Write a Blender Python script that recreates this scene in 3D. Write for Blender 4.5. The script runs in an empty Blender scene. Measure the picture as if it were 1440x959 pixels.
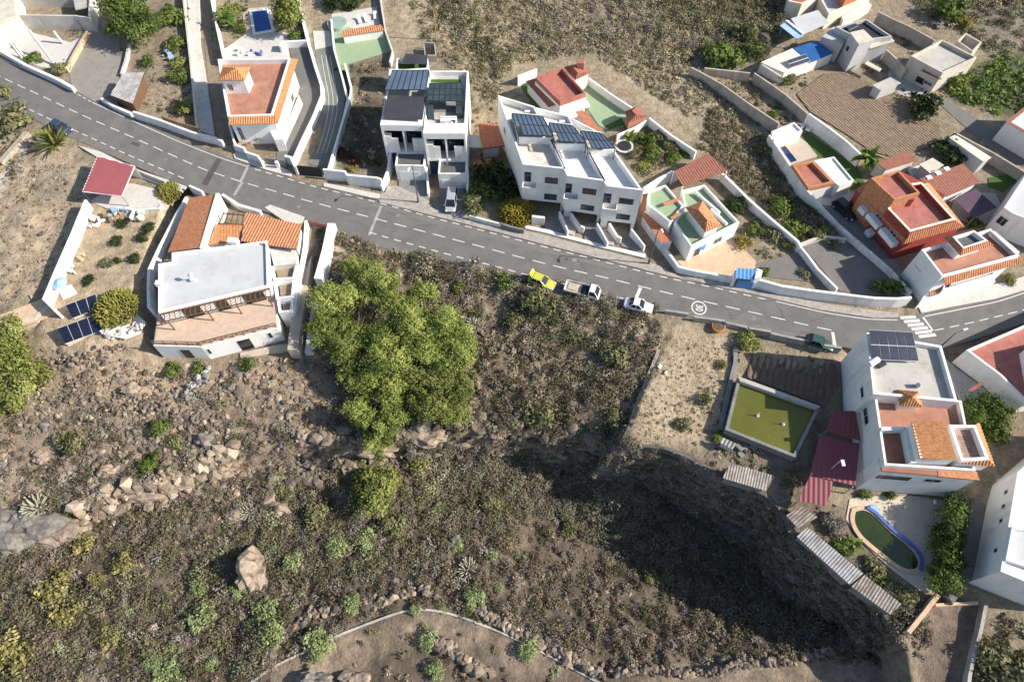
import bpy, math, random
import numpy as np
from mathutils import Vector
random.seed(7); RNG = np.random.default_rng(7)
SC = bpy.context.scene
COL = SC.collection
# ---------------------------------------------------------------- camera geometry (used to measure real places)
CAM_H = 85.0; F = 960.0; TH = math.radians(30); CO, SI = math.cos(TH), math.sin(TH)
def W(u, v, z=0.0):
    """world point at height z seen at photo pixel (u, v)"""
    x = (u-720)/F; y = -(v-479.5)/F
    d = (x, y*CO+SI, y*SI-CO); t = (z-CAM_H)/d[2]
    return Vector((d[0]*t, d[1]*t, z))
def XY(u, v, z=0.0):
    p = W(u, v, z); return (p.x, p.y)
def PX(pts, z=0.0, du=0, dv=0, k=1.0):
    """list of zoom pixels -> list of xy"""
    return [XY(du+a/k, dv+b/k, z) for a, b in pts]
def Z(ox, oy, k, pts):
    return [(ox+a/k, oy+b/k) for a, b in pts]
# ---------------------------------------------------------------- materials
MATS = {}
def mat(name, c, rough=0.85, var=0.12, scale=0.6, bump=0.0, bscale=6.0, c2=None, spec=0.3, stain=0.0, metal=0.0):
    m = bpy.data.materials.new(name); m.use_nodes = True
    nt = m.node_tree; N = nt.nodes; L = nt.links
    b = N['Principled BSDF']; b.inputs['Roughness'].default_value = rough
    b.inputs['Specular IOR Level'].default_value = spec; b.inputs['Metallic'].default_value = metal
    tc = N.new('ShaderNodeTexCoord')
    n1 = N.new('ShaderNodeTexNoise'); n1.inputs['Scale'].default_value = scale; n1.inputs['Detail'].default_value = 8; n1.inputs['Roughness'].default_value = .65
    L.new(tc.outputs['Object'], n1.inputs['Vector'])
    r = N.new('ShaderNodeValToRGB'); r.color_ramp.elements[0].position = .3; r.color_ramp.elements[1].position = .7
    c2 = c2 or tuple(max(0, x*(1-2*var)) for x in c)
    hi = tuple(min(1, x*(1+var)) for x in c)
    r.color_ramp.elements[0].color = (*c2, 1); r.color_ramp.elements[1].color = (*hi, 1)
    L.new(n1.outputs['Fac'], r.inputs['Fac']); out = r.outputs['Color']
    if stain > 0:
        n2 = N.new('ShaderNodeTexNoise'); n2.inputs['Scale'].default_value = scale*.35+.05; n2.inputs['Detail'].default_value = 10; n2.inputs['Roughness'].default_value = .75
        mp = N.new('ShaderNodeMapping'); mp.inputs['Scale'].default_value = (2.2, 2.2, .5); L.new(tc.outputs['Object'], mp.inputs['Vector']); L.new(mp.outputs['Vector'], n2.inputs['Vector'])
        r2 = N.new('ShaderNodeValToRGB'); r2.color_ramp.elements[0].position = .5; r2.color_ramp.elements[1].position = .68
        r2.color_ramp.elements[0].color = (1, 1, 1, 1); k = 1-stain; r2.color_ramp.elements[1].color = (k, k*.96, k*.9, 1)
        mx = N.new('ShaderNodeMix'); mx.data_type = 'RGBA'; mx.blend_type = 'MULTIPLY'; mx.inputs['Factor'].default_value = 1
        L.new(n2.outputs['Fac'], r2.inputs['Fac']); L.new(out, mx.inputs[6]); L.new(r2.outputs['Color'], mx.inputs[7]); out = mx.outputs[2]
    L.new(out, b.inputs['Base Color'])
    if bump > 0:
        nb = N.new('ShaderNodeTexNoise'); nb.inputs['Scale'].default_value = bscale; nb.inputs['Detail'].default_value = 6
        L.new(tc.outputs['Object'], nb.inputs['Vector'])
        bp = N.new('ShaderNodeBump'); bp.inputs['Strength'].default_value = bump; bp.inputs['Distance'].default_value = .15
        L.new(nb.outputs['Fac'], bp.inputs['Height']); L.new(bp.outputs['Normal'], b.inputs['Normal'])
    MATS[name] = m; return m
def brickmat(name, c, mortar, scale, rough=.9, w=.5, h=.25, var=.25):
    m = bpy.data.materials.new(name); m.use_nodes = True; nt = m.node_tree; N = nt.nodes; L = nt.links
    b = N['Principled BSDF']; b.inputs['Roughness'].default_value = rough
    tc = N.new('ShaderNodeTexCoord'); br = N.new('ShaderNodeTexBrick')
    br.inputs['Color1'].default_value = (*c, 1); br.inputs['Color2'].default_value = (*[x*(1-var) for x in c], 1); br.inputs['Mortar'].default_value = (*mortar, 1)
    br.inputs['Scale'].default_value = scale; br.inputs['Brick Width'].default_value = w; br.inputs['Row Height'].default_value = h; br.inputs['Mortar Size'].default_value = .02
    L.new(tc.outputs['Object'], br.inputs['Vector'])
    n = N.new('ShaderNodeTexNoise'); n.inputs['Scale'].default_value = .5; n.inputs['Detail'].default_value = 8
    L.new(tc.outputs['Object'], n.inputs['Vector'])
    mx = N.new('ShaderNodeMix'); mx.data_type = 'RGBA'; mx.blend_type = 'OVERLAY'; mx.inputs['Factor'].default_value = .6
    L.new(br.outputs['Color'], mx.inputs[6]); L.new(n.outputs['Fac'], mx.inputs[7]); L.new(mx.outputs[2], b.inputs['Base Color'])
    MATS[name] = m
def colmat(name, attr, rough=.9, trans=0.0, var=.15, nscale=1.2, bump=0.0, bscale=3.0):
    """colour from a per-vertex attribute (soil kind, leaf colour), broken up by noise"""
    m = bpy.data.materials.new(name); m.use_nodes = True; nt = m.node_tree; N = nt.nodes; L = nt.links
    b = N['Principled BSDF']; b.inputs['Roughness'].default_value = rough; b.inputs['Specular IOR Level'].default_value = .15
    a = N.new('ShaderNodeAttribute'); a.attribute_name = attr
    out = a.outputs['Color']
    if var > 0:
        tc = N.new('ShaderNodeTexCoord'); n = N.new('ShaderNodeTexNoise'); n.inputs['Scale'].default_value = nscale; n.inputs['Detail'].default_value = 12; n.inputs['Roughness'].default_value = .72
        L.new(tc.outputs['Object'], n.inputs['Vector'])
        r = N.new('ShaderNodeMapRange'); r.inputs['From Min'].default_value = .3; r.inputs['From Max'].default_value = .7
        r.inputs['To Min'].default_value = 1-2.2*var; r.inputs['To Max'].default_value = 1+1.6*var; L.new(n.outputs['Fac'], r.inputs['Value'])
        mx = N.new('ShaderNodeVectorMath'); mx.operation = 'SCALE'; L.new(out, mx.inputs[0]); L.new(r.outputs['Result'], mx.inputs['Scale']); out = mx.outputs[0]
        if bump > 0:
            n2 = N.new('ShaderNodeTexNoise'); n2.inputs['Scale'].default_value = bscale; n2.inputs['Detail'].default_value = 10; n2.inputs['Roughness'].default_value = .7
            L.new(tc.outputs['Object'], n2.inputs['Vector'])
            bp = N.new('ShaderNodeBump'); bp.inputs['Strength'].default_value = bump; bp.inputs['Distance'].default_value = .4
            L.new(n2.outputs['Fac'], bp.inputs['Height']); L.new(bp.outputs['Normal'], b.inputs['Normal'])
    L.new(out, b.inputs['Base Color'])
    if trans > 0:
        t = N.new('ShaderNodeBsdfTranslucent'); L.new(out, t.inputs['Color']); mxs = N.new('ShaderNodeMixShader'); mxs.inputs[0].default_value = trans
        L.new(b.outputs[0], mxs.inputs[1]); L.new(t.outputs[0], mxs.inputs[2]); L.new(mxs.outputs[0], N['Material Output'].inputs['Surface'])
    MATS[name] = m
mat('white', (.78, .77, .75), .8, .04, .5, stain=.22)
mat('whitebright', (.80, .80, .79), .8, .03, .5, stain=.15)
mat('whitedirty', (.72, .71, .68), .85, .06, .6, stain=.3)
mat('cream', (.74, .68, .55), .85, .05, .5, stain=.15)
mat('beige', (.58, .53, .45), .88, .08, .5, stain=.25)
mat('greywall', (.48, .48, .48), .88, .06, .5, stain=.2)
mat('concrete', (.44, .42, .385), .9, .12, .5, .2, 5, stain=.3)
mat('concretedark', (.24, .235, .23), .9, .14, .6, .2, 5, stain=.3)
mat('concretelight', (.58, .56, .52), .9, .1, .5, .15, 5, stain=.25)
mat('terrfloor', (.42, .21, .145), .85, .12, .5, stain=.28)
mat('terrbrown', (.33, .15, .095), .85, .1, .5, stain=.15)
mat('tile', (.56, .26, .11), .85, .16, 2.5, c2=(.34, .15, .07), stain=.3)
mat('tilered', (.46, .18, .10), .85, .16, 2.0, c2=(.32, .12, .07), stain=.3)
mat('tileorange', (.54, .245, .125), .85, .15, 2.5, c2=(.33, .145, .075), stain=.3)
mat('tilebrown', (.30, .125, .085), .85, .12, 1.5, c2=(.22, .09, .065))
mat('redroof', (.42, .16, .13), .85, .14, .5, stain=.3)
mat('redpaint', (.33, .06, .05), .8, .1, .5, stain=.1)
mat('redmetal', (.34, .10, .105), .55, .06, .4)
mat('maroon', (.19, .055, .068), .55, .1, .4, c2=(.19, .05, .06))
mat('greyroof', (.50, .51, .52), .8, .04, .4, stain=.12)
mat('lightroof', (.47, .45, .41), .85, .08, .4, stain=.3)
mat('rowroof', (.66, .62, .56), .85, .1, .35, stain=.3)
mat('peach', (.56, .42, .32), .9, .08, 1.5, stain=.15)
mat('lanegrey', (.29, .265, .235), .9, .12, .4, .2, 5, stain=.4)
mat('gravelroof', (.13, .13, .135), .95, .25, 6)
mat('greenfloor', (.30, .39, .245), .85, .06, .5, stain=.15)
mat('greendeep', (.235, .32, .185), .85, .08, .5, stain=.1)
mat('turf', (.07, .13, .03), .95, .2, 4, .4, 12)
mat('patio', (.60, .52, .41), .9, .08, 1.2, stain=.15)
mat('deck', (.50, .43, .34), .9, .08, .6, stain=.2)
mat('decktan', (.60, .43, .29), .9, .1, 1.2, stain=.15)
mat('woodbrown', (.15, .085, .05), .8, .15, 3)
mat('wood', (.34, .22, .12), .85, .2, 3)
mat('charcoal', (.035, .036, .042), .6, .15, .8)
mat('awning', (.05, .05, .062), .8, .12, .6)
mat('steel', (.42, .44, .46), .45, .1, 1, metal=.6)
mat('corrgrey', (.40, .40, .40), .65, .18, .7, c2=(.27, .25, .23), stain=.4)
mat('corrrust', (.36, .335, .31), .75, .2, .9, c2=(.22, .16, .115), stain=.45)
mat('bluepaint', (.10, .28, .58), .6, .06, .5)
mat('bluesheet', (.03, .13, .36), .5, .12, .6)
mat('bluepale', (.35, .52, .75), .6, .08, .6)
mat('purplefloor', (.11, .07, .10), .9, .1, .5)
mat('purplecloth', (.16, .13, .42), .8, .1, .8)
mat('pinkcloth', (.5, .2, .25), .8, .1, .8)
mat('glass', (.018, .022, .028), .08, .1, .4, spec=.6)
mat('panelglass', (.10, .145, .21), .18, .12, .3, spec=.6)
mat('panelglassdark', (.05, .075, .085), .2, .2, .3, spec=.5)
mat('solar', (.012, .016, .034), .15, .15, .4, spec=.6)
mat('solargrey', (.055, .06, .085), .2, .15, .4, spec=.5)
mat('alu', (.55, .56, .58), .5, .05, 1)
mat('water', (.03, .05, .012), .06, .2, .3, spec=.5)
mat('pondwater', (.125, .128, .028), .14, .12, .12, spec=.3, stain=.15)
mat('poolblue', (.012, .07, .28), .1, .15, .3, spec=.5)
mat('poolnavy', (.012, .03, .12), .1, .15, .3, spec=.5)
mat('poolgreen', (.30, .38, .33), .2, .1, .3)
mat('pooltileblue', (.10, .16, .42), .4, .1, 1)
mat('asphalt', (.165, .158, .152), .9, .09, .35, .25, 14, stain=.16)
mat('asphaltold', (.19, .18, .17), .9, .12, .5, .25, 10, stain=.25)
mat('paintwhite', (.66, .65, .62), .8, .1, 3, stain=.25)
mat('paintworn', (.45, .41, .36), .85, .25, 3)
mat('paver', (.40, .365, .33), .9, .14, 1.5, .15, 8, stain=.35)
mat('dirt', (.29, .225, .165), .95, .15, .8, .5, 4)
mat('dirtdark', (.13, .10, .08), .95, .18, .8, .5, 4)
mat('sand', (.44, .345, .235), .95, .12, .8, .4, 5)
mat('asphaltdark', (.085, .08, .078), .9, .1, .6)
mat('greylane', (.19, .205, .185), .9, .12, .5, stain=.25)
mat('furrow', (.285, .21, .145), .95, .15, 1.2, .5, 6)
mat('furrowdark', (.17, .115, .085), .95, .15, 1.2, .5, 6)
mat('bark', (.13, .10, .075), .95, .2, 4, .4, 10)
mat('rock', (.36, .28, .21), .95, .2, 1.2, 1.0, 1.5, c2=(.15, .12, .10), stain=.25)
mat('rockgrey', (.25, .225, .20), .95, .2, 1.2, 1.0, 1.5, c2=(.10, .09, .08), stain=.3)
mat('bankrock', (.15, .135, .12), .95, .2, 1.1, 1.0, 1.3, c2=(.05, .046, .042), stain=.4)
mat('stone', (.40, .34, .27), .95, .2, 1.5, .5, 5, c2=(.25, .21, .17))
mat('carwhite', (.75, .76, .77), .25, .02, 1, spec=.5)
mat('carsilver', (.48, .50, .52), .28, .03, 1, spec=.5, metal=.3)
mat('carblack', (.022, .026, .034), .22, .05, 1, spec=.5)
mat('carnavy', (.035, .06, .11), .22, .05, 1, spec=.5)
mat('caryellow', (.52, .50, .08), .3, .03, 1, spec=.5)
mat('cargreen', (.03, .09, .08), .3, .03, 1, spec=.5)
mat('rubber', (.02, .02, .02), .9, .1, 2)
mat('skin', (.45, .27, .19), .6, .05, 3)
mat('clothdark', (.05, .055, .07), .9, .1, 3)
mat('clothgrey', (.28, .27, .27), .9, .1, 3)
mat('hair', (.03, .02, .015), .7, .1, 3)
mat('orangepaint', (.60, .25, .03), .6, .08, 1)
mat('redlamp', (.35, .02, .02), .3, .05, 1)
mat('pole', (.10, .10, .105), .6, .1, 1)
brickmat('blockwall', (.36, .34, .315), (.26, .25, .235), 1.0, w=.5, h=.25, var=.18)
brickmat('blockwarm', (.47, .41, .35), (.36, .32, .28), 1.0, w=.6, h=.3, var=.15)
brickmat('crazypaving', (.40, .25, .19), (.5, .42, .36), 1.0, w=.9, h=.8, var=.3)
colmat('soilmat', 'soil', .95, 0, .22, .9, .9, 2.2)
colmat('leafmat', 'leaf', .75, .22, 0)
colmat('scrubmat', 'leaf', .85, .12, 0)
colmat('stonesmat', 'leaf', .95, 0, .15, 2, .4, 6)
M_ = MATS
# ---------------------------------------------------------------- tagging
def tag(o, label=None, cat=None, group=None, kind=None):
    if label: o['label'] = label
    if cat: o['category'] = cat
    if group: o['group'] = group
    if kind: o['kind'] = kind
    return o
def thing(name, label, cat, loc=(0, 0, 0), group=None):
    o = bpy.data.objects.new(name, None); COL.objects.link(o); o.location = loc; o.empty_display_size = .5
    return tag(o, label, cat, group)
def ccw(p):
    a = sum(p[i][0]*p[(i+1) % len(p)][1]-p[(i+1) % len(p)][0]*p[i][1] for i in range(len(p)))
    return list(p) if a > 0 else list(p)[::-1]
def inset(poly, d):
    n = len(poly); out = []
    for i in range(n):
        p0 = Vector(poly[i-1][:2]); p1 = Vector(poly[i][:2]); p2 = Vector(poly[(i+1) % n][:2])
        e1 = (p1-p0).normalized(); e2 = (p2-p1).normalized(); n1 = Vector((-e1.y, e1.x)); n2 = Vector((-e2.y, e2.x))
        m = n1+n2; k = max(.35, m.dot(n1)) if m.length > 1e-6 else 1
        q = p1+m*(d/k); out.append((q.x, q.y))
    return out
class MB:
    def __init__(s): s.v = []; s.f = []; s.sm = False
    def add(s, vs, fs):
        b = len(s.v); s.v += [tuple(v) for v in vs]; s.f += [tuple(i+b for i in f) for f in fs]; return s
    def prism(s, poly, z0, z1):
        poly = ccw(poly); n = len(poly)
        z0 = z0 if isinstance(z0, (list, tuple)) else [z0]*n; z1 = z1 if isinstance(z1, (list, tuple)) else [z1]*n
        s.add([(p[0], p[1], z) for p, z in zip(poly, z0)]+[(p[0], p[1], z) for p, z in zip(poly, z1)],
              [tuple(range(n-1, -1, -1)), tuple(range(n, 2*n))]+[(i, (i+1) % n, n+(i+1) % n, n+i) for i in range(n)]); return s
    def ring(s, outer, t, z0, z1):
        outer = ccw(outer); inn = inset(outer, t); n = len(outer)
        vs = [(p[0], p[1], z) for z, P in ((z0, outer), (z1, outer), (z0, inn), (z1, inn)) for p in P]; fs = []
        for i in range(n):
            j = (i+1) % n
            fs += [(i, j, n+j, n+i), (n+i, n+j, 3*n+j, 3*n+i), (3*n+i, 3*n+j, 2*n+j, 2*n+i), (2*n+i, 2*n+j, j, i)]
        s.add(vs, fs); return s
    def box(s, c, size, rz=0.0):
        hx, hy, hz = size[0]/2, size[1]/2, size[2]/2; cr, sr = math.cos(rz), math.sin(rz)
        vs = [(c[0]+x*cr-y*sr, c[1]+x*sr+y*cr, c[2]+z) for z in (-hz, hz) for x, y in ((-hx, -hy), (hx, -hy), (hx, hy), (-hx, hy))]
        s.add(vs, [(3, 2, 1, 0), (4, 5, 6, 7), (0, 1, 5, 4), (1, 2, 6, 5), (2, 3, 7, 6), (3, 0, 4, 7)]); return s
    def solid(s, q, up):
        """slab: polygon of 3-D points thickened by vector up"""
        n = len(q); up = Vector(up); a = [Vector(x) for x in q]
        s.add(a+[x+up for x in a], [tuple(range(n-1, -1, -1)), tuple(range(n, 2*n))]+[(i, (i+1) % n, n+(i+1) % n, n+i) for i in range(n)]); return s
    def tube(s, a, b, r, r2=None, n=8):
        a = Vector(a); b = Vector(b); d = (b-a).normalized(); r2 = r if r2 is None else r2
        u = d.cross(Vector((0, 0, 1)) if abs(d.z) < .9 else Vector((1, 0, 0))).normalized(); w = d.cross(u)
        ring = lambda c, R: [c+u*(R*math.cos(2*math.pi*i/n))+w*(R*math.sin(2*math.pi*i/n)) for i in range(n)]
        s.add(ring(a, r)+ring(b, r2), [(i, (i+1) % n, n+(i+1) % n, n+i) for i in range(n)]+[tuple(range(n-1, -1, -1)), tuple(range(n, 2*n))]); return s
    def bar(s, a, b, w, h):
        """rectangular bar between two points"""
        a = Vector(a); b = Vector(b); d = (b-a).normalized(); sd = Vector((-d.y, d.x, 0)); sd = sd.normalized() if sd.length > 1e-6 else Vector((1, 0, 0))
        up = sd.cross(d)*-1 if False else d.cross(sd)
        q = lambda c: [c+sd*(w/2)*i+up*(h/2)*j for i, j in ((-1, -1), (1, -1), (1, 1), (-1, 1))]
        s.add(q(a)+q(b), [(3, 2, 1, 0), (4, 5, 6, 7), (0, 1, 5, 4), (1, 2, 6, 5), (2, 3, 7, 6), (3, 0, 4, 7)]); return s
    def ribs(s, a, b, c, d, pitch=.4, amp=.07, th=.08, flat=False):
        """ribbed sheet (tiles / corrugated): a-b low edge, d-c high edge; ribs run up the slope"""
        a, b, c, d = map(Vector, (a, b, c, d)); e = (b-a); Ln = e.length; e.normalize()
        nrm = e.cross((d-a) if (d-a).length > (c-b).length else (c-b)).normalized()
        if nrm.z < 0: nrm = -nrm
        g = nrm.cross(e); g = g if g.dot((c+d)/2-(a+b)/2) > 0 else -g
        pl = [((p-a).dot(e), (p-a).dot(g)) for p in (a, d, c, b)]
        s0 = min(p[0] for p in pl); s1 = max(p[0] for p in pl); n = max(2, int((s1-s0)/pitch)); seg = 6
        prof = [0, .75, 1, .75, 0, -.15] if not flat else [0, 0, 0, 0, 1, 1]
        def span(x):
            ys = []
            for i in range(4):
                (x0, y0), (x1, y1) = pl[i], pl[(i+1) % 4]
                if abs(x1-x0) < 1e-6:
                    if abs(x-x0) < 1e-4: ys += [y0, y1]
                elif min(x0, x1)-1e-6 <= x <= max(x0, x1)+1e-6: ys.append(y0+(y1-y0)*(x-x0)/(x1-x0))
            return (min(ys), max(ys)) if ys else (0, 0)
        vs = []; m = n*seg
        for i in range(m+1):
            x = s0+(s1-s0)*i/m; lo, hi = span(x); hgt = nrm*(prof[i % seg]*amp)
            vs += [a+e*x+g*lo+hgt, a+e*x+g*hi+hgt, a+e*x+g*hi-nrm*th, a+e*x+g*lo-nrm*th]
        fs = []
        for i in range(m):
            k = i*4; q = k+4; fs += [(k, q, q+1, k+1), (k+1, q+1, q+2, k+2), (k+2, q+2, q+3, k+3), (k+3, q+3, q, k)]
        fs += [(0, 1, 2, 3), (4*m+3, 4*m+2, 4*m+1, 4*m)]
        s.add(vs, fs); return s
    def build(s, name, m, parent=None, label=None, cat=None, group=None, kind=None, smooth=False, origin=None):
        me = bpy.data.meshes.new(name)
        if parent is not None:
            off = Vector((0, 0, 0)); p = parent
            while p is not None: off += Vector(p.location); p = p.parent
        elif origin is not None: off = Vector(origin)
        else:
            A = np.array(s.v); off = Vector((float(A[:, 0].mean()), float(A[:, 1].mean()), float(A[:, 2].min())))
        me.from_pydata([(v[0]-off.x, v[1]-off.y, v[2]-off.z) for v in s.v], [], s.f)
        mm = M_[m] if isinstance(m, str) else m
        me.materials.append(mm)
        if smooth: me.shade_smooth()
        me.update()
        o = bpy.data.objects.new(name, me); COL.objects.link(o)
        if parent is not None: o.parent = parent
        else: o.location = off
        return tag(o, label, cat, group, kind)
def part(name, m, parent, fn):
    b = MB(); fn(b); return b.build(name, m, parent)
# ---------------------------------------------------------------- building helpers
def flatroof(root, poly, zt, zb, ph=.9, t=.25, wall='white', floor='terrfloor', wname='wall', rname='roof', cap=None):
    poly = ccw(poly)
    w = MB().ring(poly, t, zb, zt).build(wname, wall, root)
    r = MB().prism(inset(poly, t*.6), zt-ph-.2, zt-ph).build(rname, floor, root)
    if cap:
        MB().ring(inset(poly, -.06), t+.12, zt, zt+.08).build('parapet_cap', cap, root)
    return w, r
def onwall(A, B, u, v):
    A = Vector((A[0], A[1], 0)); B = Vector((B[0], B[1], 0)); e = (B-A).normalized(); n = Vector((e.y, -e.x, 0))
    o = Vector((0, 0, CAM_H)); d = W(u, v, 0)-o
    t = (A-o).dot(n)/d.dot(n); p = o+d*t
    return (p-A).dot(e), p.z
def opening(root, A, B, p0, p1, name='window', frame='alu', pane='glass', fw=.09, out=.06, panes=2, sub='pane', zr=None):
    """window / door on wall A->B (seen from outside left to right) from two photo pixels"""
    s0, z1 = onwall(A, B, *p0); s1, z0 = onwall(A, B, *p1)
    if zr: z0, z1 = zr
    if s1 < s0: s0, s1 = s1, s0
    if z1 < z0: z0, z1 = z1, z0
    return opening_s(root, A, B, s0, s1, z0, z1, name, frame, pane, fw, out, panes, sub)
def opening_s(root, A, B, s0, s1, z0, z1, name='window', frame='alu', pane='glass', fw=.09, out=.06, panes=2, sub='pane'):
    A = Vector((A[0], A[1], 0)); B = Vector((B[0], B[1], 0)); e = (B-A).normalized(); n = Vector((e.y, -e.x, 0))
    P = lambda s, z, k: A+e*s+n*k+Vector((0, 0, z))
    f = MB()
    for (a, b, c, d) in ((s0-fw, s1+fw, z0-fw, z0), (s0-fw, s1+fw, z1, z1+fw), (s0-fw, s0, z0, z1), (s1, s1+fw, z0, z1)):
        f.solid([P(a, c, -.04), P(b, c, -.04), P(b, d, -.04), P(a, d, -.04)], n*(out+.04))
    for i in range(1, panes):
        x = s0+(s1-s0)*i/panes; f.solid([P(x-.03, z0, -.04), P(x+.03, z0, -.04), P(x+.03, z1, -.04), P(x-.03, z1, -.04)], n*(out+.02))
    o = f.build(name, frame, root)
    MB().solid([P(s0, z0, -.03), P(s1, z0, -.03), P(s1, z1, -.03), P(s0, z1, -.03)], n*.045).build(sub, pane, o)
    return o
def line_offset(pts, t):
    n = len(pts); L = []; R = []
    for i in range(n):
        p = Vector(pts[i][:2]); d1 = (p-Vector(pts[i-1][:2])) if i > 0 else (Vector(pts[i+1][:2])-p); d2 = (Vector(pts[i+1][:2])-p) if i < n-1 else d1
        d1 = d1.normalized(); d2 = d2.normalized(); m = Vector((-d1.y-d2.y, d1.x+d2.x)); m.normalize()
        k = t/max(.4, m.dot(Vector((-d1.y, d1.x)))); L.append(p+m*k); R.append(p-m*k)
    return L, R
def strip(b, pts, t, z0, z1):
    """wall body along a polyline; z0, z1 numbers or per-point lists"""
    n = len(pts); L, R = line_offset(pts, t/2)
    z0 = z0 if isinstance(z0, (list, tuple)) else [z0]*n; z1 = z1 if isinstance(z1, (list, tuple)) else [z1]*n
    vs = []
    for i in range(n): vs += [(L[i].x, L[i].y, z0[i]), (R[i].x, R[i].y, z0[i]), (R[i].x, R[i].y, z1[i]), (L[i].x, L[i].y, z1[i])]
    fs = [(0, 3, 2, 1), (4*n-4, 4*n-3, 4*n-2, 4*n-1)]
    for i in range(n-1):
        k = 4*i; q = k+4; fs += [(k, k+1, q+1, q), (k+1, k+2, q+2, q+1), (k+2, k+3, q+3, q+2), (k+3, k, q, q+3)]
    b.add(vs, fs); return b
# ================================================================ TERRAIN
def vnoise(x, y, sc, seed):
    r = np.random.default_rng(seed); T = r.random((256, 256))
    X = x/sc+1000.3; Y = y/sc+1000.7; xi = np.floor(X).astype(int); yi = np.floor(Y).astype(int); fx = X-xi; fy = Y-yi
    fx = fx*fx*(3-2*fx); fy = fy*fy*(3-2*fy); g = lambda a, b: T[a % 256, b % 256]
    return (g(xi, yi)*(1-fx)+g(xi+1, yi)*fx)*(1-fy)+(g(xi, yi+1)*(1-fx)+g(xi+1, yi+1)*fx)*fy
def fbm(x, y, sc, seed, o=4):
    t = 0; a = 1; s = 0
    for i in range(o): t = t+a*vnoise(x, y, sc/2**i, seed+i); s += a; a *= .55
    return t/s-.5
def inpoly(x, y, poly):
    c = np.zeros(x.shape, bool); n = len(poly)
    for i in range(n):
        x0, y0 = poly[i]; x1, y1 = poly[(i+1) % n]
        if abs(y1-y0) < 1e-9: continue
        k = ((y0 > y) != (y1 > y)) & (x < (x1-x0)*(y-y0)/(y1-y0)+x0); c ^= k
    return c
class RBF:
    def __init__(s, pts):
        P = np.array([[*XY(u, v, z), z] for u, v, z in pts]); s.p = P[:, :2]; n = len(P)
        d = np.linalg.norm(s.p[:, None]-s.p[None], axis=2); A = np.zeros((n+3, n+3)); A[:n, :n] = d+np.eye(n)*-.3
        A[:n, n] = 1; A[:n, n+1:] = s.p; A[n, :n] = 1; A[n+1:, :n] = s.p.T
        s.w = np.linalg.solve(A, np.concatenate([P[:, 2], np.zeros(3)])); s.n = n
    def __call__(s, x, y):
        z = s.w[s.n]+s.w[s.n+1]*x+s.w[s.n+2]*y
        for i in range(s.n): z = z+s.w[i]*np.hypot(x-s.p[i, 0], y-s.p[i, 1])
        return z
low_pts = [(-150,100,0),(0,150,0),(120,205,0),(230,262,0),(340,293,0),(430,318,0),(520,348,0),(610,370,0),(700,394,0),(780,411,0),(850,428,0),(920,440,0),(980,452,-.2),
 (-200,300,-.5),(0,240,-.5),(100,240,-.3),(0,330,-.8),(100,400,-.9),(30,440,-1),(180,300,-.4),(150,400,-.8),(190,470,-1.4),(110,490,-1.6),(60,500,-2.2),(0,520,-3),(-200,520,-3),
 (225,508,-3.4),(310,510,-3.6),(400,495,-3.6),(440,490,-3.2),(450,330,-.3),(447,400,-1.6),(215,400,-.6),(205,470,-1.6),
 (150,540,-3.6),(240,540,-4),(340,540,-4.2),(420,540,-4.6),(60,560,-4.4),(0,600,-5.8),(100,620,-6.8),(200,610,-6.3),(300,600,-5.8),(400,600,-6.2),(-200,640,-6.5),
 (480,380,-1),(560,400,-1.4),(640,410,-1),(480,480,-4),(560,500,-4.5),(640,480,-3.6),(700,430,-1.2),(720,490,-3),(800,450,-1.4),(800,520,-4),(860,480,-1.6),(860,560,-3.6),(905,500,-1.4),(885,570,-2.6),(868,605,-5),(700,560,-5.8),(760,590,-6.3),(560,590,-6.6),(480,580,-6.3),(640,590,-6.6),
 (0,680,-7.3),(120,700,-7.8),(230,690,-7.8),(300,660,-7.3),(400,635,-7),(480,640,-7),(560,625,-7),(640,615,-7),(720,610,-7),(800,615,-7),(850,630,-7.4),(-200,720,-7.8),
 (0,780,-9.8),(150,730,-9.6),(250,715,-9.6),(320,690,-9.6),(420,670,-9.6),(500,675,-9.6),(560,648,-10.6),(640,638,-11.3),(720,634,-11.8),(800,641,-12),(845,672,-11.5),(-200,800,-10),
 (100,850,-10.6),(300,800,-11),(500,760,-11.4),(700,740,-13),(850,750,-16.5),(1000,790,-17),(1150,870,-14.5),(930,712,-16),(1040,765,-16.5),(1110,822,-16),(1200,876,-13.5),(780,690,-15),
 (50,950,-10.6),(250,900,-10.6),(400,930,-10.2),(560,870,-10.4),(650,860,-10.6),(760,920,-10.8),(900,950,-10.6),(1050,940,-10.2),(1200,920,-10),(1300,1000,-9),(1500,1050,-9),(400,1050,-10),(900,1100,-10.5),(-200,1000,-10.5)]
hi_pts = [(950,452,-.2),(1000,458,-.5),(1050,466,-.5),(1120,480,-.5),(1183,495,-.7),(900,600,-1.6),(880,625,-1.8),(940,560,-1.4),(1000,560,-1.3),(1000,640,-1.8),(1100,660,-2),(1150,580,-1.6),(1200,690,-2.4),(1120,735,-2.5),(1200,815,-2.8),(1262,890,-3.2),(1250,780,-2.8),(1330,700,-2.8),(1320,830,-3),
 (1380,700,-2.2),(1370,780,-3),(1340,860,-4),(1300,950,-5),(1440,870,-3),(1440,700,-1.3),(1400,600,-.8),(1440,950,-4),(1320,490,0),(1400,470,0),(1440,450,0),(1600,400,0),(1600,700,-1),(1600,1000,-4),(1300,1050,-6)]
low = RBF(low_pts); hi = RBF(hi_pts)
cliff_px = [(926,497,-1),(905,545,-1.2),(884,600,-1.5),(873,624,-1.8),(900,628,-1.8),(933,631,-1.8),(966,643,-1.8),(1000,664,-1.9),(1041,681,-2),(1075,697,-2.1),(1103,722,-2.4),(1123,752,-2.5),(1146,783,-2.6),(1196,823,-2.8),(1236,857,-3),(1266,896,-3.2)]
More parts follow.
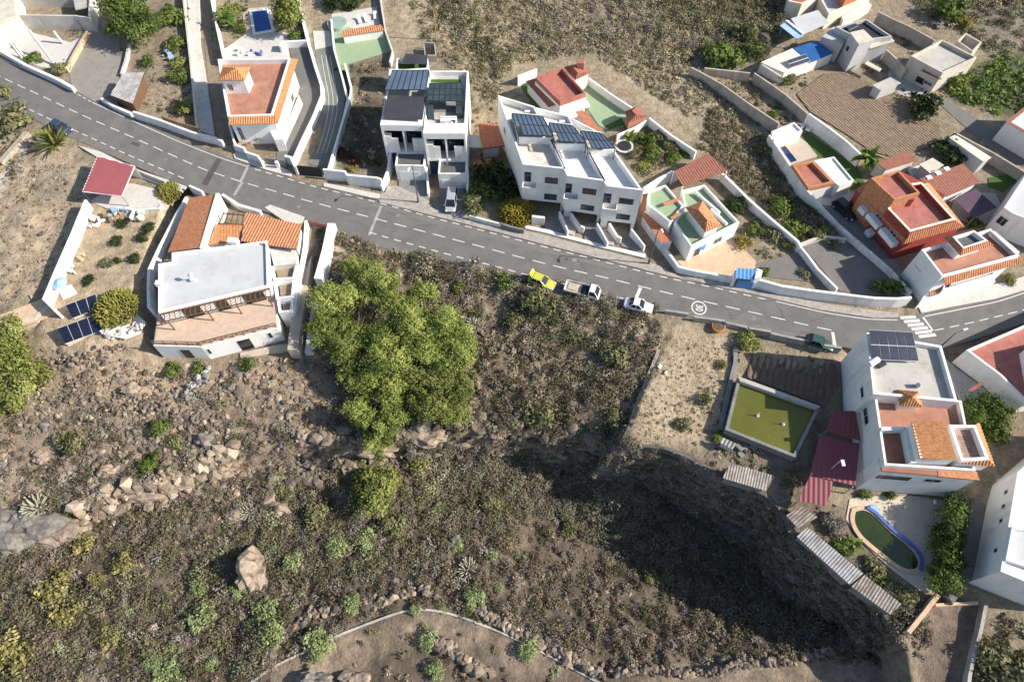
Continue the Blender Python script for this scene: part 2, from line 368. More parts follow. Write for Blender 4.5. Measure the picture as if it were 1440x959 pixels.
CLIFF = [XY(u, v, z) for u, v, z in cliff_px]; CLIFF_Z = [c[2] for c in cliff_px]
PLATEAU = [XY(952,448)]+CLIFF+[XY(1278,960,-5),XY(1285,1100,-6),XY(2400,1100,-6),XY(2400,200)]
def axis(a, b, st):
    core = np.arange(a, b+1e-6, st); ext = st*np.cumsum(1.35**np.arange(1, 24))
    return np.concatenate([(a-ext)[::-1], core, b+ext])
GX = axis(-118, 118, .5); GY = axis(-6, 142, .5)
XX, YY = np.meshgrid(GX, GY)
UPR = [(-80,-400),(-80,110)]
road_lo = [(-300,-10),(-80,112),(0,147),(60,174),(100,193),(140,210),(190,233),(240,254),(290,272),(340,288),(380,300),(430,315),(480,333),(520,345),(575,359),(643,378),(680,388),(740,402),(800,413),(850,425),(900,438),(930,440),(990,447),(1050,461),(1100,471),(1150,481),(1200,491),(1262,500),(1325,491),(1380,474),(1440,455),(1560,410)]
road_hi = [(-300,-70),(-80,42),(0,79),(56,103),(102,125),(129,141),(184,166),(250,195),(317,221),(360,237),(440,260),(480,269),(530,282),(610,303),(680,321),(745,338),(800,352),(880,372),(940,387),(1000,401),(1067,415),(1150,435),(1230,447),(1268,447),(1295,441),(1340,432),(1400,421),(1440,409),(1560,365)]
NORTH = [XY(u, v) for u, v in road_lo]+[(400, 120), (3000, 300), (3000, 3000), (-3000, 3000), (-3000, 200), (-300, 150)]
zl = low(XX, YY); zh = hi(XX, YY)
far = np.maximum(0, np.maximum(np.abs(XX)-120, np.maximum(-8-YY, YY-150)))
fade = np.exp(-far/40.0)
zl = zl*fade-10*(1-fade)*(YY < 60); zh = zh*fade-4*(1-fade)*(YY < 60)
LEDGE = np.array(sorted([XY(u, v, -8) for u, v in [(40,728),(120,718),(200,692),(260,672),(330,648),(400,640),(440,636),(520,632),(600,622),(680,618),(760,622),(830,632),(868,640)]]))
ly = np.interp(XX, LEDGE[:, 0], LEDGE[:, 1])+fbm(XX, YY*.0, 3.5, 171)*2.4+fbm(XX, YY, 1.5, 181)*.9; ld = YY-ly
lw = np.clip((XX-LEDGE[0, 0])/8, 0, 1)*np.clip((LEDGE[-1, 0]+1-XX)/4, 0, 1)*(.45+.55*np.clip((XX-XY(380, 640, -8)[0])/8, 0, 1))
zl = zl+lw*2.7*np.tanh(ld/.35)*np.exp(-np.abs(ld)/5)
pm = inpoly(XX, YY, PLATEAU); nm = inpoly(XX, YY, NORTH)
# uneven ground: strong on the rocky bank and the ravine, faint on plots
slope_w = np.where(pm, .12, 1.0)
zl = zl+fbm(XX, YY, 7, 11)*1.5+fbm(XX, YY, 2.2, 31, 3)*.75
zh = zh+fbm(XX, YY, 4, 51)*.2
ZZ = np.where(pm, zh, zl)
def blurmask(m, k):
    w = m.astype(float)
    for _ in range(2):
        for ax in (0, 1):
            c = np.cumsum(np.pad(w, [(k+1, k) if a == ax else (0, 0) for a in (0, 1)], mode='edge'), axis=ax)
            w = (np.take(c, range(2*k+1, c.shape[ax]), axis=ax)-np.take(c, range(0, c.shape[ax]-2*k-1), axis=ax))/(2*k+1)
    return w
def flatten(poly, z, k=2):
    global ZZ
    m = inpoly(XX, YY, poly); w = np.clip(blurmask(m, k)*2.0, 0, 1); ZZ = ZZ*(1-w)+z*w
hill = np.zeros_like(ZZ)
NP = lambda L, z=0: [XY(u, v, z) for u, v in L]
flatten(NORTH, 0.0, 2)
# scrub hillside behind the houses, gently uneven and rising away from the houses
HILL = NP([(545,-200),(545,60),(600,62),(690,190),(700,120),(725,85),(835,75),(960,160),(1090,180),(1060,110),(960,95),(1000,40),(1100,0),(1130,-200)])
hw = np.clip(blurmask(inpoly(XX, YY, HILL), 3)*2-1, 0, 1); ZZ = ZZ+hw*(fbm(XX, YY, 9, 71)*1.6+.3+fbm(XX, YY, 2, 91, 3)*.5)
flatten(NP([(112,285),(258,285),(215,382),(205,440),(60,455),(62,420)], -.6), -.6, 2)      # orchard plot
flatten(NP([(110,225),(195,228),(265,262),(255,300),(120,285)], -.2), -.2, 2)
flatten(NP([(262,270),(470,310),(462,345),(440,500),(402,492),(300,510),(228,508),(205,440)], -3.6), -3.6, 1)  # lower floor of the left house
flatten(NP([(255,270),(465,312),(430,360),(415,420),(250,430),(215,400)]), -.35, 1)
flatten(NP([(1022,602),(1040,528),(1155,571),(1120,648)], -1.4), -1.4, 2)
flatten(NP([(1186,500),(1330,500),(1400,680),(1210,690)], -1.8), -1.8, 2)
flatten(NP([(1190,698),(1335,700),(1330,810),(1310,838),(1200,770),(1190,720)], -2.9), -2.9, 2)
flatten(NP([(1345,470),(1600,400),(1600,700),(1445,580),(1335,520)], -.6), -.6, 2)
def ground(x, y):
    """height of the terrain mesh at x, y (bilinear; arrays or numbers)"""
    x = np.asarray(x, float); y = np.asarray(y, float)
    i = np.clip(np.searchsorted(GX, x)-1, 0, len(GX)-2); j = np.clip(np.searchsorted(GY, y)-1, 0, len(GY)-2)
    fx = (x-GX[i])/(GX[i+1]-GX[i]); fy = (y-GY[j])/(GY[j+1]-GY[j])
    return (ZZ[j, i]*(1-fx)+ZZ[j, i+1]*fx)*(1-fy)+(ZZ[j+1, i]*(1-fx)+ZZ[j+1, i+1]*fx)*fy
def G(u, v):
    """first terrain point met by the sight line through photo pixel (u, v)"""
    o = Vector((0, 0, CAM_H)); d = (W(u, v, 0)-o)/CAM_H
    t = np.linspace(CAM_H-6, CAM_H+16, 450); z = CAM_H-t; g = ground(d.x*t, d.y*t); k = np.argmax(g >= z)
    tt = t[k]; return Vector((d.x*tt, d.y*tt, float(g[k])))
# ---------------------------------------------------------------- soil kinds (real colours of the ground, with ragged edges)
soil = np.zeros(XX.shape+(3,)); soil[:] = (.30, .245, .175)
jx = XX+fbm(XX, YY, 3, 111)*3.0; jy = YY+fbm(XX, YY, 3, 131)*3.0
def paint(px, c, z=0, soft=0, amt=1.0):
    global soil
    m = inpoly(jx, jy, [XY(u, v, z) for u, v in px]).astype(float)
    if soft: m = blurmask(m, soft)
    m = (m*amt)[..., None]; soil = soil*(1-m)+np.array(c)*m
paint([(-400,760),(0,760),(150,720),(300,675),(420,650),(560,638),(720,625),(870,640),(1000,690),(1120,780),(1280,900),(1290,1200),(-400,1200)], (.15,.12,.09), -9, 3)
paint([(-300,470),(60,490),(230,510),(440,500),(470,560),(560,630),(420,650),(250,700),(120,730),(-300,770)], (.29,.225,.165), -5, 3)
paint([(440,330),(700,395),(950,445),(880,620),(720,625),(560,630),(470,560)], (.25,.195,.14), -3, 3)
paint([(440,340),(480,335),(500,370),(440,420)], (.42,.34,.27), -1, 2)
paint([(60,500),(180,500),(290,520),(420,500),(430,540),(300,560),(120,545)], (.40,.30,.205), -3, 3)
paint([(-300,170),(60,190),(115,225),(115,290),(60,420),(-300,450)], (.37,.30,.215), -.5, 2)
paint([(20,200),(50,190),(30,240),(-20,290)], (.5,.45,.38), -.5, 1)
paint([(60,285),(75,285),(20,420),(0,430)], (.45,.33,.2), -.5, 2, .7)
paint([(112,285),(262,280),(215,382),(205,440),(180,490),(60,490),(62,420)], (.45,.355,.245), -.6, 1)
paint([(545,0),(700,0),(740,90),(700,140),(700,215),(660,215),(655,80),(560,60)], (.37,.30,.21), 0, 3)
paint([(720,0),(980,0),(1000,80),(930,120),(840,90),(760,80)], (.25,.205,.155), 0, 3)
paint([(835,80),(960,100),(1080,190),(1060,260),(960,210)], (.36,.30,.215), 0, 3)
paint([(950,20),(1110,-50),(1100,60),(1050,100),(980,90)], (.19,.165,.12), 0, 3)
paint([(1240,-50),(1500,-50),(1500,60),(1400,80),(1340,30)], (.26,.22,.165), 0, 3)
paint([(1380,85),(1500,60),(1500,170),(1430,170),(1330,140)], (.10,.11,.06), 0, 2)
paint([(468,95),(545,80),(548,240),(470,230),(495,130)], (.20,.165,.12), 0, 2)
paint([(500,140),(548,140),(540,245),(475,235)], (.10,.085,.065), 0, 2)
paint([(940,470),(1035,480),(1030,540),(1015,640),(880,620),(905,540)], (.42,.33,.23), -1.5, 2)
paint([(1000,600),(1120,640),(1120,730),(1000,660)], (.22,.18,.14), -2, 2)
paint([(1110,690),(1190,720),(1290,830),(1266,896),(1120,750)], (.20,.165,.12), -2.5, 2)
paint([(1300,850),(1370,850),(1340,1000),(1270,1000)], (.20,.155,.12), -4.5, 1)
paint([(355,960),(430,918),(515,880),(600,860),(700,890),(640,905),(560,900),(480,960)], (.32,.25,.185), -10.5, 2)
paint([(700,890),(760,915),(840,958),(760,960),(700,930)], (.30,.235,.175), -10.5, 2)
paint([(930,940),(1100,925),(1250,900),(1250,960),(900,970)], (.34,.27,.195), -10.5, 2)
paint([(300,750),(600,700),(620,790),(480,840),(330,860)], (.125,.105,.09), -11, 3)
paint([(1035,180),(1130,300),(1180,330),(1130,350),(1060,280),(1000,215)], (.27,.22,.155), 0, 2)
paint([(600,30),(700,60),(735,85),(835,78),(900,110),(960,160),(1085,190),(1060,260),(960,190),(850,100),(720,100),(700,215),(655,215),(650,90)], (.40,.325,.215), 0, 3, .7)
soil *= (1+(vnoise(XX, YY, 1.3, 151)-.5)*.3+(vnoise(XX, YY, 12, 161)-.5)*.25)[..., None]
def grid_mesh(name, X, Y, Zg, colr, m):
    ny, nx = X.shape; me = bpy.data.meshes.new(name); n = nx*ny
    me.vertices.add(n); me.vertices.foreach_set('co', np.stack([X, Y, Zg], -1).reshape(-1).astype(np.float32))
    a = np.arange(n).reshape(ny, nx); q = np.stack([a[:-1, :-1], a[:-1, 1:], a[1:, 1:], a[1:, :-1]], -1).reshape(-1)
    k = len(q)//4; me.loops.add(len(q)); me.loops.foreach_set('vertex_index', q.astype(np.int32)); me.polygons.add(k); me.polygons.foreach_set('loop_start', np.arange(k, dtype=np.int32)*4)
    me.update(calc_edges=True); at = me.attributes.new('soil', 'FLOAT_COLOR', 'POINT')
    at.data.foreach_set('color', np.concatenate([colr.reshape(-1, 3), np.ones((n, 1))], 1).astype(np.float32).reshape(-1))
    me.materials.append(M_[m]); me.shade_smooth(); o = bpy.data.objects.new(name, me); COL.objects.link(o); return o
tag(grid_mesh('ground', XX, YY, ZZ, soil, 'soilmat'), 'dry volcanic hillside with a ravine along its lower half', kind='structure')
# ================================================================ ROAD
def dense(px, step=12):
    out = []
    for (a, b), (c, d) in zip(px, px[1:]):
        n = max(1, int(math.hypot(c-a, d-b)/step)); out += [(a+(c-a)*i/n, b+(d-b)*i/n) for i in range(n)]
    return out+[px[-1]]
def smooth(pts, it=2):
    for _ in range(it): pts = [pts[0]]+[(.25*a[0]+.5*b[0]+.25*c[0], .25*a[1]+.5*b[1]+.25*c[1]) for a, b, c in zip(pts, pts[1:], pts[2:])]+[pts[-1]]
    return pts
def structure(name, m, b, **k):
    return b.build(name, m, None, kind='structure', **k)
hiw = [XY(u, v) for u, v in smooth(dense(road_hi))]; low_ = [XY(u, v) for u, v in smooth(dense(road_lo))]
def band(b, A, B, z0, z1):
    """solid band between two polylines resampled to the same count"""
    def res(P, n):
        P = np.array(P); d = np.concatenate([[0], np.cumsum(np.linalg.norm(np.diff(P, axis=0), axis=1))]); t = np.linspace(0, d[-1], n)
        return np.stack([np.interp(t, d, P[:, 0]), np.interp(t, d, P[:, 1])], 1)
    n = max(len(A), len(B)); A = res(A, n); B = res(B, n); vs = []
    for p, q in zip(A, B): vs += [(p[0], p[1], z0), (q[0], q[1], z0), (q[0], q[1], z1), (p[0], p[1], z1)]
    fs = [(0, 3, 2, 1), (4*n-4, 4*n-3, 4*n-2, 4*n-1)]
    for i in range(n-1):
        k = 4*i; r = k+4; fs += [(k, k+1, r+1, r), (k+1, k+2, r+2, r+1), (k+2, k+3, r+3, r+2), (k+3, k, r, r+3)]
    b.add(vs, fs); return b
structure('road', 'asphalt', band(MB(), hiw, low_, -.35, .06))
RZ = .06
# repair seams / darker areas in the asphalt are separate thin sheets
b = MB(); 
for q in ([(300,222),(330,233),(300,255),(322,275),(296,268),(318,243)],):
    pass
def poly_sheet(b, px, z): b.prism([XY(u, v, z) for u, v in px], z-.003, z); return b
def dash(b, p, q, w, z=RZ+.006):
    a = W(*p, z); c = W(*q, z); d = (c-a).normalized(); s = Vector((-d.y, d.x, 0))*w/2
    b.add([a-s, c-s, c+s, a+s], [(0, 1, 2, 3)])
cl = [(-60,75),(6,111),(58,135),(115,162),(172,187),(228,212),(285,238),(343,257),(404,274),(434,283),(495,299),(556,315),(612,330),(677,347),(736,363),(796,378),(854,391),(910,405),(968,419),(1026,432),(1088,446),(1143,459),(1202,471)]
def dashes(b, px, L, gap, w, start=0):
    P = [W(u, v, RZ+.006) for u, v in smooth(dense(px, 8), 3)]; acc = -start; 
    pos = [0]
    for a, c in zip(P, P[1:]): pos.append(pos[-1]+(c-a).length)
    def at(s):
        for i in range(len(pos)-1):
            if pos[i+1] >= s: k = (s-pos[i])/max(1e-6, pos[i+1]-pos[i]); return P[i].lerp(P[i+1], k)
        return P[-1]
    s = start
    while s+L < pos[-1]:
        a = at(s); m = at(s+L/2); c = at(s+L); d = (c-a).normalized(); sd = Vector((-d.y, d.x, 0))*w/2
        b.add([a-sd, m-sd, c-sd, c+sd, m+sd, a+sd], [(0, 1, 4, 5), (1, 2, 3, 4)]); s += L+gap
def fullline(b, px, w):
    P = [W(u, v, RZ+.006) for u, v in smooth(dense(px, 8), 3)]; L, R = line_offset([(p.x, p.y) for p in P], w/2)
    vs = [];
    for l, r in zip(L, R): vs += [(l.x, l.y, RZ+.006), (r.x, r.y, RZ+.006)]
    b.add(vs, [(2*i, 2*i+1, 2*i+3, 2*i+2) for i in range(len(L)-1)])
b = MB()
per = 0
dashes(b, cl, 2.05, 1.25, .16, .6)
dashes(b, [(1313,465),(1360,455),(1407,444),(1440,436),(1560,398)], 1.5, .9, .13, .2)
fullline(b, [(-80,45),(0,82),(56,107),(102,129)], .14)
dashes(b, [(102,129),(129,144)], .8, .6, .14)
fullline(b, [(129,144),(184,169),(250,199),(317,225),(347,234)], .14)
dashes(b, [(358,238),(393,248),(440,262),(485,273),(543,288),(615,308),(659,319),(719,335),(757,345),(797,355),(857,370),(899,381),(939,391),(1003,404),(1067,419),(1092,424)], 1.15, .95, .16)
fullline(b, [(1092,424),(1161,440),(1220,449),(1262,450)], .14)
dashes(b, [(-30,120),(13,141),(37,152),(70,168),(139,199),(184,220),(230,239),(272,257)], 1.25, .9, .16, .3)
dashes(b, [(520,327),(551,336),(595,348),(642,361),(691,373),(739,386),(795,400),(857,415),(923,431)], 1.15, .95, .16)
fullline(b, [(1300,445),(1340,437),(1405,424),(1440,412),(1560,368)], .14)
dash(b, (1298,446), (1312,465), .28)
dash(b, (895,418), (901,404.5), .5); dash(b, (1171,467), (1174,486), .45)
dash(b, (347,235), (352,231), .14)
for i in range(6):                      # zebra bars
    a = W(1266+i*5.2, 446.5+i*5.1, RZ+.006); dash(b, (1266+i*5.2, 447+i*5.3), (1288+i*5.6, 445.5+i*5.0), .5)
dash(b, (1345,506), (1390,487), .14)
structure('road_markings', 'paintwhite', b)
# worn tar repair strips that cross the road
b = MB(); z = RZ+.004
def crackstrip(p, q, w): dash(b, p, q, w, z)
crackstrip((348,236),(338,256),.5); crackstrip((341,256),(329,275),.5); crackstrip((536,290),(519,331),.45)
structure('road_repair_strips', 'paver', b)
b = MB()
for px in ([(305,223),(312,225),(291,262),(283,259)],[(186,199),(198,203),(194,207),(184,203)],[(795,362),(799,363),(798,367),(795,366)]): poly_sheet(b, px, RZ+.003)  # thin sheets darker than the surrounding asphalt
structure('road_dark_areas', 'asphaltdark', b)
b = MB()
for u, v in [(233,224),(808,366),(560,303),(1060,447),(420,291)]:
    c = W(u, v, RZ+.004); b.tube(c-Vector((0, 0, .003)), c, .34, .34, 14)
structure('manhole_covers', 'concretedark', b)
b = MB(); R_ = random.Random(4)                     # filled cracks
for k in range(26):
    i = R_.randrange(2, len(cl)-1); o = R_.uniform(-22, 20); p = (cl[i][0]+R_.uniform(-20, 20), cl[i][1]+o); a = R_.uniform(-.5, .9)
    for j in range(5):
        q = (p[0]+7*math.cos(a), p[1]+7*math.sin(a)*.8)
        if inpoly(np.array([XY(*q)[0]]), np.array([XY(*q)[1]]), hiw+low_[::-1])[0] and inpoly(np.array([XY(*p)[0]]), np.array([XY(*p)[1]]), hiw+low_[::-1])[0]: dash(b, p, q, .07, RZ+.0035)
        p = q; a += R_.uniform(-.5, .5)
structure('road_cracks', 'asphaltdark', b)
b = MB()                                            # dusty shoulders
fullline(b, [(530,339),(575,354),(643,373),(680,383),(740,397),(800,408),(850,420)], 1.3); fullline(b, [(470,275),(530,289),(610,311),(680,329),(745,346),(800,360),(880,380)], .9); fullline(b, [(60,170),(100,189),(140,206),(190,229),(240,250)], 1.2); fullline(b, [(930,437),(1000,446),(1100,468),(1180,486)], .8)
b.v = [(x, y, RZ+.003) for x, y, z_ in b.v]
structure('road_shoulder_dust', 'asphaltold', b)
# speed marking: 30 inside a ring, read from the right-hand lane
def ring_text():
    c = W(983, 433, RZ+.009); b = MB(); n = 48; vs = []
    for i in range(n):
        a = 2*math.pi*i/n; vs += [(c.x+math.cos(a)*1.13, c.y+math.sin(a)*1.22, c.z), (c.x+math.cos(a)*.93, c.y+math.sin(a)*1.02, c.z)]
    b.add(vs, [(2*i, 2*((i+1) % n), 2*((i+1) % n)+1, 2*i+1) for i in range(n)])
    cu = bpy.data.curves.new('txt', 'FONT'); cu.body = '30'; cu.size = 1.15; cu.align_x = 'CENTER'; cu.align_y = 'CENTER'; cu.offset = .035; cu.fill_mode = 'FRONT'
    ob = bpy.data.objects.new('txt', cu); COL.objects.link(ob); dg = bpy.context.evaluated_depsgraph_get(); me = bpy.data.meshes.new_from_object(ob.evaluated_get(dg))
    ang = math.radians(-101); ca, sa = math.cos(ang), math.sin(ang)
    b.add([(c.x+v.co.x*ca*1.0-v.co.y*1.25*sa, c.y+v.co.x*sa+v.co.y*1.25*ca, c.z) for v in me.vertices], [tuple(p.vertices) for p in me.polygons])
    bpy.data.objects.remove(ob); bpy.data.curves.remove(cu); bpy.data.meshes.remove(me)
    structure('speed_limit_road_marking', 'paintwhite', b)
ring_text()
# ---------------------------------------------------------------- pavements, lanes, yards (paved sheets, each with its own level)
def slab(name, m, px, z=.1, th=.3):
    return structure(name, m, MB().prism([XY(u, v, z) for u, v in px], z-th, z))
KZ = .19
slab('pavement', 'paver', [(533,284),(536,272),(548,268),(600,287),(660,300),(741,325),(820,345),(905,366),(930,375),(958,390),(985,398),(940,388),(880,372.5),(800,352.5),(745,338.5),(680,321.5),(610,303.5)], KZ)
slab('kerb', 'concretelight', [(455,257),(535,273),(534,281),(455,262)], .17)
slab('pavement', 'concretelight', [(328,217),(335,214),(384,231),(400,237),(411,244),(408,248),(375,239),(330,223)], .17)
slab('pavement', 'paver', [(958,389),(1030,396),(1068,410),(1180,430),(1262,440),(1264,446),(1230,447),(1150,435),(1067,415),(1000,401)], .165)
slab('pavement', 'concretelight', [(1292,432),(1345,412),(1420,395),(1460,382),(1460,402),(1400,420),(1340,431),(1296,440)], .16)
slab('pavement', 'concretelight', [(372,292),(380,288),(428,305),(424,316),(400,311)], .14)
slab('pavement', 'concretelight', [(110,205),(140,213),(186,236),(262,262),(256,270),(230,262),(180,242),(138,222)], .12)
slab('lane', 'lanegrey', [(145,28),(165,30),(172,98),(155,134),(137,146),(128,140),(102,125),(96,98),(125,45)], .08)
slab('lane', 'concretelight', [(259,-60),(280,-60),(281,60),(301,184),(300,191),(281,184),(270,90)], .5, .8)
slab('lane', 'asphaltold', [(405,62),(432,60),(452,120),(452,135),(420,205),(410,226),(388,228),(390,205),(420,170),(424,140)], .08)
slab('lane', 'dirt', [(282,-60),(294,-60),(297,60),(306,120),(318,205),(303,186),(290,90)], .06)
slab('courtyard', 'greenfloor', [(466,30),(500,42),(540,44),(551,72),(490,90),(478,92),(466,60)], .095)
slab('lane', 'greylane', [(443,70),(468,66),(484,128),(486,136),(476,192),(463,236),(445,234),(432,230),(454,195),(452,140)], .085)
slab('courtyard', 'greendeep', [(478,92),(490,90),(494,126),(484,128)], .09)
slab('path', 'concretelight', [(440,44),(464,44),(470,64),(443,70)], .12)
b = MB(); 
for off in (0, 6, 12): fullline(b, [(452+off, 78),(457+off,110),(464+off, 140),(461+off,165),(452+off,200),(446+off,216)], .12)
for v in b.v[:]: pass
b.v = [(v[0], v[1], .1) for v in b.v]
structure('path_lines', 'concretelight', b)
slab('courtyard', 'concretelight', [(315,70),(350,45),(400,46),(432,60),(405,66),(408,83),(315,83)], .08)
slab('pool_deck', 'deck', [(341,20),(350,12),(380,10),(388,46),(356,52),(345,48)], .12)
slab('driveway', 'concretedark', [(562,238),(596,243),(603,288),(560,276)], .21)
slab('driveway', 'paver', [(545,262),(560,262),(603,282),(602,289),(540,275)], .215)
slab('driveway', 'concretedark', [(618,255),(652,260),(655,305),(628,302),(603,290),(620,285)], .2)
slab('courtyard', 'greenfloor', [(820,115),(832,120),(885,158),(878,178),(852,182),(842,176),(824,150)], .1)
slab('lawn', 'turf', [(850,178),(874,166),(879,176),(856,182)], .13)
slab('lawn', 'turf', [(733,122),(738,114),(765,145),(764,151),(750,150)], .11)
slab('courtyard', 'decktan', [(948,360),(980,350),(1010,342),(1028,333),(1063,367),(1062,378),(1027,388),(976,380),(958,374)], .1)
slab('courtyard', 'asphaltold', [(1062,372),(1096,362),(1125,352),(1172,400),(1066,388)], .1)
slab('courtyard', 'asphaltold', [(1128,345),(1160,333),(1190,345),(1245,380),(1280,418),(1235,416),(1182,410)], .1)
slab('courtyard', 'deck', [(1092,199),(1126,190),(1150,220),(1121,229)], .1)
slab('lawn', 'turf', [(1126,190),(1136,186),(1205,235),(1216,258),(1204,258),(1173,220),(1150,222)], .09)
slab('courtyard', 'concretelight', [(1140,268),(1180,265),(1200,255),(1208,262),(1194,285),(1180,290),(1150,288)], .1)
slab('driveway', 'concretedark', [(1150,288),(1180,290),(1196,286),(1262,370),(1285,425),(1252,385),(1180,322)], .09)
slab('courtyard', 'concretelight', [(120,280),(128,282),(150,268),(180,268),(225,275),(228,292),(190,293),(150,293)], -.12, .3)
slab('courtyard', 'concretelight', [(138,262),(186,258),(228,268),(226,276),(150,276)], -.1, .3)
slab('courtyard', 'concrete', [(1326,500),(1348,520),(1390,550),(1375,580),(1350,560)], -.5)
slab('lane', 'asphaltold', [(1378,600),(1440,570),(1440,640),(1409,668),(1372,805),(1340,850),(1334,838),(1352,770),(1370,690)], -1.35 if False else -2.2, 1.2)
slab('courtyard', 'concrete', [(1344,270),(1400,272),(1412,300),(1380,318),(1335,305)], .08)
slab('lawn', 'turf', [(1390,250),(1420,245),(1432,252),(1412,270),(1390,262)], .1)
slab('courtyard', 'concrete', [(1250,100),(1275,95),(1300,125),(1318,140),(1296,140),(1245,130)], .08)
slab('lane', 'asphaltold', [(1300,128),(1320,135),(1372,165),(1440,215),(1440,235),(1370,190)], .07)
slab('path', 'decktan', [(-60,470),(0,443),(60,420),(82,438),(50,452),(0,466),(-60,480)], -.35)
slab('terrace', 'whitedirty', [(143,440),(160,448),(190,440),(204,452),(196,468),(175,476),(152,472),(142,460)], -.85)
slab('path', 'concretelight', [(222,64),(240,62),(246,140),(226,160),(215,150),(228,110)], .06) if False else None
slab('courtyard', 'concretelight', [(0,78),(0,40),(40,45),(100,60),(125,45),(96,98),(60,95)], .06)
# ploughed fields with real furrows
def furrows(name, m, px, z, p, q, pitch, amp):
    poly = ccw([XY(u, v, z) for u, v in px]); a = Vector(XY(*p, z)); c = Vector(XY(*q, z)); d = (c-a).normalized(); s = Vector((-d.y, d.x))
    ss = [Vector(x).dot(s) for x in poly]; s0, s1 = min(ss), max(ss); n = int((s1-s0)/pitch*4); b = MB(); rows = []
    def span(t):
        r = []
        for i in range(len(poly)):
            A = Vector(poly[i]); B = Vector(poly[(i+1) % len(poly)]); x, y = A.dot(s), B.dot(s)
            if (x-t)*(y-t) <= 0 and abs(x-y) > 1e-9: r.append((A.lerp(B, (t-x)/(y-x))).dot(d))
        return (min(r), max(r)) if r else None
    seg = 26; R = np.random.default_rng(5)
    for i in range(n+1):
        t = s0+(s1-s0)*min(max(i/n, 1e-4), 1-1e-4); sp = span(t); hgt = amp*[0, .8, 1, .3][i % 4]
        wob = R.normal(0, .025, seg+1)
        rows.append([(s*(t+wob[j])+d*(sp[0]+(sp[1]-sp[0])*j/seg)) .to_3d()+Vector((0, 0, z+hgt*(1+R.normal(0, .12)))) for j in range(seg+1)])
    vs = [v for r in rows for v in r]; w = seg+1
    b.add(vs, [(i*w+j, i*w+j+1, (i+1)*w+j+1, (i+1)*w+j) for i in range(n) for j in range(seg)])
    structure(name, m, b)
furrows('ploughed_field', 'furrow', [(1120,133),(1160,104),(1190,103),(1250,130),(1322,178),(1318,202),(1262,222),(1226,214),(1195,192),(1140,158)], .12, (1140,120), (1240,205), .5, .085)
furrows('ploughed_field', 'furrowdark', [(1058,492),(1075,490),(1140,500),(1175,505),(1176,540),(1160,572),(1110,553),(1048,530)], -1.0, (1075,492), (1068,530), .9, .2)
# ================================================================ BUILDINGS
def root(name, label, cat, u, v, z=0, group=None): return thing(name, label, cat, tuple(W(u, v, z)), group)
def P3(pts, zs): return [W(u, v, z) for (u, v), z in zip(pts, zs if isinstance(zs, (list, tuple)) else [zs]*len(pts))]
def panel_grid(parent, q, z, nx, nz, m='solar', fr='alu', name='panel', gap=.06, th=.05, frame=True):
    """sheet of panels on the quad q = (a, b, c, d) of 3-D points; each panel is a part"""
    a, b, c, d = [Vector(x) for x in q]; n = (b-a).cross(d-a).normalized(); n = n if n.z > 0 else -n
    L = lambda s, t: (a.lerp(b, s)).lerp(d.lerp(c, s), t)
    if frame: MB().solid([a-n*.05, b-n*.05, c-n*.05, d-n*.05], n*.045).build('panel_frame', fr, parent)
    gs = gap/(b-a).length; gt = gap/(d-a).length
    for i in range(nx):
        for j in range(nz):
            s0, s1, t0, t1 = i/nx+gs/2, (i+1)/nx-gs/2, j/nz+gt/2, (j+1)/nz-gt/2
            MB().solid([L(s0, t0), L(s1, t0), L(s1, t1), L(s0, t1)], n*th).build(name, m, parent)
def pergola(parent, q, nx, nz, zb, m='panelglass', legs=True, fr='charcoal', w=.12, name='pergola_frame', sub='roof_panel', beams_only=0):
    """glazed pergola: frame with bars and posts, one glass sheet per bay; q = four 3-D corners"""
    a, b, c, d = [Vector(x) for x in q]; L = lambda s, t: (a.lerp(b, s)).lerp(d.lerp(c, s), t); M = MB()
    for i in range(nx+1): M.bar(L(i/nx, 0), L(i/nx, 1), w, w*1.1)
    for j in range(nz+1): M.bar(L(0, j/nz)+Vector((0, 0, .02)), L(1, j/nz)+Vector((0, 0, .02)), w, w)
    if legs:
        for s, t in ((0, 0), (1, 0), (1, 1), (0, 1)): p = L(s, t); M.tube((p.x, p.y, zb), (p.x, p.y, p.z), .07, n=6)
    o = M.build(name, fr, parent)
    for i in range(nx):
        t0 = beams_only if i == 0 else 0
        if t0 >= 1: continue
        g = .07
        x0, x1 = i/nx+g/(b-a).length, (i+1)/nx-g/(b-a).length
        MB().solid([L(x0, t0), L(x1, t0), L(x1, 1), L(x0, 1)], (0, 0, .03)).build(sub, m, o)
    return o
# ---- 1 two-storey white house with terracotta roof terrace and tiled turret (top left)
z = 6.2; r = root('house', 'white two-storey house with terracotta roof terrace and orange tiled turret at one corner', 'house', 345, 150)
q = [(306,83.5),(408,82),(383,162),(320,164)]; poly = [XY(u, v, z) for u, v in q]
flatroof(r, poly, z, 0, .95, .3, 'whitebright', 'terrfloor')
o = Vector(poly[1]); e2 = Vector(poly[2])
part('eave', 'tile', r, lambda b: (b.ribs(W(419,84,5.55), W(391,174,5.55), W(384.5,163,5.95), W(409.5,82.5,5.95), .38, .07), b.ribs(W(391,174,5.55), W(322,176,5.55), W(320.5,165.5,5.95), W(383.5,163.5,5.95), .38, .07)))
tz_ = 8.3; T = [XY(u, v, tz_) for u, v in [(307,113),(344,113),(352,95),(313,95)]]
tw = part('turret', 'white', r, lambda b: b.prism(inset(ccw(T), .35), 5.1, tz_))
ap = W(331,96,9.6); Tq = [Vector((x, y, tz_)) for x, y in T]
part('turret_roof', 'tile', r, lambda b: [b.ribs(Tq[i], Tq[(i+1) % 4], ap, ap, .36, .07) for i in range(4)] and b.prism(T, tz_-.12, tz_-.09))
Ti = inset(ccw(T), .35); opening(r, Ti[0], Ti[1], (319,119), (329,127), panes=2)
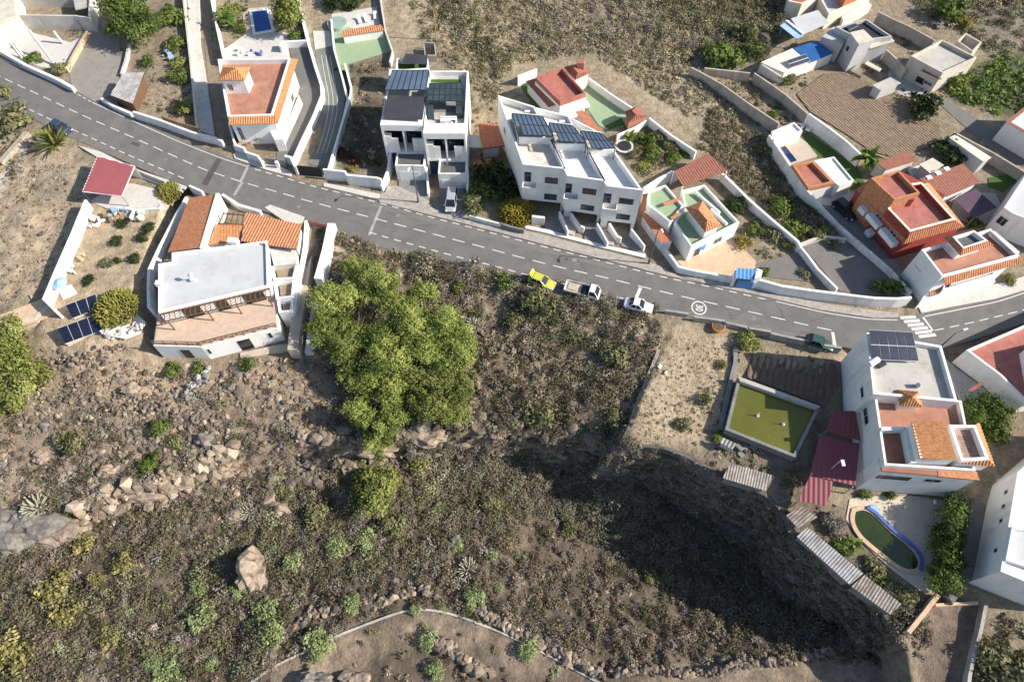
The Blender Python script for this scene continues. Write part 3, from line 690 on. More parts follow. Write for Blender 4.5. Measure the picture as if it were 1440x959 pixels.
A_, B_ = poly[3], poly[2]
opening(r, A_, B_, (333,180), (345,196), 'door', panes=2)
opening_s(r, poly[2], poly[1], 2, 3.2, 3.6, 4.8); opening_s(r, poly[2], poly[1], 6, 7.2, 3.6, 4.8); opening_s(r, poly[2], poly[1], 9, 10.2, .9, 2.1)
part('balcony', 'white', r, lambda b: b.prism([XY(u, v, 2.7) for u, v in [(376,178),(392,176),(398,196),(386,197)]], 0, 2.7))
part('ledge', 'concretelight', r, lambda b: b.prism([XY(u, v, .7) for u, v in [(420,133),(425,144),(400,200),(390,203),(398,190)]], 0, .7))
# front garden walls, gate, planter
# ---- 2 unfinished concrete house, top-left corner
r = root('unfinished_building', 'raw concrete building shell with tan slab roof at the top left corner of the photo', 'building', 10, 20)
part('roof', 'beige', r, lambda b: b.prism([XY(u, v, 4.2) for u, v in [(-60,-60),(10,-60),(22,22),(-60,60)]], 3.9, 4.2))
part('wall', 'concretelight', r, lambda b: b.prism([XY(u, v, 3.9) for u, v in [(-62,-62),(12,-62),(23,23),(-62,62)]], -.3, 3.9))
part('annex', 'concretelight', r, lambda b: b.ring([XY(u, v, 3) for u, v in [(20,-10),(128,-10),(126,26),(105,23),(24,22)]], .3, -.3, 3.0))
part('canopy_slab', 'concrete', r, lambda b: b.prism([XY(u, v, 2.6) for u, v in [(97,-30),(115,-30),(124,10),(106,14)]], 2.4, 2.6))
part('frame_wall', 'concrete', r, lambda b: strip(b, [XY(26, 26, 2), XY(100, 25, 2), XY(110, 30, 2)], .3, -.2, 2.0))
lb = ['long leaning concrete post in the walled yard at top left', 'short concrete post nearest the concrete lane, top left yard', 'thin concrete post beside the white roadside wall, top left yard', 'thinnest concrete post against the roadside wall, top left']
for i, (p, q2) in enumerate([((79,94),(41,43)), ((89,62),(75,44)), ((38,86),(19,60)), ((31,82),(13,60))]):
    bp = W(*p, 0); tpz = [4.2, 2.6, 3, 2.6][i]; t = W(*q2, tpz)
    MB().tube(bp, t, .22, n=6).build('concrete_post', 'concretelight', None, lb[i], 'post', 'posts in the concrete yard')
# ---- 3 shed with corrugated roof by the lane
r = root('shed', 'small garden shed with pale grey corrugated roof above the road', 'shed', 180, 140)
zq = [2.3, 2.3, 2.9, 2.9]; q = P3([(155,134),(186,146),(202,102.5),(173,102)], zq)
part('roof', 'corrgrey', r, lambda b: b.ribs(*q, .45, .06, .05))
part('wall', 'woodbrown', r, lambda b: b.prism(inset(ccw([(p.x, p.y) for p in q]), .25), 0, 2.25))
# ---- 6 duplex: two modern white houses
zr = 9.0
def duplex(pts, label, gar, pa, fin, dark_canopy):
    r = root('house', label, 'house', (pts[0][0]+pts[1][0])/2, 235)
    pl = [XY(u, v, zr) for u, v in pts]     # front-left, front-right, back-right, back-left
    A, B, Cc, D = [Vector(p) for p in pl]; e = (B-A).normalized(); n = Vector((e.y, -e.x)); Lw = (B-A).length
    def loc(s, k, z): p = A+e*s+n*k; return Vector((p.x, p.y, z))
    rect = lambda s0, s1, k0, k1: [tuple(loc(s, k, 0).xy) for s, k in ((s0, k0), (s1, k0), (s1, k1), (s0, k1))]
    dep = ((D-A).length+(Cc-B).length)/2
    # body behind the recessed front
    fr = -2.0
    part('wall', 'whitebright', r, lambda b: (b.ring(rect(0, Lw, fr, -dep), .25, 0, zr), b.prism(rect(0, .3, 0, fr), 0, zr), b.prism(rect(Lw-.3, Lw, 0, fr), 0, zr), b.prism(rect(.3, Lw-.3, 0, -1.9), zr-1.15, zr), b.prism(rect(.3, Lw-.3, 0, fr), 3.1, 3.5)))
    part('roof', 'lightroof', r, lambda b: b.prism(rect(.15, Lw-.15, fr-.1, -dep+.1), zr-1.15, zr-.95))
    # recessed dark glazing and white balcony parapets split by a fin
    g = part('window', 'charcoal', r, lambda b: b.prism(rect(.35, Lw-.35, fr+.02, fr+.1), 3.55, zr-1.2))
    MB().prism(rect(.6, Lw/2-.2, fr+.12, fr+.15), 4.0, 7.6).build('pane', 'glass', g); MB().prism(rect(Lw/2+.2, Lw-.6, fr+.12, fr+.15), 4.0, 7.6).build('pane', 'glass', g)
    part('balcony', 'white', r, lambda b: (b.prism(rect(.3, Lw*.36, -.05, -.25), 3.5, 6.2), b.prism(rect(Lw*.70, Lw-.3, -.05, -.25), 3.5, 6.2), b.prism(rect(Lw*.51-.11, Lw*.51+.11, 0, fr+.2), 3.5, zr-1.2), b.prism(rect(.3, Lw*.2, -.05, -.9), 6.2, 6.6)))
    # garage box in front
    g0, g1 = gar
    part('garage', 'white', r, lambda b: b.ring(rect(g0*Lw, Lw-.02, 3.2, .02), .25, 0, 3.5))
    part('garage_roof', 'gravelroof', r, lambda b: b.prism(rect(g0*Lw+.15, Lw-.15, 3.05, .1), 2.9, 3.15))
    dr = part('garage_door', 'whitebright', r, lambda b: [b.prism(rect(g0*Lw+.5, Lw*.86, 3.22, 3.27), .08+i*.55, .08+i*.55+.5) for i in range(4)])
    d = part('door', 'carnavy', r, lambda b: b.prism(rect(.5, 1.6, fr+2.02, fr+2.08), .2, 2.5)); MB().box(loc(1.45, .1, 1.3), (.06, .06, .3)).build('handle', 'steel', d)
    return r, rect, loc, Lw, dep
r, rect, loc, Lw, dep = duplex([(534.5,176),(594,177),(602,98),(552,98)], 'left half of the white modern duplex with blue glass roof pergola', (.28, 1), 0, 0, 1)
pq = P3([(541,127),(599,127),(603,99.5),(552,99.5)], 10.2); pergola(r, pq, 7, 1, zr-1, 'panelglass')
part('awning', 'awning', r, lambda b: b.solid(P3([(539,166),(594,169),(599,137),(545,134)], [9.5, 9.5, 9.7, 9.7]), (0, 0, .05)))
part('terrace_wall', 'whitebright', r, lambda b: b.ring([XY(u, v, 5) for u, v in [(556,100),(602,97),(602,83),(558,82)]], .25, 0, 5.0))
part('rear_awning', 'awning', r, lambda b: b.solid(P3([(566,88),(601,92),(601,78),(570,76)], 5.6), (0, 0, .05)))
part('turf_strip', 'turf', r, lambda b: b.prism([XY(u, v, 4) for u, v in [(560,98),(601,96),(601,90),(561,90)]], 3.6, 4.0))
r, rect, loc, Lw, dep = duplex([(595,188),(654.5,188),(650.5,100),(604,100)], 'right half of the white modern duplex with white furniture on the roof terrace', (.30, 1), 0, 0, 0)
pq = P3([(601,142),(650,143),(650,117),(604,118)], 10.0); pergola(r, pq, 6, 3, zr-1, 'panelglassdark')
[part('side_cabinet', 'panelglassdark', r, lambda b: b.prism([XY(u, v, 9.2) for u, v in q], 8, 9.2)) for q in ([(601,161),(610,161),(609,146),(601,146)], [(641,159),(650,159),(650,142),(641,142)])]
part('decking', 'concretedark', r, lambda b: b.prism([XY(u, v, 8.1) for u, v in [(611,158),(641,158),(641,144),(611,144)]], 8.03, 8.1))
part('turf_strip', 'turf', r, lambda b: b.prism([XY(u, v, 8.12) for u, v in [(606,116),(648,116),(648,112),(606,112)]], 8.0, 8.12))
# roof furniture (rests on the roof: own thing)
t = root('sofa_set', 'white sofa set with low table on the duplex roof terrace', 'sofa', 632, 172, 8.07)
part('seat', 'whitebright', t, lambda b: (b.box(W(631,170,8.35), (2.6, .9, .5)), b.box(W(638,176,8.35), (.9, 1.6, .5)))); part('table', 'concretelight', t, lambda b: b.box(W(629,176,8.3), (.9, .8, .35)))
part('backrest', 'white', t, lambda b: (b.box(W(631,167,8.5), (2.6, .25, .8)), b.box(W(641.5,176,8.5), (.22, 1.6, .8))))
# ---- 7 carport between duplex and row of three
r = root('shelter', 'lean-to shelter with rust red ribbed roof between the white modern houses', 'shelter', 695, 195)
q = P3([(678,209),(720,202.5),(705,174.5),(672,174)], [2.7, 2.7, 3.1, 3.1]); part('roof', 'tilered', r, lambda b: b.ribs(*q, .5, .06, .06, True))
part('wall', 'whitedirty', r, lambda b: b.prism([XY(u, v, 2.5) for u, v in [(679,207),(701,204),(701,200),(680,203)]], 0, 2.4)); part('beam', 'woodbrown', r, lambda b: b.tube(q[0]-Vector((0, 0, .15)), q[1]-Vector((0, 0, .15)), .12))
MB().prism([XY(u, v, 2.2) for u, v in [(657,190),(675,190),(678,208),(658,207)]], 2.05, 2.2).build('lean_to_roof', 'concretelight', r)
r = root('awning_shelter', 'low terracotta awning over the shaded yard beside the duplex', 'awning', 678, 232)
q = P3([(666,241),(690,237),(690,223),(665,228)], [2, 2, 2.3, 2.3]); part('roof', 'tileorange', r, lambda b: b.ribs(*q, .45, .05)); [part('post', 'woodbrown', r, lambda b: b.tube((p.x, p.y, 0), p, .06)) for p in q]
# ---- 8 row of three white houses with glass pergolas on the roof
zr = 9.5; zf = 1.9
fr = [((735,231.5),(797.5,238)), ((797.5,247.5),(852.5,255)), ((853,262),(904,268))]
bk = [((700,134),(752,150)), ((752,151),(800,163)), ((800,164),(848,189))]
perg = [[(729,190),(778,192),(763,164),(720,160)], [(780,199),(824,201),(805,177),(772,173)], [(827,209),(865,209),(847,188),(817,184)]]
lab = ['leftmost house of the white modern row of three with a worn patch on its roof', 'middle house of the white modern row of three with front staircase', 'rightmost house of the white modern row of three next to the lamp post']
wup = [((732,246),(743,260)), ((797,260),(800,273)), ((852,275),(855,288))]
fins = []
for i in range(3):
    (a, b_), (c, d) = fr[i], bk[i]
    r = root('house', lab[i], 'house', (a[0]+b_[0])/2, 310)
    A, B = Vector(XY(*a, zr)), Vector(XY(*b_, zr)); C_, D = Vector(XY(*d, zr)), Vector(XY(*c, zr))
    poly = [tuple(A), tuple(B), tuple(C_), tuple(D)]
    if i < 2: poly[1] = tuple(B+(A-B).normalized()*.02)
    part('wall', 'whitebright', r, lambda b: b.ring(poly, .28, zf, zr))
    ins = inset(ccw(poly), .15)
    part('roof', 'rowroof' if i == 0 else 'white', r, lambda b: b.prism(ins, zr-1.25, zr-1.05))
    e = (B-A).normalized(); n = Vector((e.y, -e.x)); Lw = (B-A).length
    loc = lambda s, k: tuple(A+e*s+n*k); rect = lambda s0, s1, k0, k1: [loc(s0, k0), loc(s1, k0), loc(s1, k1), loc(s0, k1)]
    # ground storey set back, garage void below the overhang
    part('ground_wall', 'white', r, lambda b: (b.prism(inset(ccw([tuple(A-n*2.2), tuple(B-n*2.2), tuple(C_), tuple(D)]), .1), -.2, zf-.01), b.prism(rect(.05, 1.1, -.05, -2.4), -.2, zf-.01), b.prism(rect(Lw-.5, Lw-.05, -.05, -2.4), -.2, zf-.01), b.prism(rect(.02, Lw-.02, -.02, -2.4), zf-.005, zf+.25)))
    gd = part('garage_door', 'concretelight', r, lambda b: [b.prism(rect(1.4, Lw-.8, -2.2, -2.12), .02+k*.45, .02+k*.45+.41) for k in range(4)])
    # stair block under the pergola
    pq = perg[i]; bl = [XY(u, v, zr+.4) for u, v in [(pq[0][0]-1, pq[0][1]+3), (pq[1][0]+1, pq[1][1]+2), (pq[2][0], pq[2][1]-2), (pq[3][0], pq[3][1]-2)]]
    part('stair_block', 'whitebright', r, lambda b: b.ring(bl, .2, zr-1.1, zr+.4)); part('stair_deck', 'concrete', r, lambda b: b.prism(inset(ccw(bl), .1), zr-1.05, zr-.85))
    zp = zr+1.4; pergola(r, P3(pq, zp), 6 if i else 7, 2, zr-.8, 'panelglass', beams_only=.55)
    up = [((738.5,242.5),(745.5,261)), ((796.5,258.5),(802,276)), ((850.5,272.5),(856.5,289))][i]
    opening(r, A, B, *up, 'balcony_door', 'charcoal', panes=1)
    opening(r, A, B, *[((767.5,249.7),(783.3,258.3)), ((820.5,265),(837,274)), ((872,279),(889,287.5))][i], 'window', 'charcoal', panes=2)
    opening(r, A, B, *[((766.3,272.7),(781.7,281.3)), ((818,288),(834,296.3)), ((868,301),(884,309))][i], 'window', 'charcoal', 'panelglassdark', panes=2)
    s0, zz = onwall(A, B, *[(737,262), (795,277), (849,290)][i]); zz = 5.0
    bal = rect(s0-.2, s0+2.0, 1.3, -.05)
    part('balcony', 'white', r, lambda b: (b.prism(bal, zz-.25, zz), b.ring(bal, .13, zz, zz+1.0)))
    opening_s(r, B, C_, 4, 5.2, 5.5, 6.6); opening_s(r, D, A, 4, 5, 5.5, 6.6)
    # rooftop machine
    MB().box((*(Vector(D).lerp(C_, .8)-Vector((0, 1.2))), zr-.7), (.9, .5, .7)).build('air_conditioner', 'whitedirty', r)
def lowwall(name, label, cat, px, h, t, m, z=None, zt=None, group=None, base=True, cap=None, zb=None):
    """free-standing wall along photo pixels of its foot (base) or of its top edge (zt = level of the top)"""
    if zt is not None: pts = [XY(u, v, zt[i] if isinstance(zt, list) else zt) for i, (u, v) in enumerate(px)]
    else:
        P = [G(u, v) for u, v in px] if z is None else [W(u, v, z) for u, v in px]; pts = [(p.x, p.y) for p in P]
    if zt is not None: z1 = zt if isinstance(zt, list) else [zt]*len(pts); z0 = [float(ground(*p))-.4 if zb is None else zb for p in pts]
    else: g = [float(ground(*p)) if z is None else z for p in pts]; z0 = [x-.4 for x in g]; z1 = [x+h for x in g]
    b = MB(); strip(b, pts, t, z0, z1)
    if cap is None: return b.build(name, m, None, label, cat, group)
    c = Vector((*pts[len(pts)//2], z0[0])); rt = thing(name, label, cat, tuple(c), group); b.build('wall_body', m, rt)
    strip(MB(), pts, t+.12, z1, [x+.08 for x in z1]).build('coping', cap, rt); return rt
drv = [([(787,297),(799,325.5)], 'driveway side wall right of the leftmost row house ramp'), ([(840,314),(855,341)], 'driveway side wall right of the middle row house ramp'), ([(888,322),(907,346)], 'driveway side wall at the right end of the white row')]
for px, l in drv: lowwall('driveway_wall', l, 'wall', [(u, v) for u, v in px], 1.3, .25, 'white', zt=[1.9, 1.4], zb=-.2, group='driveway walls of the white row')
for px, l in [([(803,300),(815,317),(822,320)], 'white planter wall beside the middle house stairs'), ([(857,314),(868,332),(874,335)], 'white planter wall beside the rightmost row house stairs')]:
    lowwall('planter_wall', l, 'wall', px, 1.2, .35, 'white', zt=[1.9, 1.5, 1.4], zb=-.2, group='planters of the white row')
lowwall('meter_block', 'low white block wall beside the yellow cactus bush at the row', 'wall', [(748,304),(766,306)], 1.6, .5, 'whitedirty', zt=1.7, zb=-.1)
slab('driveway', 'concretedark', [(766,305),(785,302),(797,330),(766,323)], .2); slab('driveway', 'concretedark', [(823,312),(838,315),(854,345),(822,337)], .2); slab('driveway', 'concretedark', [(874,325),(890,325),(906,356),(874,346)], .2)
for k, px in enumerate([[(800,302),(812,320),(806,331),(799,328),(789,303)], [(842,317),(866,337),(862,345),(855,343)]]): slab('stairs', 'concrete', px, .45, .5)
slab('pavement_edge', 'whitedirty', [(738,321),(766,327),(800,336),(850,349),(908,363),(908,357),(852,345),(800,331),(766,322),(740,317)], .26)
# ---- 9 red-roofed house behind the row
r = root('house', 'white house with brick red roof terrace and tiled rear wing behind the white row', 'house', 790, 140)
zr = 4.6; q = [(788,144),(824,131.5),(791,95.5),(753,109)]; poly = [XY(u, v, zr) for u, v in q]
flatroof(r, poly, zr, 0, .8, .28, 'redroof', 'redroof')
part('front_wall', 'whitebright', r, lambda b: b.prism(inset(ccw(poly), -.05), 0, zr-.9))
hq = P3([(809,113),(831,102.5),(818,89),(793,95)], [3.6]*4); a1, a2 = W(812,103,4.8), W(806,95,4.8)
part('rear_roof', 'tilebrown', r, lambda b: (b.ribs(hq[0], hq[1], a1, a1, .4), b.ribs(hq[1], hq[2], a2, a1, .4), b.ribs(hq[2], hq[3], a2, a2, .4), b.ribs(hq[3], hq[0], a1, a2, .4)))
part('rear_wall', 'cream', r, lambda b: b.prism(inset(ccw([(p.x, p.y) for p in hq]), .3), 0, 3.55))
part('chimney', 'redroof', r, lambda b: b.box(W(816,92,4.9), (1.2, .8, 1.4)))
part('porch_roof', 'tilebrown', r, lambda b: b.ribs(W(771,151,2.6), W(739,115,2.6), W(752,110,3.5), W(787,146,3.5), .4))
part('porch_wall', 'whitebright', r, lambda b: b.prism([XY(u, v, 2.4) for u, v in [(742,116),(772,149),(786,147),(753,112)]], 0, 2.4))
opening(r, poly[0], poly[1], (803,146), (809,152), panes=2)
part('eave', 'whitebright', r, lambda b: b.prism([XY(u, v, 2.2) for u, v in [(789,163),(830,149),(826,142),(786,158)]], 2.0, 2.2))
r = root('porch', 'long terracotta tiled strip roof beside the green court of the red-roofed house', 'porch roof', 828, 170)
q = P3([(831,186),(845,184),(819,155),(810,158)], 2.4); part('roof', 'tilered', r, lambda b: b.ribs(q[0], q[3], q[2], q[1], .4)); part('wall', 'whitebright', r, lambda b: b.prism(inset(ccw([(p.x, p.y) for p in q]), .25), 0, 2.3))
r = root('garden_hut', 'small orange hut with brown hipped roof at the corner of the green court', 'hut', 895, 160)
hq = P3([(883,174),(912,163),(896,150),(879,157)], [2.4]*4); a1, a2 = W(895,162,3.3), W(889,156,3.3)
part('roof', 'tilebrown', r, lambda b: (b.ribs(hq[0], hq[1], a1, a1, .4), b.ribs(hq[1], hq[2], a2, a1, .4), b.ribs(hq[2], hq[3], a2, a2, .4), b.ribs(hq[3], hq[0], a1, a2, .4))); part('wall', 'terrfloor', r, lambda b: b.prism(inset(ccw([(p.x, p.y) for p in hq]), .25), 0, 2.38))
# ---- 11 house with green roof terraces
r = root('house', 'white house with green roof terraces, hipped terracotta stair roof and blue awning', 'house', 985, 310)
zr = 3.7; main = [(972,347),(1040,313),(991,260),(958,268),(963,290),(948,312)]
pm_ = [XY(u, v, zr) for u, v in main]; flatroof(r, pm_, zr, 0, .7, .28, 'whitebright', 'greenfloor')
lf = [(942,312),(962,290),(936,260),(912,268),(911,288)]; pl_ = [XY(u, v, 4.6) for u, v in lf]; 
w = MB().ring(pl_, .25, 0, 4.6).build('side_wall', 'whitebright', r); MB().prism(inset(ccw(pl_), .15), 3.9, 4.15).build('side_roof', 'greenfloor', r)
part('parapet_tiles', 'tileorange', r, lambda b: (b.bar(W(933,288,4.75), W(958,279,4.75), .5, .2), b.bar(W(944,308,4.75), W(956,300,4.75), .5, .2)))
hq = P3([(992,327),(1015,317.5),(988,283),(964,292)], [5.2]*4); a1, a2 = W(995,310,6.2), W(982,295,6.2)
part('stair_roof', 'tileorange', r, lambda b: (b.ribs(hq[0], hq[1], a1, a1, .4), b.ribs(hq[1], hq[2], a2, a1, .4), b.ribs(hq[2], hq[3], a2, a2, .4), b.ribs(hq[3], hq[0], a1, a2, .4)))
part('stair_wall', 'white', r, lambda b: b.prism(inset(ccw([(p.x, p.y) for p in hq]), .35), 2.9, 5.15))
part('parapet_bench', 'whitebright', r, lambda b: (b.bar(W(979,272,3.4), W(1012,300,3.4), .3, .5), b.bar(W(1000,295,3.4), W(1022,316,3.4), .3, .5)))
part('lean_to_roof', 'tilered', r, lambda b: (b.solid(P3([(929,342),(946,339),(916,294),(902,303)], [2.3, 2.3, 2.6, 2.6]), (0, 0, .1)), b.solid(P3([(901,299),(914,294),(916,271),(904,274)], 2.7), (0, 0, .1))))
part('lean_to_wall', 'whitebright', r, lambda b: b.prism([XY(u, v, 2.2) for u, v in [(931,340),(945,338),(916,296),(904,303)]], 0, 2.2))
part('awning', 'bluepaint', r, lambda b: (b.solid(P3([(976,350),(990,352),(1001,327),(993,327)], [1.9, 1.9, 3.0, 3.0]), (0, 0, .06)), b.solid(P3([(999,338),(1003,338),(1009,322),(1005,323)], [2, 2, 3, 3]), (0, 0, .06))))
A_, B_ = pm_[0], pm_[1]
opening_s(r, pm_[0], pm_[1], 1.2, 2.4, .3, 2.3, 'door', panes=1); opening_s(r, pm_[0], pm_[1], 5, 6.4, 1, 2.2)
r = root('carport', 'open shelter with plain terracotta roof behind the green-roofed house', 'carport', 985, 250)
q = P3([(960,262),(1022,241),(996,215.5),(948,241)], [2.7, 2.7, 3, 3]); part('roof', 'tilebrown', r, lambda b: b.ribs(*q, .45, .05)); [part('post', 'whitebright', r, lambda b: b.tube((p.x, p.y, 0), p-Vector((0, 0, .1)), .14)) for p in q]; part('wall', 'whitebright', r, lambda b: strip(b, [XY(949,241,2.6), XY(996,217,2.6)], .25, 0, 2.5))
r = root('gatehouse', 'small gate porch with blue roof on the white roadside wall', 'gate', 1050, 395)
q = P3([(1033,391),(1062,394),(1066,379),(1036,377)], [2.5, 2.5, 3.0, 3.0]); part('roof', 'bluepaint', r, lambda b: b.ribs(*q, .5, .04, .08)); [part('wall', 'whitebright', r, lambda b: b.prism([XY(u, v, 2.4) for u, v in q2], 0, h2)) for q2, h2 in (([(1060,394),(1069,393),(1071,383),(1063,380)], 2.9), ([(1032,390),(1036,391),(1038,378),(1034,378)], 2.4))]; part('door', 'bluepaint', r, lambda b: b.bar(W(1036,399,1.0), W(1058,402,1.0), .1, 1.9))
# ---- 12 pool house
r = root('house', 'low white pool house with terracotta parapet roof and flat white roof', 'house', 1150, 245)
zr = 3.1; p1 = [XY(u, v, zr) for u, v in [(1137,265),(1173,257),(1143,225.5),(1114,232)]]; flatroof(r, p1, zr, 0, .6, .4, 'tileorange', 'redroof', cap=None)
part('base_wall', 'whitebright', r, lambda b: b.prism(inset(ccw(p1), -.06), 0, zr-.9))
p2 = [XY(u, v, 2.8) for u, v in [(1181,262),(1201,254),(1173,220.5),(1145,226),(1174,257)]]
part('annex_wall', 'whitebright', r, lambda b: b.ring(p2, .25, 0, 2.8)); part('annex_roof', 'white', r, lambda b: b.prism(inset(ccw(p2), .15), 2.3, 2.55))
r = root('pool_house', 'small white flat-roofed pavilion at the head of the narrow dark blue pool', 'pavilion', 1105, 195)
p2 = [XY(u, v, 2.6) for u, v in [(1087,199),(1129,184),(1117,172),(1085,185)]]; flatroof(r, p2, 2.6, 0, .3, .25, 'whitebright', 'white')
# ---- 13 brick-red house
r = root('house', 'large brick red house with stepped red roof terraces and orange tile skirts', 'house', 1280, 300)
zr = 6.2; zt2 = 8.0
p1 = [XY(u, v, zr) for u, v in [(1279.5,326),(1343,309),(1296,257),(1258,262),(1249,294)]]; flatroof(r, p1, zr, 0, .8, .25, 'redpaint', 'redroof', cap='cream')
p2 = [XY(u, v, zt2) for u, v in [(1258,281),(1294,271.5),(1263.5,239.5),(1225,250.5)]]; MB().ring(p2, .28, 0, zt2).build('upper_wall', 'tileorange', r); MB().prism(inset(ccw(p2), .15), zt2-.95, zt2-.75).build('upper_roof', 'redroof', r)
part('eave', 'tileorange', r, lambda b: (b.ribs(W(1204,266,4.3), W(1271,343,4.3), W(1279,326.5,5.8), W(1225,251,5.8), .4), b.ribs(W(1271,343,4.3), W(1356,319,4.3), W(1344,310,5.8), W(1280,327,5.8), .4), b.ribs(W(1356,319,4.3), W(1307,258,4.3), W(1297,258,5.8), W(1344,310,5.8), .4)))
wb = [XY(u, v, 4.2) for u, v in [(1271.5,341),(1352,318),(1304,260),(1264,240),(1206,266)]]
part('facade', 'redpaint', r, lambda b: b.prism(wb, 0, 4.25))
A_, B_ = wb[4], wb[0]
part('balcony', 'whitebright', r, lambda b: [b.prism([tuple(Vector(A_).lerp(Vector(B_), s)+nn*k) for s, k in ((s0, .02), (s1, .02), (s1, 1.0), (s0, 1.0))], zb, zb+.9) for nn in [Vector(((Vector(B_)-Vector(A_)).y, -(Vector(B_)-Vector(A_)).x)).normalized()] for s0, s1, zb in ((.38, .62, 2.6), (.66, .95, 2.6), (.22, .34, 2.4), (.5, .6, .3))])
for s in (.1, .45, .75): L_ = (Vector(B_)-Vector(A_)).length; opening_s(r, A_, B_, s*L_, s*L_+1.3, 2.8 if s > .2 else 1.4, 4.0 if s > .2 else 2.5)
MB().box(W(1277,284,6.0), (.7, .9, 2.0)).build('stair_hood', 'redpaint', r)
# ---- 14 white house with terracotta skirts by the junction
r = root('house', 'white house with terracotta terrace and stair tower at the road junction', 'house', 1340, 390)
zr = 6.4; p1 = [XY(u, v, zr) for u, v in [(1325,389),(1434,359.5),(1393,321.5),(1296,351)]]; flatroof(r, p1, zr, 0, .75, .3, 'whitebright', 'terrfloor')
zt2 = 8.2; p2 = [XY(u, v, zt2) for u, v in [(1354,354.5),(1398,340.5),(1370,319.5),(1332,330.5)]]; MB().ring(inset(ccw(p2), .5), .25, 5.6, zt2).build('tower_wall', 'whitebright', r); MB().prism(inset(ccw(p2), .6), zt2-.9, zt2-.7).build('tower_roof', 'gravelroof', r)
pi = [Vector((*p, zt2-.05)) for p in inset(ccw(p2), .55)]; po = [Vector((*p, zt2-.6)) for p in inset(ccw(p2), -.15)]
part('tower_eave', 'tileorange', r, lambda b: [b.ribs(po[i], po[(i+1) % 4], pi[(i+1) % 4], pi[i], .35) for i in range(4)])
part('eave', 'tileorange', r, lambda b: (b.ribs(W(1330,401,5.0), W(1441,369,5.0), W(1435,360,5.9), W(1326,390,5.9), .38), b.ribs(W(1307,416,2.3), W(1345,402,2.3), W(1343,396,2.8), W(1308,410,2.8), .38)))
part('parapet_bench', 'concretelight', r, lambda b: b.bar(W(1394,328,6.0), W(1430,358,6.0), 1.2, .3))
opening(r, p1[3], p1[0], (1287,372), (1294,382)); opening(r, p2[3], p2[0], (1328,347), (1337,356))
opening_s(r, p1[0], p1[1], 2, 3.4, 2.2, 3.6); opening_s(r, p1[0], p1[1], 6, 7.4, .2, 2.3, 'door')
part('entrance_wall', 'whitebright', r, lambda b: b.prism([XY(u, v, 1.2) for u, v in [(1292,428),(1345,408),(1400,396),(1395,388),(1330,402),(1298,418)]], 0, 1.2))
part('balcony', 'whitebright', r, lambda b: b.ring([XY(u, v, 3.2) for u, v in [(1326,408),(1400,386),(1396,378),(1328,398)]], .2, 1.8, 3.2))
# ---- 15 big white house with solar panels, right
r = root('house', 'tall white house below the road with solar panels and orange tiled upper storey', 'house', 1280, 590, -1.8)
zr = 7.0; p1 = [XY(u, v, zr) for u, v in [(1228,554),(1347,565),(1324,486),(1218.5,467.5)]]; flatroof(r, p1, zr, -2.2, .75, .35, 'white', 'lightroof')
zt2 = 5.6; p2 = [XY(u, v, zt2) for u, v in [(1242,652),(1365,655),(1347,563),(1229,553)]]
p2 = [XY(1244,654,zt2), XY(1372,662,zt2), XY(1352,563,zt2+.0), XY(1229.5,555,zt2)]
MB().ring(p2, .3, -2.2, zt2).build('lower_wall', 'white', r); MB().prism(inset(ccw(p2), .18), zt2-1.0, zt2-.8).build('terrace_floor', 'terrfloor', r)
part('terrace_wall', 'white', r, lambda b: (b.prism([XY(u, v, 6.1) for u, v in [(1239,605),(1272,604),(1273,600),(1240,600)]], 4.6, 6.1), b.prism([XY(u, v, 6.1) for u, v in [(1281,650),(1289,650),(1276,601),(1271,601)]], 4.6, 6.1)))
part('sunken_floor', 'terrbrown', r, lambda b: b.prism([XY(u, v, 4.95) for u, v in [(1247,649),(1281,650),(1271,606),(1241,606)]], 4.85, 4.95))
zu = 7.9; up = [XY(u, v, zu-.5) for u, v in [(1293,645.5),(1345,648),(1330,594),(1281,593)]]
part('upper_wall', 'white', r, lambda b: (b.prism(inset(ccw(up), .15), 4.6, zu-.55), b.prism([XY(u, v, 6.2) for u, v in [(1346,652),(1390,655),(1374,600),(1331,600)]], 4.6, 6.2)))
part('upper_roof', 'tile', r, lambda b: b.ribs(W(1345,646,7.9), W(1329,593,7.9), W(1281,592,7.3), W(1293,645,7.3), .42, .08))
pr = [XY(u, v, 7.2) for u, v in [(1352,648),(1391,646),(1372,597.5),(1335,597)]]
MB().ring(pr, .35, 5.9, 7.2).build('patio_parapet', 'whitebright', r); MB().prism(inset(ccw(pr), .2), 5.9, 6.4).build('patio_floor', 'crazypaving', r)
part('patio_eave', 'tile', r, lambda b: (b.ribs(W(1343,652,6.3), W(1399,655.5,6.3), W(1391,647,6.9), W(1352,649,6.9), .38), b.ribs(W(1399,655.5,6.3), W(1377,594,6.3), W(1372,597,6.9), W(1391.5,646.5,6.9), .38)))
tq = P3([(1265,571),(1297,572.5),(1292,551),(1261,548)], [6.4]*4); ap = W(1283,558,7.7)
part('turret_roof', 'tile', r, lambda b: [b.ribs(tq[i], tq[(i+1) % 4], ap, ap, .34) for i in range(4)]); part('turret', 'white', r, lambda b: b.prism(inset(ccw([(p.x, p.y) for p in tq]), .3), 4.6, 6.35))
part('low_roof', 'terrbrown', r, lambda b: (b.prism([XY(u, v, 4.9) for u, v in [(1240,662),(1320,669),(1319,657),(1241,652)]], 4.65, 4.9)))
A_ = XY(1210.5,676.5,-2.2); B_ = XY(1356,688.5,-2.2); B2 = Vector(XY(1376,672.5,4.9)); A2 = Vector(XY(1240.5,661.5,4.9))
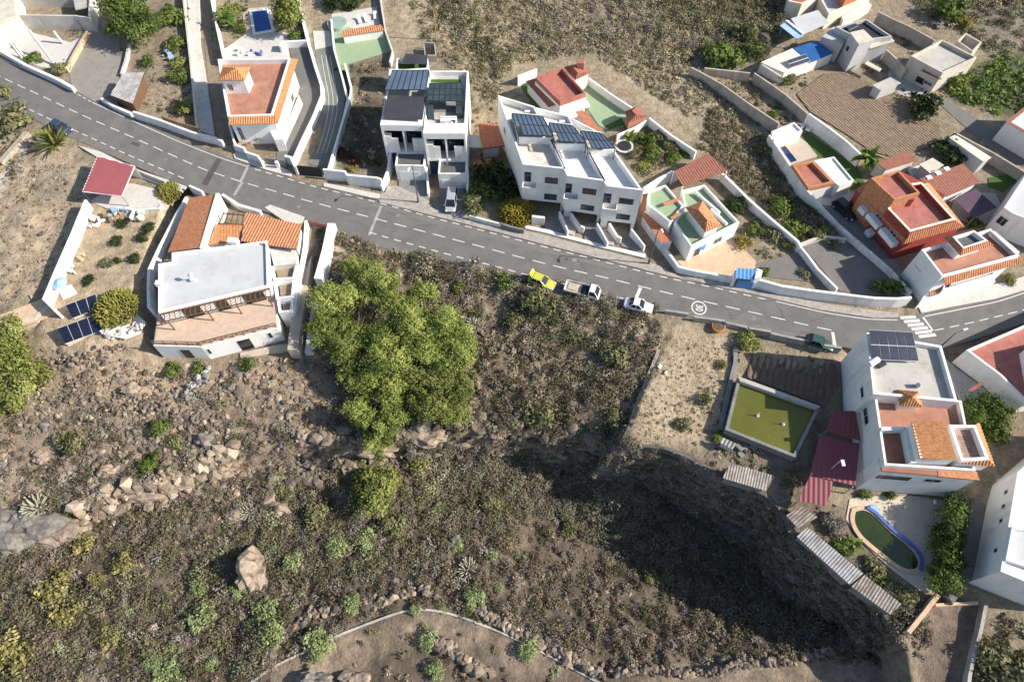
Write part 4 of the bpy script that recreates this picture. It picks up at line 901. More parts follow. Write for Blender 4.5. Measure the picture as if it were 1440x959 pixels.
fp = [tuple(A2), tuple(B2), tuple(B2+Vector((0, 1.6))), tuple(A2+Vector((0, 1.6)))]; part('porch_eave', 'tileorange', r, lambda b: b.prism([XY(u, v, 5.0) for u, v in [(1320,669.5),(1378,675),(1374,663),(1319,658)]], 4.66, 4.95))
part('porch_wall', 'white', r, lambda b: b.prism(fp, -2.4, 4.64))
opening(r, A2, B2, (1237,668), (1276,675), 'window', 'charcoal', 'panelglassdark', panes=4); opening(r, A2, B2, (1303,673), (1320,678), panes=2)
opening(r, p1[3], p1[0], (1210.5,546.5), (1215,557), panes=1); opening(r, p2[3], p2[0], (1214,575), (1222,594), panes=2)
s = thing('solar_array', 'ten-panel solar array on the roof edge of the tall white house', 'solar panels', tuple(W(1255,487,6.3)))
panel_grid(s, P3([(1227,506),(1292.5,508),(1283.5,467),(1222.5,463.5)], [7.0, 7.0, 8.2, 8.2]), 0, 5, 2, 'solargrey', 'alu', gap=.12)
[part('mount', 'steel', s, lambda b: b.tube((p.x, p.y, 6.2), p, .05, n=6)) for p in P3([(1230,504),(1290,506),(1281,470),(1226,467)], [6.9, 6.9, 8.0, 8.0])]
t = thing('water_heater', 'white solar water tank on the solar house roof beside the panels', 'water tank', tuple(W(1233,510,6.3)))
MB().tube(W(1222,513,6.9), W(1234,505,6.9), .45, n=14).build('tank', 'whitebright', t); MB().box(W(1239,512,6.5), (1.2, .8, .25), .5).build('collector', 'charcoal', t)
MB().tube(W(1290,543,6.25), W(1291,541,7.0), .28, n=12).build('roof_vent', 'steel', None, 'round metal vent cap on the pale roof of the solar house', 'vent')
# ---- 16 red roofed house at right edge
r = root('house', 'low white house with dark red terraced roof at the right edge of the photo', 'house', 1420, 520, -.6)
zr = 3.0; p1 = [XY(u, v, zr) for u, v in [(1359,492),(1407,528),(1445,566),(1560,545),(1520,420),(1434,460)]]; flatroof(r, p1, zr, -1, .55, .3, 'white', 'redroof')
part('awning', 'redroof', r, lambda b: b.solid(P3([(1361,548),(1380,536),(1383,540),(1364,553)], [1.6, 2.2, 2.2, 1.6]), (0, 0, .08)))
part('roof_step', 'redroof', r, lambda b: b.prism([XY(u, v, 2.75) for u, v in [(1404,512),(1440,490),(1520,500),(1540,550),(1440,560)]], 2.4, 2.62))
part('stair_block', 'white', r, lambda b: b.prism([XY(u, v, 4.6) for u, v in [(1446,488),(1520,470),(1540,540),(1460,560)]], 2, 4.6))
p16 = p1
# ---- 17 white house, lower right edge
r = root('house', 'white house with blue-grey sunken terrace at the lower right edge of the photo', 'house', 1430, 740, -1.6)
zr = 3.4; p1 = [XY(u, v, zr) for u, v in [(1407,803),(1520,850),(1620,700),(1500,600),(1431,664)]]; flatroof(r, p1, zr, -3.6, .25, .35, 'white', 'whitebright')
part('terrace_wall', 'white', r, lambda b: b.ring([XY(u, v, 3.7) for u, v in [(1414,787),(1470,806),(1480,746),(1423,740)]], .35, 2.6, 3.75)); part('terrace_floor', 'purplefloor' if False else 'greyroof', r, lambda b: b.prism([XY(u, v, 3.2) for u, v in [(1416,785),(1470,804),(1478,748),(1424,742)]], 3.16, 3.22))
part('ramp', 'concretelight', r, lambda b: b.prism([XY(u, v, -1.5) for u, v in [(1376,808),(1384,808),(1410,672),(1403,672)]], -3, -1.6))
wA, wB = p1[-1], p1[0]
for s in (.15, .3, .45, .75): L_ = (Vector(wB)-Vector(wA)).length; opening_s(r, wA, wB, s*L_, s*L_+.5, 1.4, 2.0, panes=1)
# ---- 18 upper right cluster
r = root('house', 'cream and yellow house with red roof terraces at the top edge of the photo', 'house', 1150, 20)
p1 = [XY(u, v, 3.6) for u, v in [(1128,6),(1152,-6),(1140,-40),(1118,-40),(1109,2)]]; flatroof(r, p1, 3.6, 0, .5, .3, 'cream', 'redroof')
p2 = [XY(u, v, 3.3) for u, v in [(1166,20),(1226,-6),(1200,-45),(1150,-8)]]; MB().ring(p2, .3, 0, 3.3).build('wing_wall', 'cream', r); MB().prism(inset(ccw(p2), .2), 2.5, 2.7).build('wing_roof', 'greyroof', r)
part('upper_roof', 'tilered', r, lambda b: b.prism([XY(u, v, 4.4) for u, v in [(1188,2),(1212,-8),(1200,-30),(1176,-22)]], 2.6, 4.4)); part('carport_wall', 'cream', r, lambda b: b.prism([XY(u, v, 1.6) for u, v in [(1186,30),(1210,18),(1226,8),(1222,4),(1184,24)]], 0, 1.6))
r = root('carport', 'grey and blue striped flat carport roof below the cream house', 'carport', 1130, 40)
part('roof', 'greyroof', r, lambda b: b.solid(P3([(1128,50),(1166,33),(1150,15),(1112,27)], 2.6), (0, 0, .08))); part('blue_sheet', 'bluepale', r, lambda b: b.ribs(W(1120,55,2.6), W(1096,36,2.6), W(1106,31,2.7), W(1130,50.5,2.7), .4, .05)); part('white_sheet', 'whitebright', r, lambda b: b.bar(W(1106,29,2.9), W(1130,48,2.9), .5, .1)); [part('post', 'steel', r, lambda b: b.tube((*XY(u, v, 2.6), 0), (*XY(u, v, 2.6), 2.6), .07)) for u, v in [(1122,52),(1101,37)]]
r = root('shed', 'long shed with pale and bright blue sheet roof holding a small solar array', 'shed', 1120, 90)
part('roof', 'cream', r, lambda b: b.ribs(W(1103,103,2.4), W(1139,86,2.4), W(1115,68,2.7), W(1070,88,2.7), .5, .03)); part('blue_roof', 'bluesheet', r, lambda b: b.ribs(W(1141,88,2.5), W(1172,75,2.5), W(1148,58,2.8), W(1116,68,2.8), .5, .05)); part('wall', 'whitedirty', r, lambda b: b.prism([XY(u, v, 2.2) for u, v in [(1102,104),(1171,76),(1147,60),(1070,88)]], 0, 2.2)); part('gutter', 'concretelight', r, lambda b: b.bar(W(1072,92,2.5), W(1098,108,2.5), .3, .2))
s = thing('solar_array', 'small tilted solar array on the pale shed roof beside the blue sheets', 'solar panels', tuple(W(1124,86,2.6))); panel_grid(s, P3([(1112,96),(1140,87),(1133,76),(1107,85)], [2.75, 2.75, 3.3, 3.3]), 0, 4, 2, 'solargrey', 'alu', gap=.14)
r = root('house', 'grey-white house with dark solar roof and stair tower, upper right', 'house', 1200, 90)
zr = 5.2; p1 = [XY(u, v, zr) for u, v in [(1212,57),(1255,52),(1218,27),(1175,38)]]; flatroof(r, p1, zr, 0, .6, .25, 'greywall', 'charcoal')
p2 = [XY(u, v, 5.9) for u, v in [(1208,63),(1228,57),(1214,43),(1196,47)]]; part('tower', 'greywall', r, lambda b: b.prism(p2, 0, 5.9)); part('tower_roof', 'beige', r, lambda b: b.prism(inset(ccw(p2), -.1), 5.91, 6.0))
pw = [XY(u, v, 4) for u, v in [(1156,52),(1185,62),(1198,50),(1172,38)]]; part('wing', 'greywall', r, lambda b: b.prism(pw, 0, 4))
part('porch_roof', 'beige', r, lambda b: (b.prism([XY(u, v, 4.3) for u, v in [(1224,68),(1258,58),(1253,53),(1220,63)]], 4.1, 4.3), b.prism([XY(u, v, 2) for u, v in [(1216,90),(1237,101),(1240,97),(1220,86)]], 1.8, 2)))
opening_s(r, p1[0], p1[1], .5, 1.3, 2.6, 3.6, panes=1); opening_s(r, p2[3], p2[0], .8, 1.5, 3, 4, panes=1)
s = thing('solar_array', 'single row of four roof solar panels on the grey-white house', 'solar panels', tuple(W(1200,38,4.6))); panel_grid(s, P3([(1194,43),(1207,37),(1203,33),(1190,38)], 5.0), 0, 4, 1, 'solargrey', 'alu')
r = root('house', 'beige flat-roofed house with long shaded side wall, upper right', 'house', 1320, 100)
zr = 4.4; p1 = [XY(u, v, zr) for u, v in [(1326,103),(1374,81),(1325,56),(1281,79)]]; flatroof(r, p1, zr, 0, .7, .28, 'beige', 'lightroof')
opening(r, p1[3], p1[0], (1291,108), (1297,119), 'door', 'charcoal', panes=2); opening(r, p1[3], p1[0], (1301,113), (1309,122), panes=2); part('door_canopy', 'tilebrown', r, lambda b: b.solid(P3([(1296,101),(1323,113),(1324,111),(1297,98)], 3.2), (0, 0, .1))); part('annex', 'beige', r, lambda b: b.ring([XY(u, v, 4) for u, v in [(1368,73),(1381,60),(1358,47),(1346,58)]], .25, 0, 4))
for s in (3, 6): opening_s(r, p1[0], p1[1], s, s+.9, 1.2, 2.2)
r = root('shed', 'small concrete-roofed hut between the ploughed field and the beige house', 'shed', 1245, 122)
p1 = [XY(u, v, 2.3) for u, v in [(1239,128),(1267,117),(1252,109),(1227,120)]]; part('wall', 'greywall', r, lambda b: b.prism(inset(ccw(p1), .2), 0, 2.1)); part('roof', 'lightroof', r, lambda b: b.prism(p1, 2.1, 2.3))
# ---- 19 right side huts
r = root('house', 'low house with plain brown tiled roof right of the brick red house', 'house', 1340, 255)
q = P3([(1331,277),(1379,256),(1355,230),(1293,252)], [2.8, 2.8, 3.4, 3.4]); part('roof', 'tilebrown', r, lambda b: b.ribs(*q, .5, .04)); part('wall', 'whitebright', r, lambda b: b.prism(inset(ccw([(p.x, p.y) for p in q]), .3), 0, 2.75)); part('skylight', 'whitebright', r, lambda b: [b.box(W(u, v, 3.35), (.9, .7, .3), .3) for u, v in [(1306,250),(1319,244),(1331,238)]])
r = root('shade_sail', 'flat purple-brown shade roof in the yard below the brown roofed house', 'shade', 1368, 285)
q = P3([(1369,307),(1402,292),(1372,266),(1342,281)], 2.3); part('canopy', 'purplefloor', r, lambda b: b.solid(q, (0, 0, .05))); [part('post', 'steel', r, lambda b: b.tube((p.x, p.y, 0), p, .07)) for p in q]
r = root('shelter', 'mauve-brown flat roofed shelter at the end of the ploughed field', 'shelter', 1260, 225)
q = P3([(1246,240),(1288,227),(1277,213),(1231,229)], 2.6); part('roof', 'tilebrown', r, lambda b: b.solid(q, (0, 0, .12))); part('wall', 'whitedirty', r, lambda b: b.prism(inset(ccw([(p.x, p.y) for p in q]), .2), 0, 2.58))
r = root('shelter', 'small beige flat roof beside the teal pool behind the red house', 'shelter', 1312, 233)
q = P3([(1307,244),(1327,233),(1311,223),(1292,232)], 2.4); part('roof', 'beige', r, lambda b: b.solid(q, (0, 0, .12))); part('wall', 'greywall', r, lambda b: b.prism(inset(ccw([(p.x, p.y) for p in q]), .2), 0, 2.38))
r = root('house', 'narrow long concrete annex with cream roof edge along the lane', 'building', 1362, 210)
p1 = [XY(u, v, 2.8) for u, v in [(1383,228),(1394,222),(1343,190),(1335,194)]]; part('wall', 'greywall', r, lambda b: b.prism(inset(ccw(p1), .1), 0, 2.7)); part('roof', 'cream', r, lambda b: b.prism(p1, 2.7, 2.85))
r = root('house', 'white house with brown roof rim at the right edge beside the plantation', 'house', 1430, 185)
p1 = [XY(u, v, 4) for u, v in [(1480,210),(1520,150),(1445,148),(1415,172)]]; flatroof(r, p1, 4, 0, .3, .5, 'white', 'whitebright', cap='tilebrown')
r = root('house', 'pale lilac-white house with small window at the right edge above the junction', 'house', 1430, 290)
p1 = [XY(u, v, 5) for u, v in [(1424,300),(1500,330),(1520,230),(1450,235),(1412,292)]]; flatroof(r, p1, 5, 0, .4, .3, 'white', 'greyroof'); opening_s(r, p1[-1], p1[0], .5, 1.7, 2.2, 3.6)
# ---- 20 red carport
r = root('carport', 'red corrugated carport by the bend at the left of the road', 'carport', 150, 255, -.2)
q = P3([(116,269.5),(171,275.5),(189,234),(137,220)], [2.3, 2.3, 2.7, 2.7]); part('roof', 'redmetal', r, lambda b: b.ribs(q[0], q[3], q[2], q[1], .55, .05, .05)); part('roof_edge', 'whitebright', r, lambda b: [b.bar(q[i]-Vector((0, 0, .06)), q[(i+1) % 4]-Vector((0, 0, .06)), .14, .14) for i in range(4)]); [part('post', 'steel', r, lambda b: b.tube((p.x, p.y, -.4), p-Vector((0, 0, .1)), .08)) for p in q]; part('wall', 'whitedirty', r, lambda b: strip(b, [tuple(q[3].xy), tuple(q[2].xy)], .2, -.4, 1.8))
# ---- 21 left house below the road
r = root('house', 'white house on the slope with grey flat roof and three orange roofs', 'house', 310, 430, -3.6)
zr = 3.0
mp = [XY(u, v, zr) for u, v in [(222.5,439),(378,402.5),(376,338.5),(241.5,355.5),(241.5,368),(222.5,371)]]
flatroof(r, mp, zr, -3.6, .35, .3, 'whitebright', 'greyroof')
ter = [XY(u, v, 0) for u, v in [(215.5,486),(283,488),(391,461),(388,420),(378,402),(222,440)]]
part('terrace', 'whitebright', r, lambda b: b.prism(ter, -3.7, -.02)); part('terrace_floor', 'peach', r, lambda b: b.prism(inset(ccw(ter), .12), -.015, .05))
kA, kB, kC = ter[0], ter[1], ter[2]
part('railing', 'woodbrown', r, lambda b: [b.bar(Vector((*inset(ccw(ter), .2)[i], zz)), Vector((*inset(ccw(ter), .2)[i+1], zz)), .09, .09) for i in (0, 1) for zz in (.55, 1.05)] and [b.tube((*p, 0), (*p, 1.05), .06, n=6) for p in [tuple(Vector(kA).lerp(Vector(kB), t)+Vector((0, .2))) for t in (0, .25, .5, .75)]+[tuple(Vector(kB).lerp(Vector(kC), t)+Vector((0, .2))) for t in (0, .14, .28, .42, .56, .7, .85, .98)]])
# timber trellis along the roof edge
M0 = mp[0]; M1 = mp[1]; e_ = (Vector(M1)-Vector(M0)).normalized(); n_ = Vector((e_.y, -e_.x)); Lm = (Vector(M1)-Vector(M0)).length
pt = lambda s, k, z: Vector((*(Vector(M0)+e_*s+n_*k), z))
def trel(b):
    b.bar(pt(0, .25, 2.7), pt(Lm, .25, 2.7), .14, .16); b.bar(pt(0, 1.5, 2.5), pt(Lm, 1.5, 2.5), .14, .16)
    n = 22
    for i in range(n+1): b.bar(pt(Lm*i/n, .15, 2.8), pt(Lm*i/n, 1.7, 2.58), .09, .1)
    for s in (1.0, Lm*.42, Lm*.68, Lm*.97): b.tube(pt(s, 1.5, 0), pt(s, 1.5, 2.5), .1, n=6)
part('trellis', 'woodbrown', r, trel)
for s, w in ((3.2, 2.4), (8.2, 1.6), (12.6, 2.8)): opening_s(r, M0, M1, s*Lm/17, s*Lm/17+w, .1, 2.2, 'door', 'woodbrown', panes=2)
opening(r, kA, kB, (253,491), (274,503), 'window', 'charcoal', panes=2, zr=(-3.2, -1.1)); opening(r, kB, kC, (288,489), (298,496), panes=1, zr=(-2.2, -.9)); opening(r, kB, kC, (333,479), (360,492), 'door', 'charcoal', panes=3, zr=(-3.4, -.9)); opening(r, kB, kC, (377,471), (387,479), panes=1, zr=(-2, -.7))
part('gable_roof', 'tileorange', r, lambda b: b.ribs(W(236,355,2.2), W(266,279,2.2), W(305,272,3.3), W(281,348,3.3), .45, .09)); part('gable_wall', 'whitebright', r, lambda b: (strip(b, [XY(306,272,3.4), XY(283,349,3.4)], .5, -.4, 3.45), b.prism([XY(u, v, 2) for u, v in [(240,353),(268,281),(302,277),(282,346)]], -.4, 2.05)))
part('mid_roof', 'terrfloor' if False else 'tile', r, lambda b: b.ribs(W(292,345,2.4), W(335,339,2.4), W(344,316,2.6), W(304,316,2.6), .45, .02)); part('mid_wall', 'whitebright', r, lambda b: b.prism([XY(u, v, 2.3) for u, v in [(294,343),(336,337),(342,318),(305,318)]], -.4, 2.3))
part('courtyard_pergola', 'woodbrown', r, lambda b: [b.bar(W(308+i*8,315-0*i,2.5), W(315+i*7,299,2.5), .15, .15) for i in range(5)]+[b.bar(W(306,315,2.6), W(343,316,2.6), .14, .14), b.bar(W(313,300,2.6), W(344,303,2.6), .14, .14)])
part('right_roof', 'tileorange', r, lambda b: b.ribs(W(339,339,2.9), W(418,350.5,2.9), W(424,316.5,2.5), W(346,299,2.5), .45, .09)); part('right_wall', 'whitebright', r, lambda b: b.prism([XY(u, v, 2.4) for u, v in [(342,337),(416,348),(421,318),(348,301)]], -.4, 2.4))
part('side_roof', 'concretelight', r, lambda b: b.prism([XY(u, v, 2.0) for u, v in [(379,349),(416,352),(417,371),(385,374)]], -3.6, 2.0))
part('side_frame', 'whitebright', r, lambda b: [b.ring([XY(u, v, zz) for u, v in q], .35, -3.6, zz) for zz, q in ((1.6, [(380,374),(419,370),(414,392),(384,394)]), (1.0, [(384,395),(415,393),(412,418),(388,421)]), (.4, [(389,422),(413,419),(411,438),(392,440)]))])
part('side_bed', 'dirt', r, lambda b: [b.prism([XY(u, v, zz) for u, v in q], -3.6, zz) for zz, q in ((.9, [(387,375),(418,372),(413,391),(391,393)]), (.3, [(392,396),(414,394),(411,417),(395,420)]), (-.4, [(396,423),(412,420),(410,437),(399,439)]))])
part('side_path', 'deck', r, lambda b: (b.prism([XY(u, v, -1.0) for u, v in [(428,330),(443,333),(418,492),(404,492),(410,440)]], -4, -1.0), b.prism([XY(u, v, -3.3) for u, v in [(338,504),(416,492),(412,484),(395,484),(338,496)]], -4, -3.3)))
part('chimney', 'whitebright', r, lambda b: (b.box(W(328,340,3.2), (1.5, .9, .9), -.15), b.box(W(224,399,3.2), (.9, .7, .8))))
for k, (u, v, zz) in enumerate([(850,222,8.3),(800,210,8.3),(760,205,8.3)]):
    c = W(u, v, zz); MB().tube(c, c+Vector((0, 0, .5)), .12, n=8).build('roof_vent', 'whitedirty', None, ['small round vent on the roof of the rightmost row house','small round vent on the roof of the middle row house','small round vent on the worn roof of the leftmost row house'][k], 'vent', 'roof vents of the white row')
t = thing('roof_antenna', 'thin white antenna with dish on the grey flat roof', 'antenna', tuple(W(272,395,2.65))); MB().tube(W(272,395,2.65), (*XY(272,395,2.65), 4.4), .06, n=6).build('mast', 'whitebright', t); MB().box((*XY(272,395,2.65), 2.9), (.6, .5, .5)).build('base', 'whitebright', t); MB().tube((W(272,395).x*.97+0, 0, 0) if False else (*XY(272,395,2.65), 4.2), Vector((*XY(272,395,2.65), 4.2))+Vector((.35, -.1, .1)), .3, .3, 10).build('dish', 'concretelight', t)
# ================================================================ BOUNDARY WALLS
lowwall('roadside_wall', 'white wall along the road in front of the concrete yard, top left', 'wall', [(-40,50),(0,71),(37,92),(80,111),(102,123)], 1, .55, 'white', zt=1.1)
lowwall('roadside_wall', 'short white road wall below the shed with corrugated roof', 'wall', [(142,138),(160,149),(183,159)], 1, .5, 'white', zt=.9)
lowwall('roadside_wall', 'white road wall below the garden rows, left of the concrete ramp', 'wall', [(187,157),(225,169),(270,186),(300,193),(312,198)], 1, .4, 'white', zt=1.6)
lowwall('garden_screen', 'brown reed screen behind the white road wall of the garden', 'screen', [(226,163),(250,172),(280,180)], 1, .12, 'wood', zt=1.9)
lowwall('lane_wall', 'long pale wall between the concrete ramp and the garden rows', 'wall', [(257,-40),(258,0),(268,90),(276,175),(280,184)], 1, .35, 'beige', zt=1.5)
lowwall('garden_wall', 'white wall between the dirt ditch and the pool garden', 'wall', [(295,-30),(297,0),(305,40),(314,81)], 1, .35, 'whitebright', zt=2.0)
lowwall('garden_wall', 'white wall along the grey driveway of the turret house', 'wall', [(416,-30),(419,0),(433,58),(443,92),(452,119),(453,134),(441,164),(425,197),(412,226)], 1, .55, 'whitebright', zt=1.3)
lowwall('garden_wall', 'white wall at the top of the grey driveway behind the turret house', 'wall', [(394,66),(396,59),(432,57)], 1, .4, 'whitebright', zt=1.4)
lowwall('court_wall', 'green and white wall along the right side of the green lane', 'wall', [(466,28),(470,70),(482,112),(489,140),(480,180),(466,238)], 1, .25, 'poolgreen', zt=1.1, cap='whitebright')
lowwall('court_wall', 'short white wall splitting the green court from the dry plot', 'wall', [(485,90),(494,124),(493,134),(485,160),(476,191),(462,238)], 1, .25, 'poolgreen', zt=1.6, cap='whitebright')
lowwall('court_wall', 'pale wall around the far side of the green court', 'wall', [(548,88),(552,72),(542,44),(535,0),(533,-30)], 1, .3, 'concretelight', zt=1.3)
lowwall('roadside_wall', 'tall white road wall below the dry plot left of the duplex', 'wall', [(454,238),(485,241),(488,246),(530,250),(536,252)], 1, .35, 'white', zt=2.3)
lowwall('lane_gate', 'dark grey metal gate at the foot of the green lane', 'gate', [(417,233),(450,236)], 1, .12, 'charcoal', zt=2.2)
lowwall('gate_pier', 'white gate pillar left of the dark grey lane gate', 'gate pillar', [(400,219),(409,221),(415,235)], 1, .4, 'white', zt=1.8)
lowwall('house_fence', 'dark slatted fence of the turret house at the road', 'fence', [(370,222),(400,226)], 1, .1, 'concretedark', zt=1.5)
lowwall('front_wall', 'stepped white front wall of the turret house garden', 'wall', [(328,203),(343,208),(346,214),(362,219),(368,227)], 1, .35, 'whitebright', zt=1.5)
lowwall('front_wall', 'white side wall along the shaded ditch of the turret house', 'wall', [(322,175),(330,203)], 1, .3, 'whitebright', zt=1.7)
lowwall('plot_wall', 'white side wall of the duplex forecourt, left', 'wall', [(549,215),(545,240),(536,262)], 1, .35, 'whitebright', zt=[3.0,2.0,1.2])
lowwall('plot_wall', 'white side wall of the duplex forecourt, beside the van', 'wall', [(655.5,225),(658,245),(657,268)], 1, .3, 'whitebright', zt=[3.0,2.2,1.4])
lowwall('plot_wall', 'white dividing wall between the two duplex driveways', 'wall', [(600,235),(601,250),(602,272)], 1, .3, 'whitebright', zt=[2.4,1.8,1.0])
lowwall('plot_wall', 'low white wall at the foot of the yard with the yellow cactus bush', 'wall', [(660,303),(685,310),(702,314)], 1, .3, 'whitedirty', zt=1.0)
lowwall('plot_wall', 'blue and grey wall panel under the yellow cactus bush', 'wall', [(704,314),(720,319),(737,323)], 1, .3, 'concretedark', zt=1.1)
lowwall('field_wall', 'white leaning wall behind the red roofed house by the scrub', 'wall', [(728,107),(755,97)], 1, .25, 'whitebright', zt=2.2)
lowwall('court_wall', 'white wall between the green court and the scrub hillside', 'wall', [(828,110),(860,133),(889,152)], 1, .3, 'whitebright', zt=1.6)
lowwall('court_wall', 'white scalloped wall with orange panels below the garden hut', 'wall', [(868,190),(893,179),(913,167)], 1, .25, 'whitebright', zt=1.5)
lowwall('garden_wall', 'white wall between the planted garden and the scrub hillside', 'wall', [(913,166),(945,191),(979,213)], 1, .35, 'whitebright', zt=1.8)
lowwall('garden_wall', 'white wall from the row of houses to the terracotta carport', 'wall', [(905,265),(925,252),(946,241)], 1, .35, 'whitebright', zt=2.2)
lowwall('garden_wall', 'white wall with small posts right of the green-roofed house', 'wall', [(1016,244),(1035,262),(1054,281),(1085,308),(1122,339),(1127,347)], 1, .4, 'whitebright', zt=1.6)
lowwall('garden_wall', 'white wavy wall splitting the gravel yards above the road', 'wall', [(1128,349),(1137,360),(1150,378),(1165,393),(1178,406)], 1, .35, 'whitebright', zt=1.3)
lowwall('garden_wall', 'tan retaining wall at the head of the gravel yards', 'wall', [(1124,344),(1142,337),(1160,332),(1190,336)], 1, .4, 'beige', zt=.9)
lowwall('roadside_wall', 'curved white wall of the tan patio along the road', 'wall', [(926,335),(938,352),(955,375),(975,380),(1003,385),(1032,391)], 1, .4, 'white', zt=1.4)
lowwall('roadside_wall', 'tall curved white road wall below the gravel yards', 'wall', [(1068,393),(1100,402),(1140,408),(1180,413),(1230,419),(1262,420),(1282,418)], 1, .4, 'white', zt=2.1)
lowwall('driveway_wall', 'grey and white wall between the scrub field and the sunken driveway', 'wall', [(1082,190),(1110,231),(1135,267),(1157,292),(1180,316),(1215,346),(1253,379),(1282,411)], 1, .3, 'whitedirty', zt=[2.6,2.6,2.6,1.5,1.3,1.3,1.3,1.3])
lowwall('block_wall', 'grey concrete block wall between the dry field and the narrow plot', 'wall', [(972.5,95),(995,107),(1016,119),(1052,145),(1096,174)], 1, .3, 'blockwarm', zt=2.3)
lowwall('block_wall', 'short grey block wall closing the head of the narrow plot', 'wall', [(991,96),(1020,99),(1055,103)], 1, .3, 'blockwarm', zt=2.0)
lowwall('block_wall', 'grey block wall on the field side of the narrow plot', 'wall', [(1061,103),(1085,119),(1106,134),(1137,161)], 1, .3, 'blockwarm', zt=2.0)
lowwall('field_wall', 'tall white wall between the lawn and the ploughed field', 'wall', [(1138,160),(1165,179),(1190,198),(1213,219)], 1, .35, 'white', zt=2.6)
lowwall('block_wall', 'long beige wall behind the grey-white solar house, upper right', 'wall', [(1236,17),(1258,28),(1280,38),(1315,57)], 1, .3, 'blockwarm', zt=2.4)
lowwall('block_wall', 'pale wall between the solar house and the beige house', 'wall', [(1247,70),(1262,84),(1275,98)], 1, .25, 'beige', zt=2.2)
lowwall('lane_wall', 'grey wall between the plantation lane and the yards at right', 'wall', [(1342,186),(1370,201),(1399,216),(1440,241),(1500,278)], 1, .3, 'blockwarm', zt=2.0)
lowwall('orchard_wall', 'tall white wall on the left side of the sandy orchard', 'wall', [(120,281),(100,330),(80,375),(61,420),(77,436)], 1, .35, 'whitebright', zt=1.6)
lowwall('orchard_wall', 'tan wall end running left from the solar panel terrace', 'wall', [(75,425),(60,436),(48,447),(20,455),(0,460),(-60,470)], 1, .6, 'beige', zt=-.2)
lowwall('orchard_wall', 'white wall between the orchard and the white house on the slope', 'wall', [(262,277),(247,303),(225,345),(209,379),(208,405),(209,432)], 1, .4, 'white', zt=1.0)
lowwall('orchard_wall', 'low white wall between the shaded concrete yard and the orchard', 'wall', [(160,291),(190,295),(223,293),(228,287)], 1, .35, 'whitedirty', zt=.2)
lowwall('roadside_wall', 'low pale road wall right of the red carport', 'wall', [(190,238),(210,246),(232,255)], 1, .3, 'concretelight', zt=.9)
lowwall('roadside_wall', 'short white wall and gate by the cactus bush at the orange roof', 'wall', [(266,261),(284,269),(287,275)], 1, .35, 'white', zt=1.2)
lowwall('roadside_wall', 'broken white and grey planter wall above the orange roofs', 'wall', [(312,273),(335,288),(366,297)], 1, .5, 'whitedirty', zt=.7)
lowwall('slope_wall', 'tall white wall right of the white house on the slope', 'wall', [(466,314),(458,352),(447,392)], 1, 1.2, 'whitebright', zt=[1.6,1.4,1.2])
lowwall('slope_wall', 'lower white wall under the edge of the big tree', 'wall', [(446,410),(440,450),(433,495)], 1, 1.0, 'whitedirty', zt=[-.6,-1.8,-2.6])
lowwall('slope_wall', 'white wall along the path right of the orange roofed house', 'wall', [(430,310),(428,345),(420,392),(413,440)], 1, .4, 'whitebright', zt=[1.2,.9,.4,-.2])
lowwall('lane_gate', 'rusty low gate at the top of the path beside the white slope wall', 'gate', [(432,310),(461,317)], 1, .1, 'tilebrown', zt=.9)
for px, l, zt in [([(936,436),(968,441)], 'leftmost grey block wall piece at the road above the dry plot', .8), ([(976,445),(1020,451)], 'grey block wall piece behind the orange planter at the road', .9), ([(1021,453),(1051,460)], 'grey block wall piece left of the bushy corner of the dry plot', .7), ([(1054,461),(1084,466)], 'grey block wall piece beside the bushy corner at the road', .7), ([(1084,468),(1110,474),(1136,479)], 'long grey block wall above the dark garden rows', .9), ([(1137,481),(1160,485),(1184,489)], 'grey block wall at the road next to the tall solar house', .9)]:
    lowwall('block_wall', l, 'wall', px, 1, .35, 'blockwall', zt=zt, group='grey block walls below the road', zb=-2)
lowwall('plot_wall', 'mossy stone wall between the dry plot and the pond', 'wall', [(1033,490),(1033,512),(1026,540),(1015,590),(1012,606)], .5, .6, 'concretedark')
lowwall('plot_wall', 'low stone wall on the left edge of the dry plot', 'wall', [(926,494),(905,546),(893,575),(883,602),(874,622)], .5, .5, 'stone')
lowwall('yard_wall', 'tan wall at the lower end of the kidney pool patio', 'wall', [(1320,836),(1300,862),(1278,889)], 1, .5, 'decktan', zt=-1.9)
lowwall('yard_wall', 'grey wall between the dark dirt yard and the lower right lane', 'wall', [(1387,850),(1380,885),(1372,915),(1364,950),(1360,1000)], 1, .4, 'concrete', zt=[-2.4,-2.8,-3.2,-3.6,-4])
lowwall('yard_wall', 'low beige wall at the head of the dark dirt yard', 'wall', [(1311,852),(1340,850),(1370,849)], .8, .35, 'decktan')
lowwall('lane_wall', 'thin wall beside the lower right lane behind the hedge', 'wall', [(1355,700),(1362,745),(1357,820)], .6, .25, 'concretedark')
lowwall('lane_wall', 'tan retaining wall between the concrete yard and the concrete lane, top left', 'wall', [(122,44),(108,68),(92,97)], 1, .5, 'decktan', zt=1.0)
lowwall('lane_wall', 'pale edge wall along the right side of the concrete lane', 'wall', [(181,62),(176,85),(170,104)], 1, .4, 'concretelight', zt=.8)
lowwall('field_wall', 'tan stone wall on the left field running up to the road', 'wall', [(3,233),(22,212),(41,190)], .8, .9, 'stone')
lowwall('block_enclosure', 'small roofless concrete block enclosure behind the duplex', 'wall', [(596,62),(598,78),(613,78),(611,61),(597,60)], 1, .25, 'blockwall', zt=1.4)
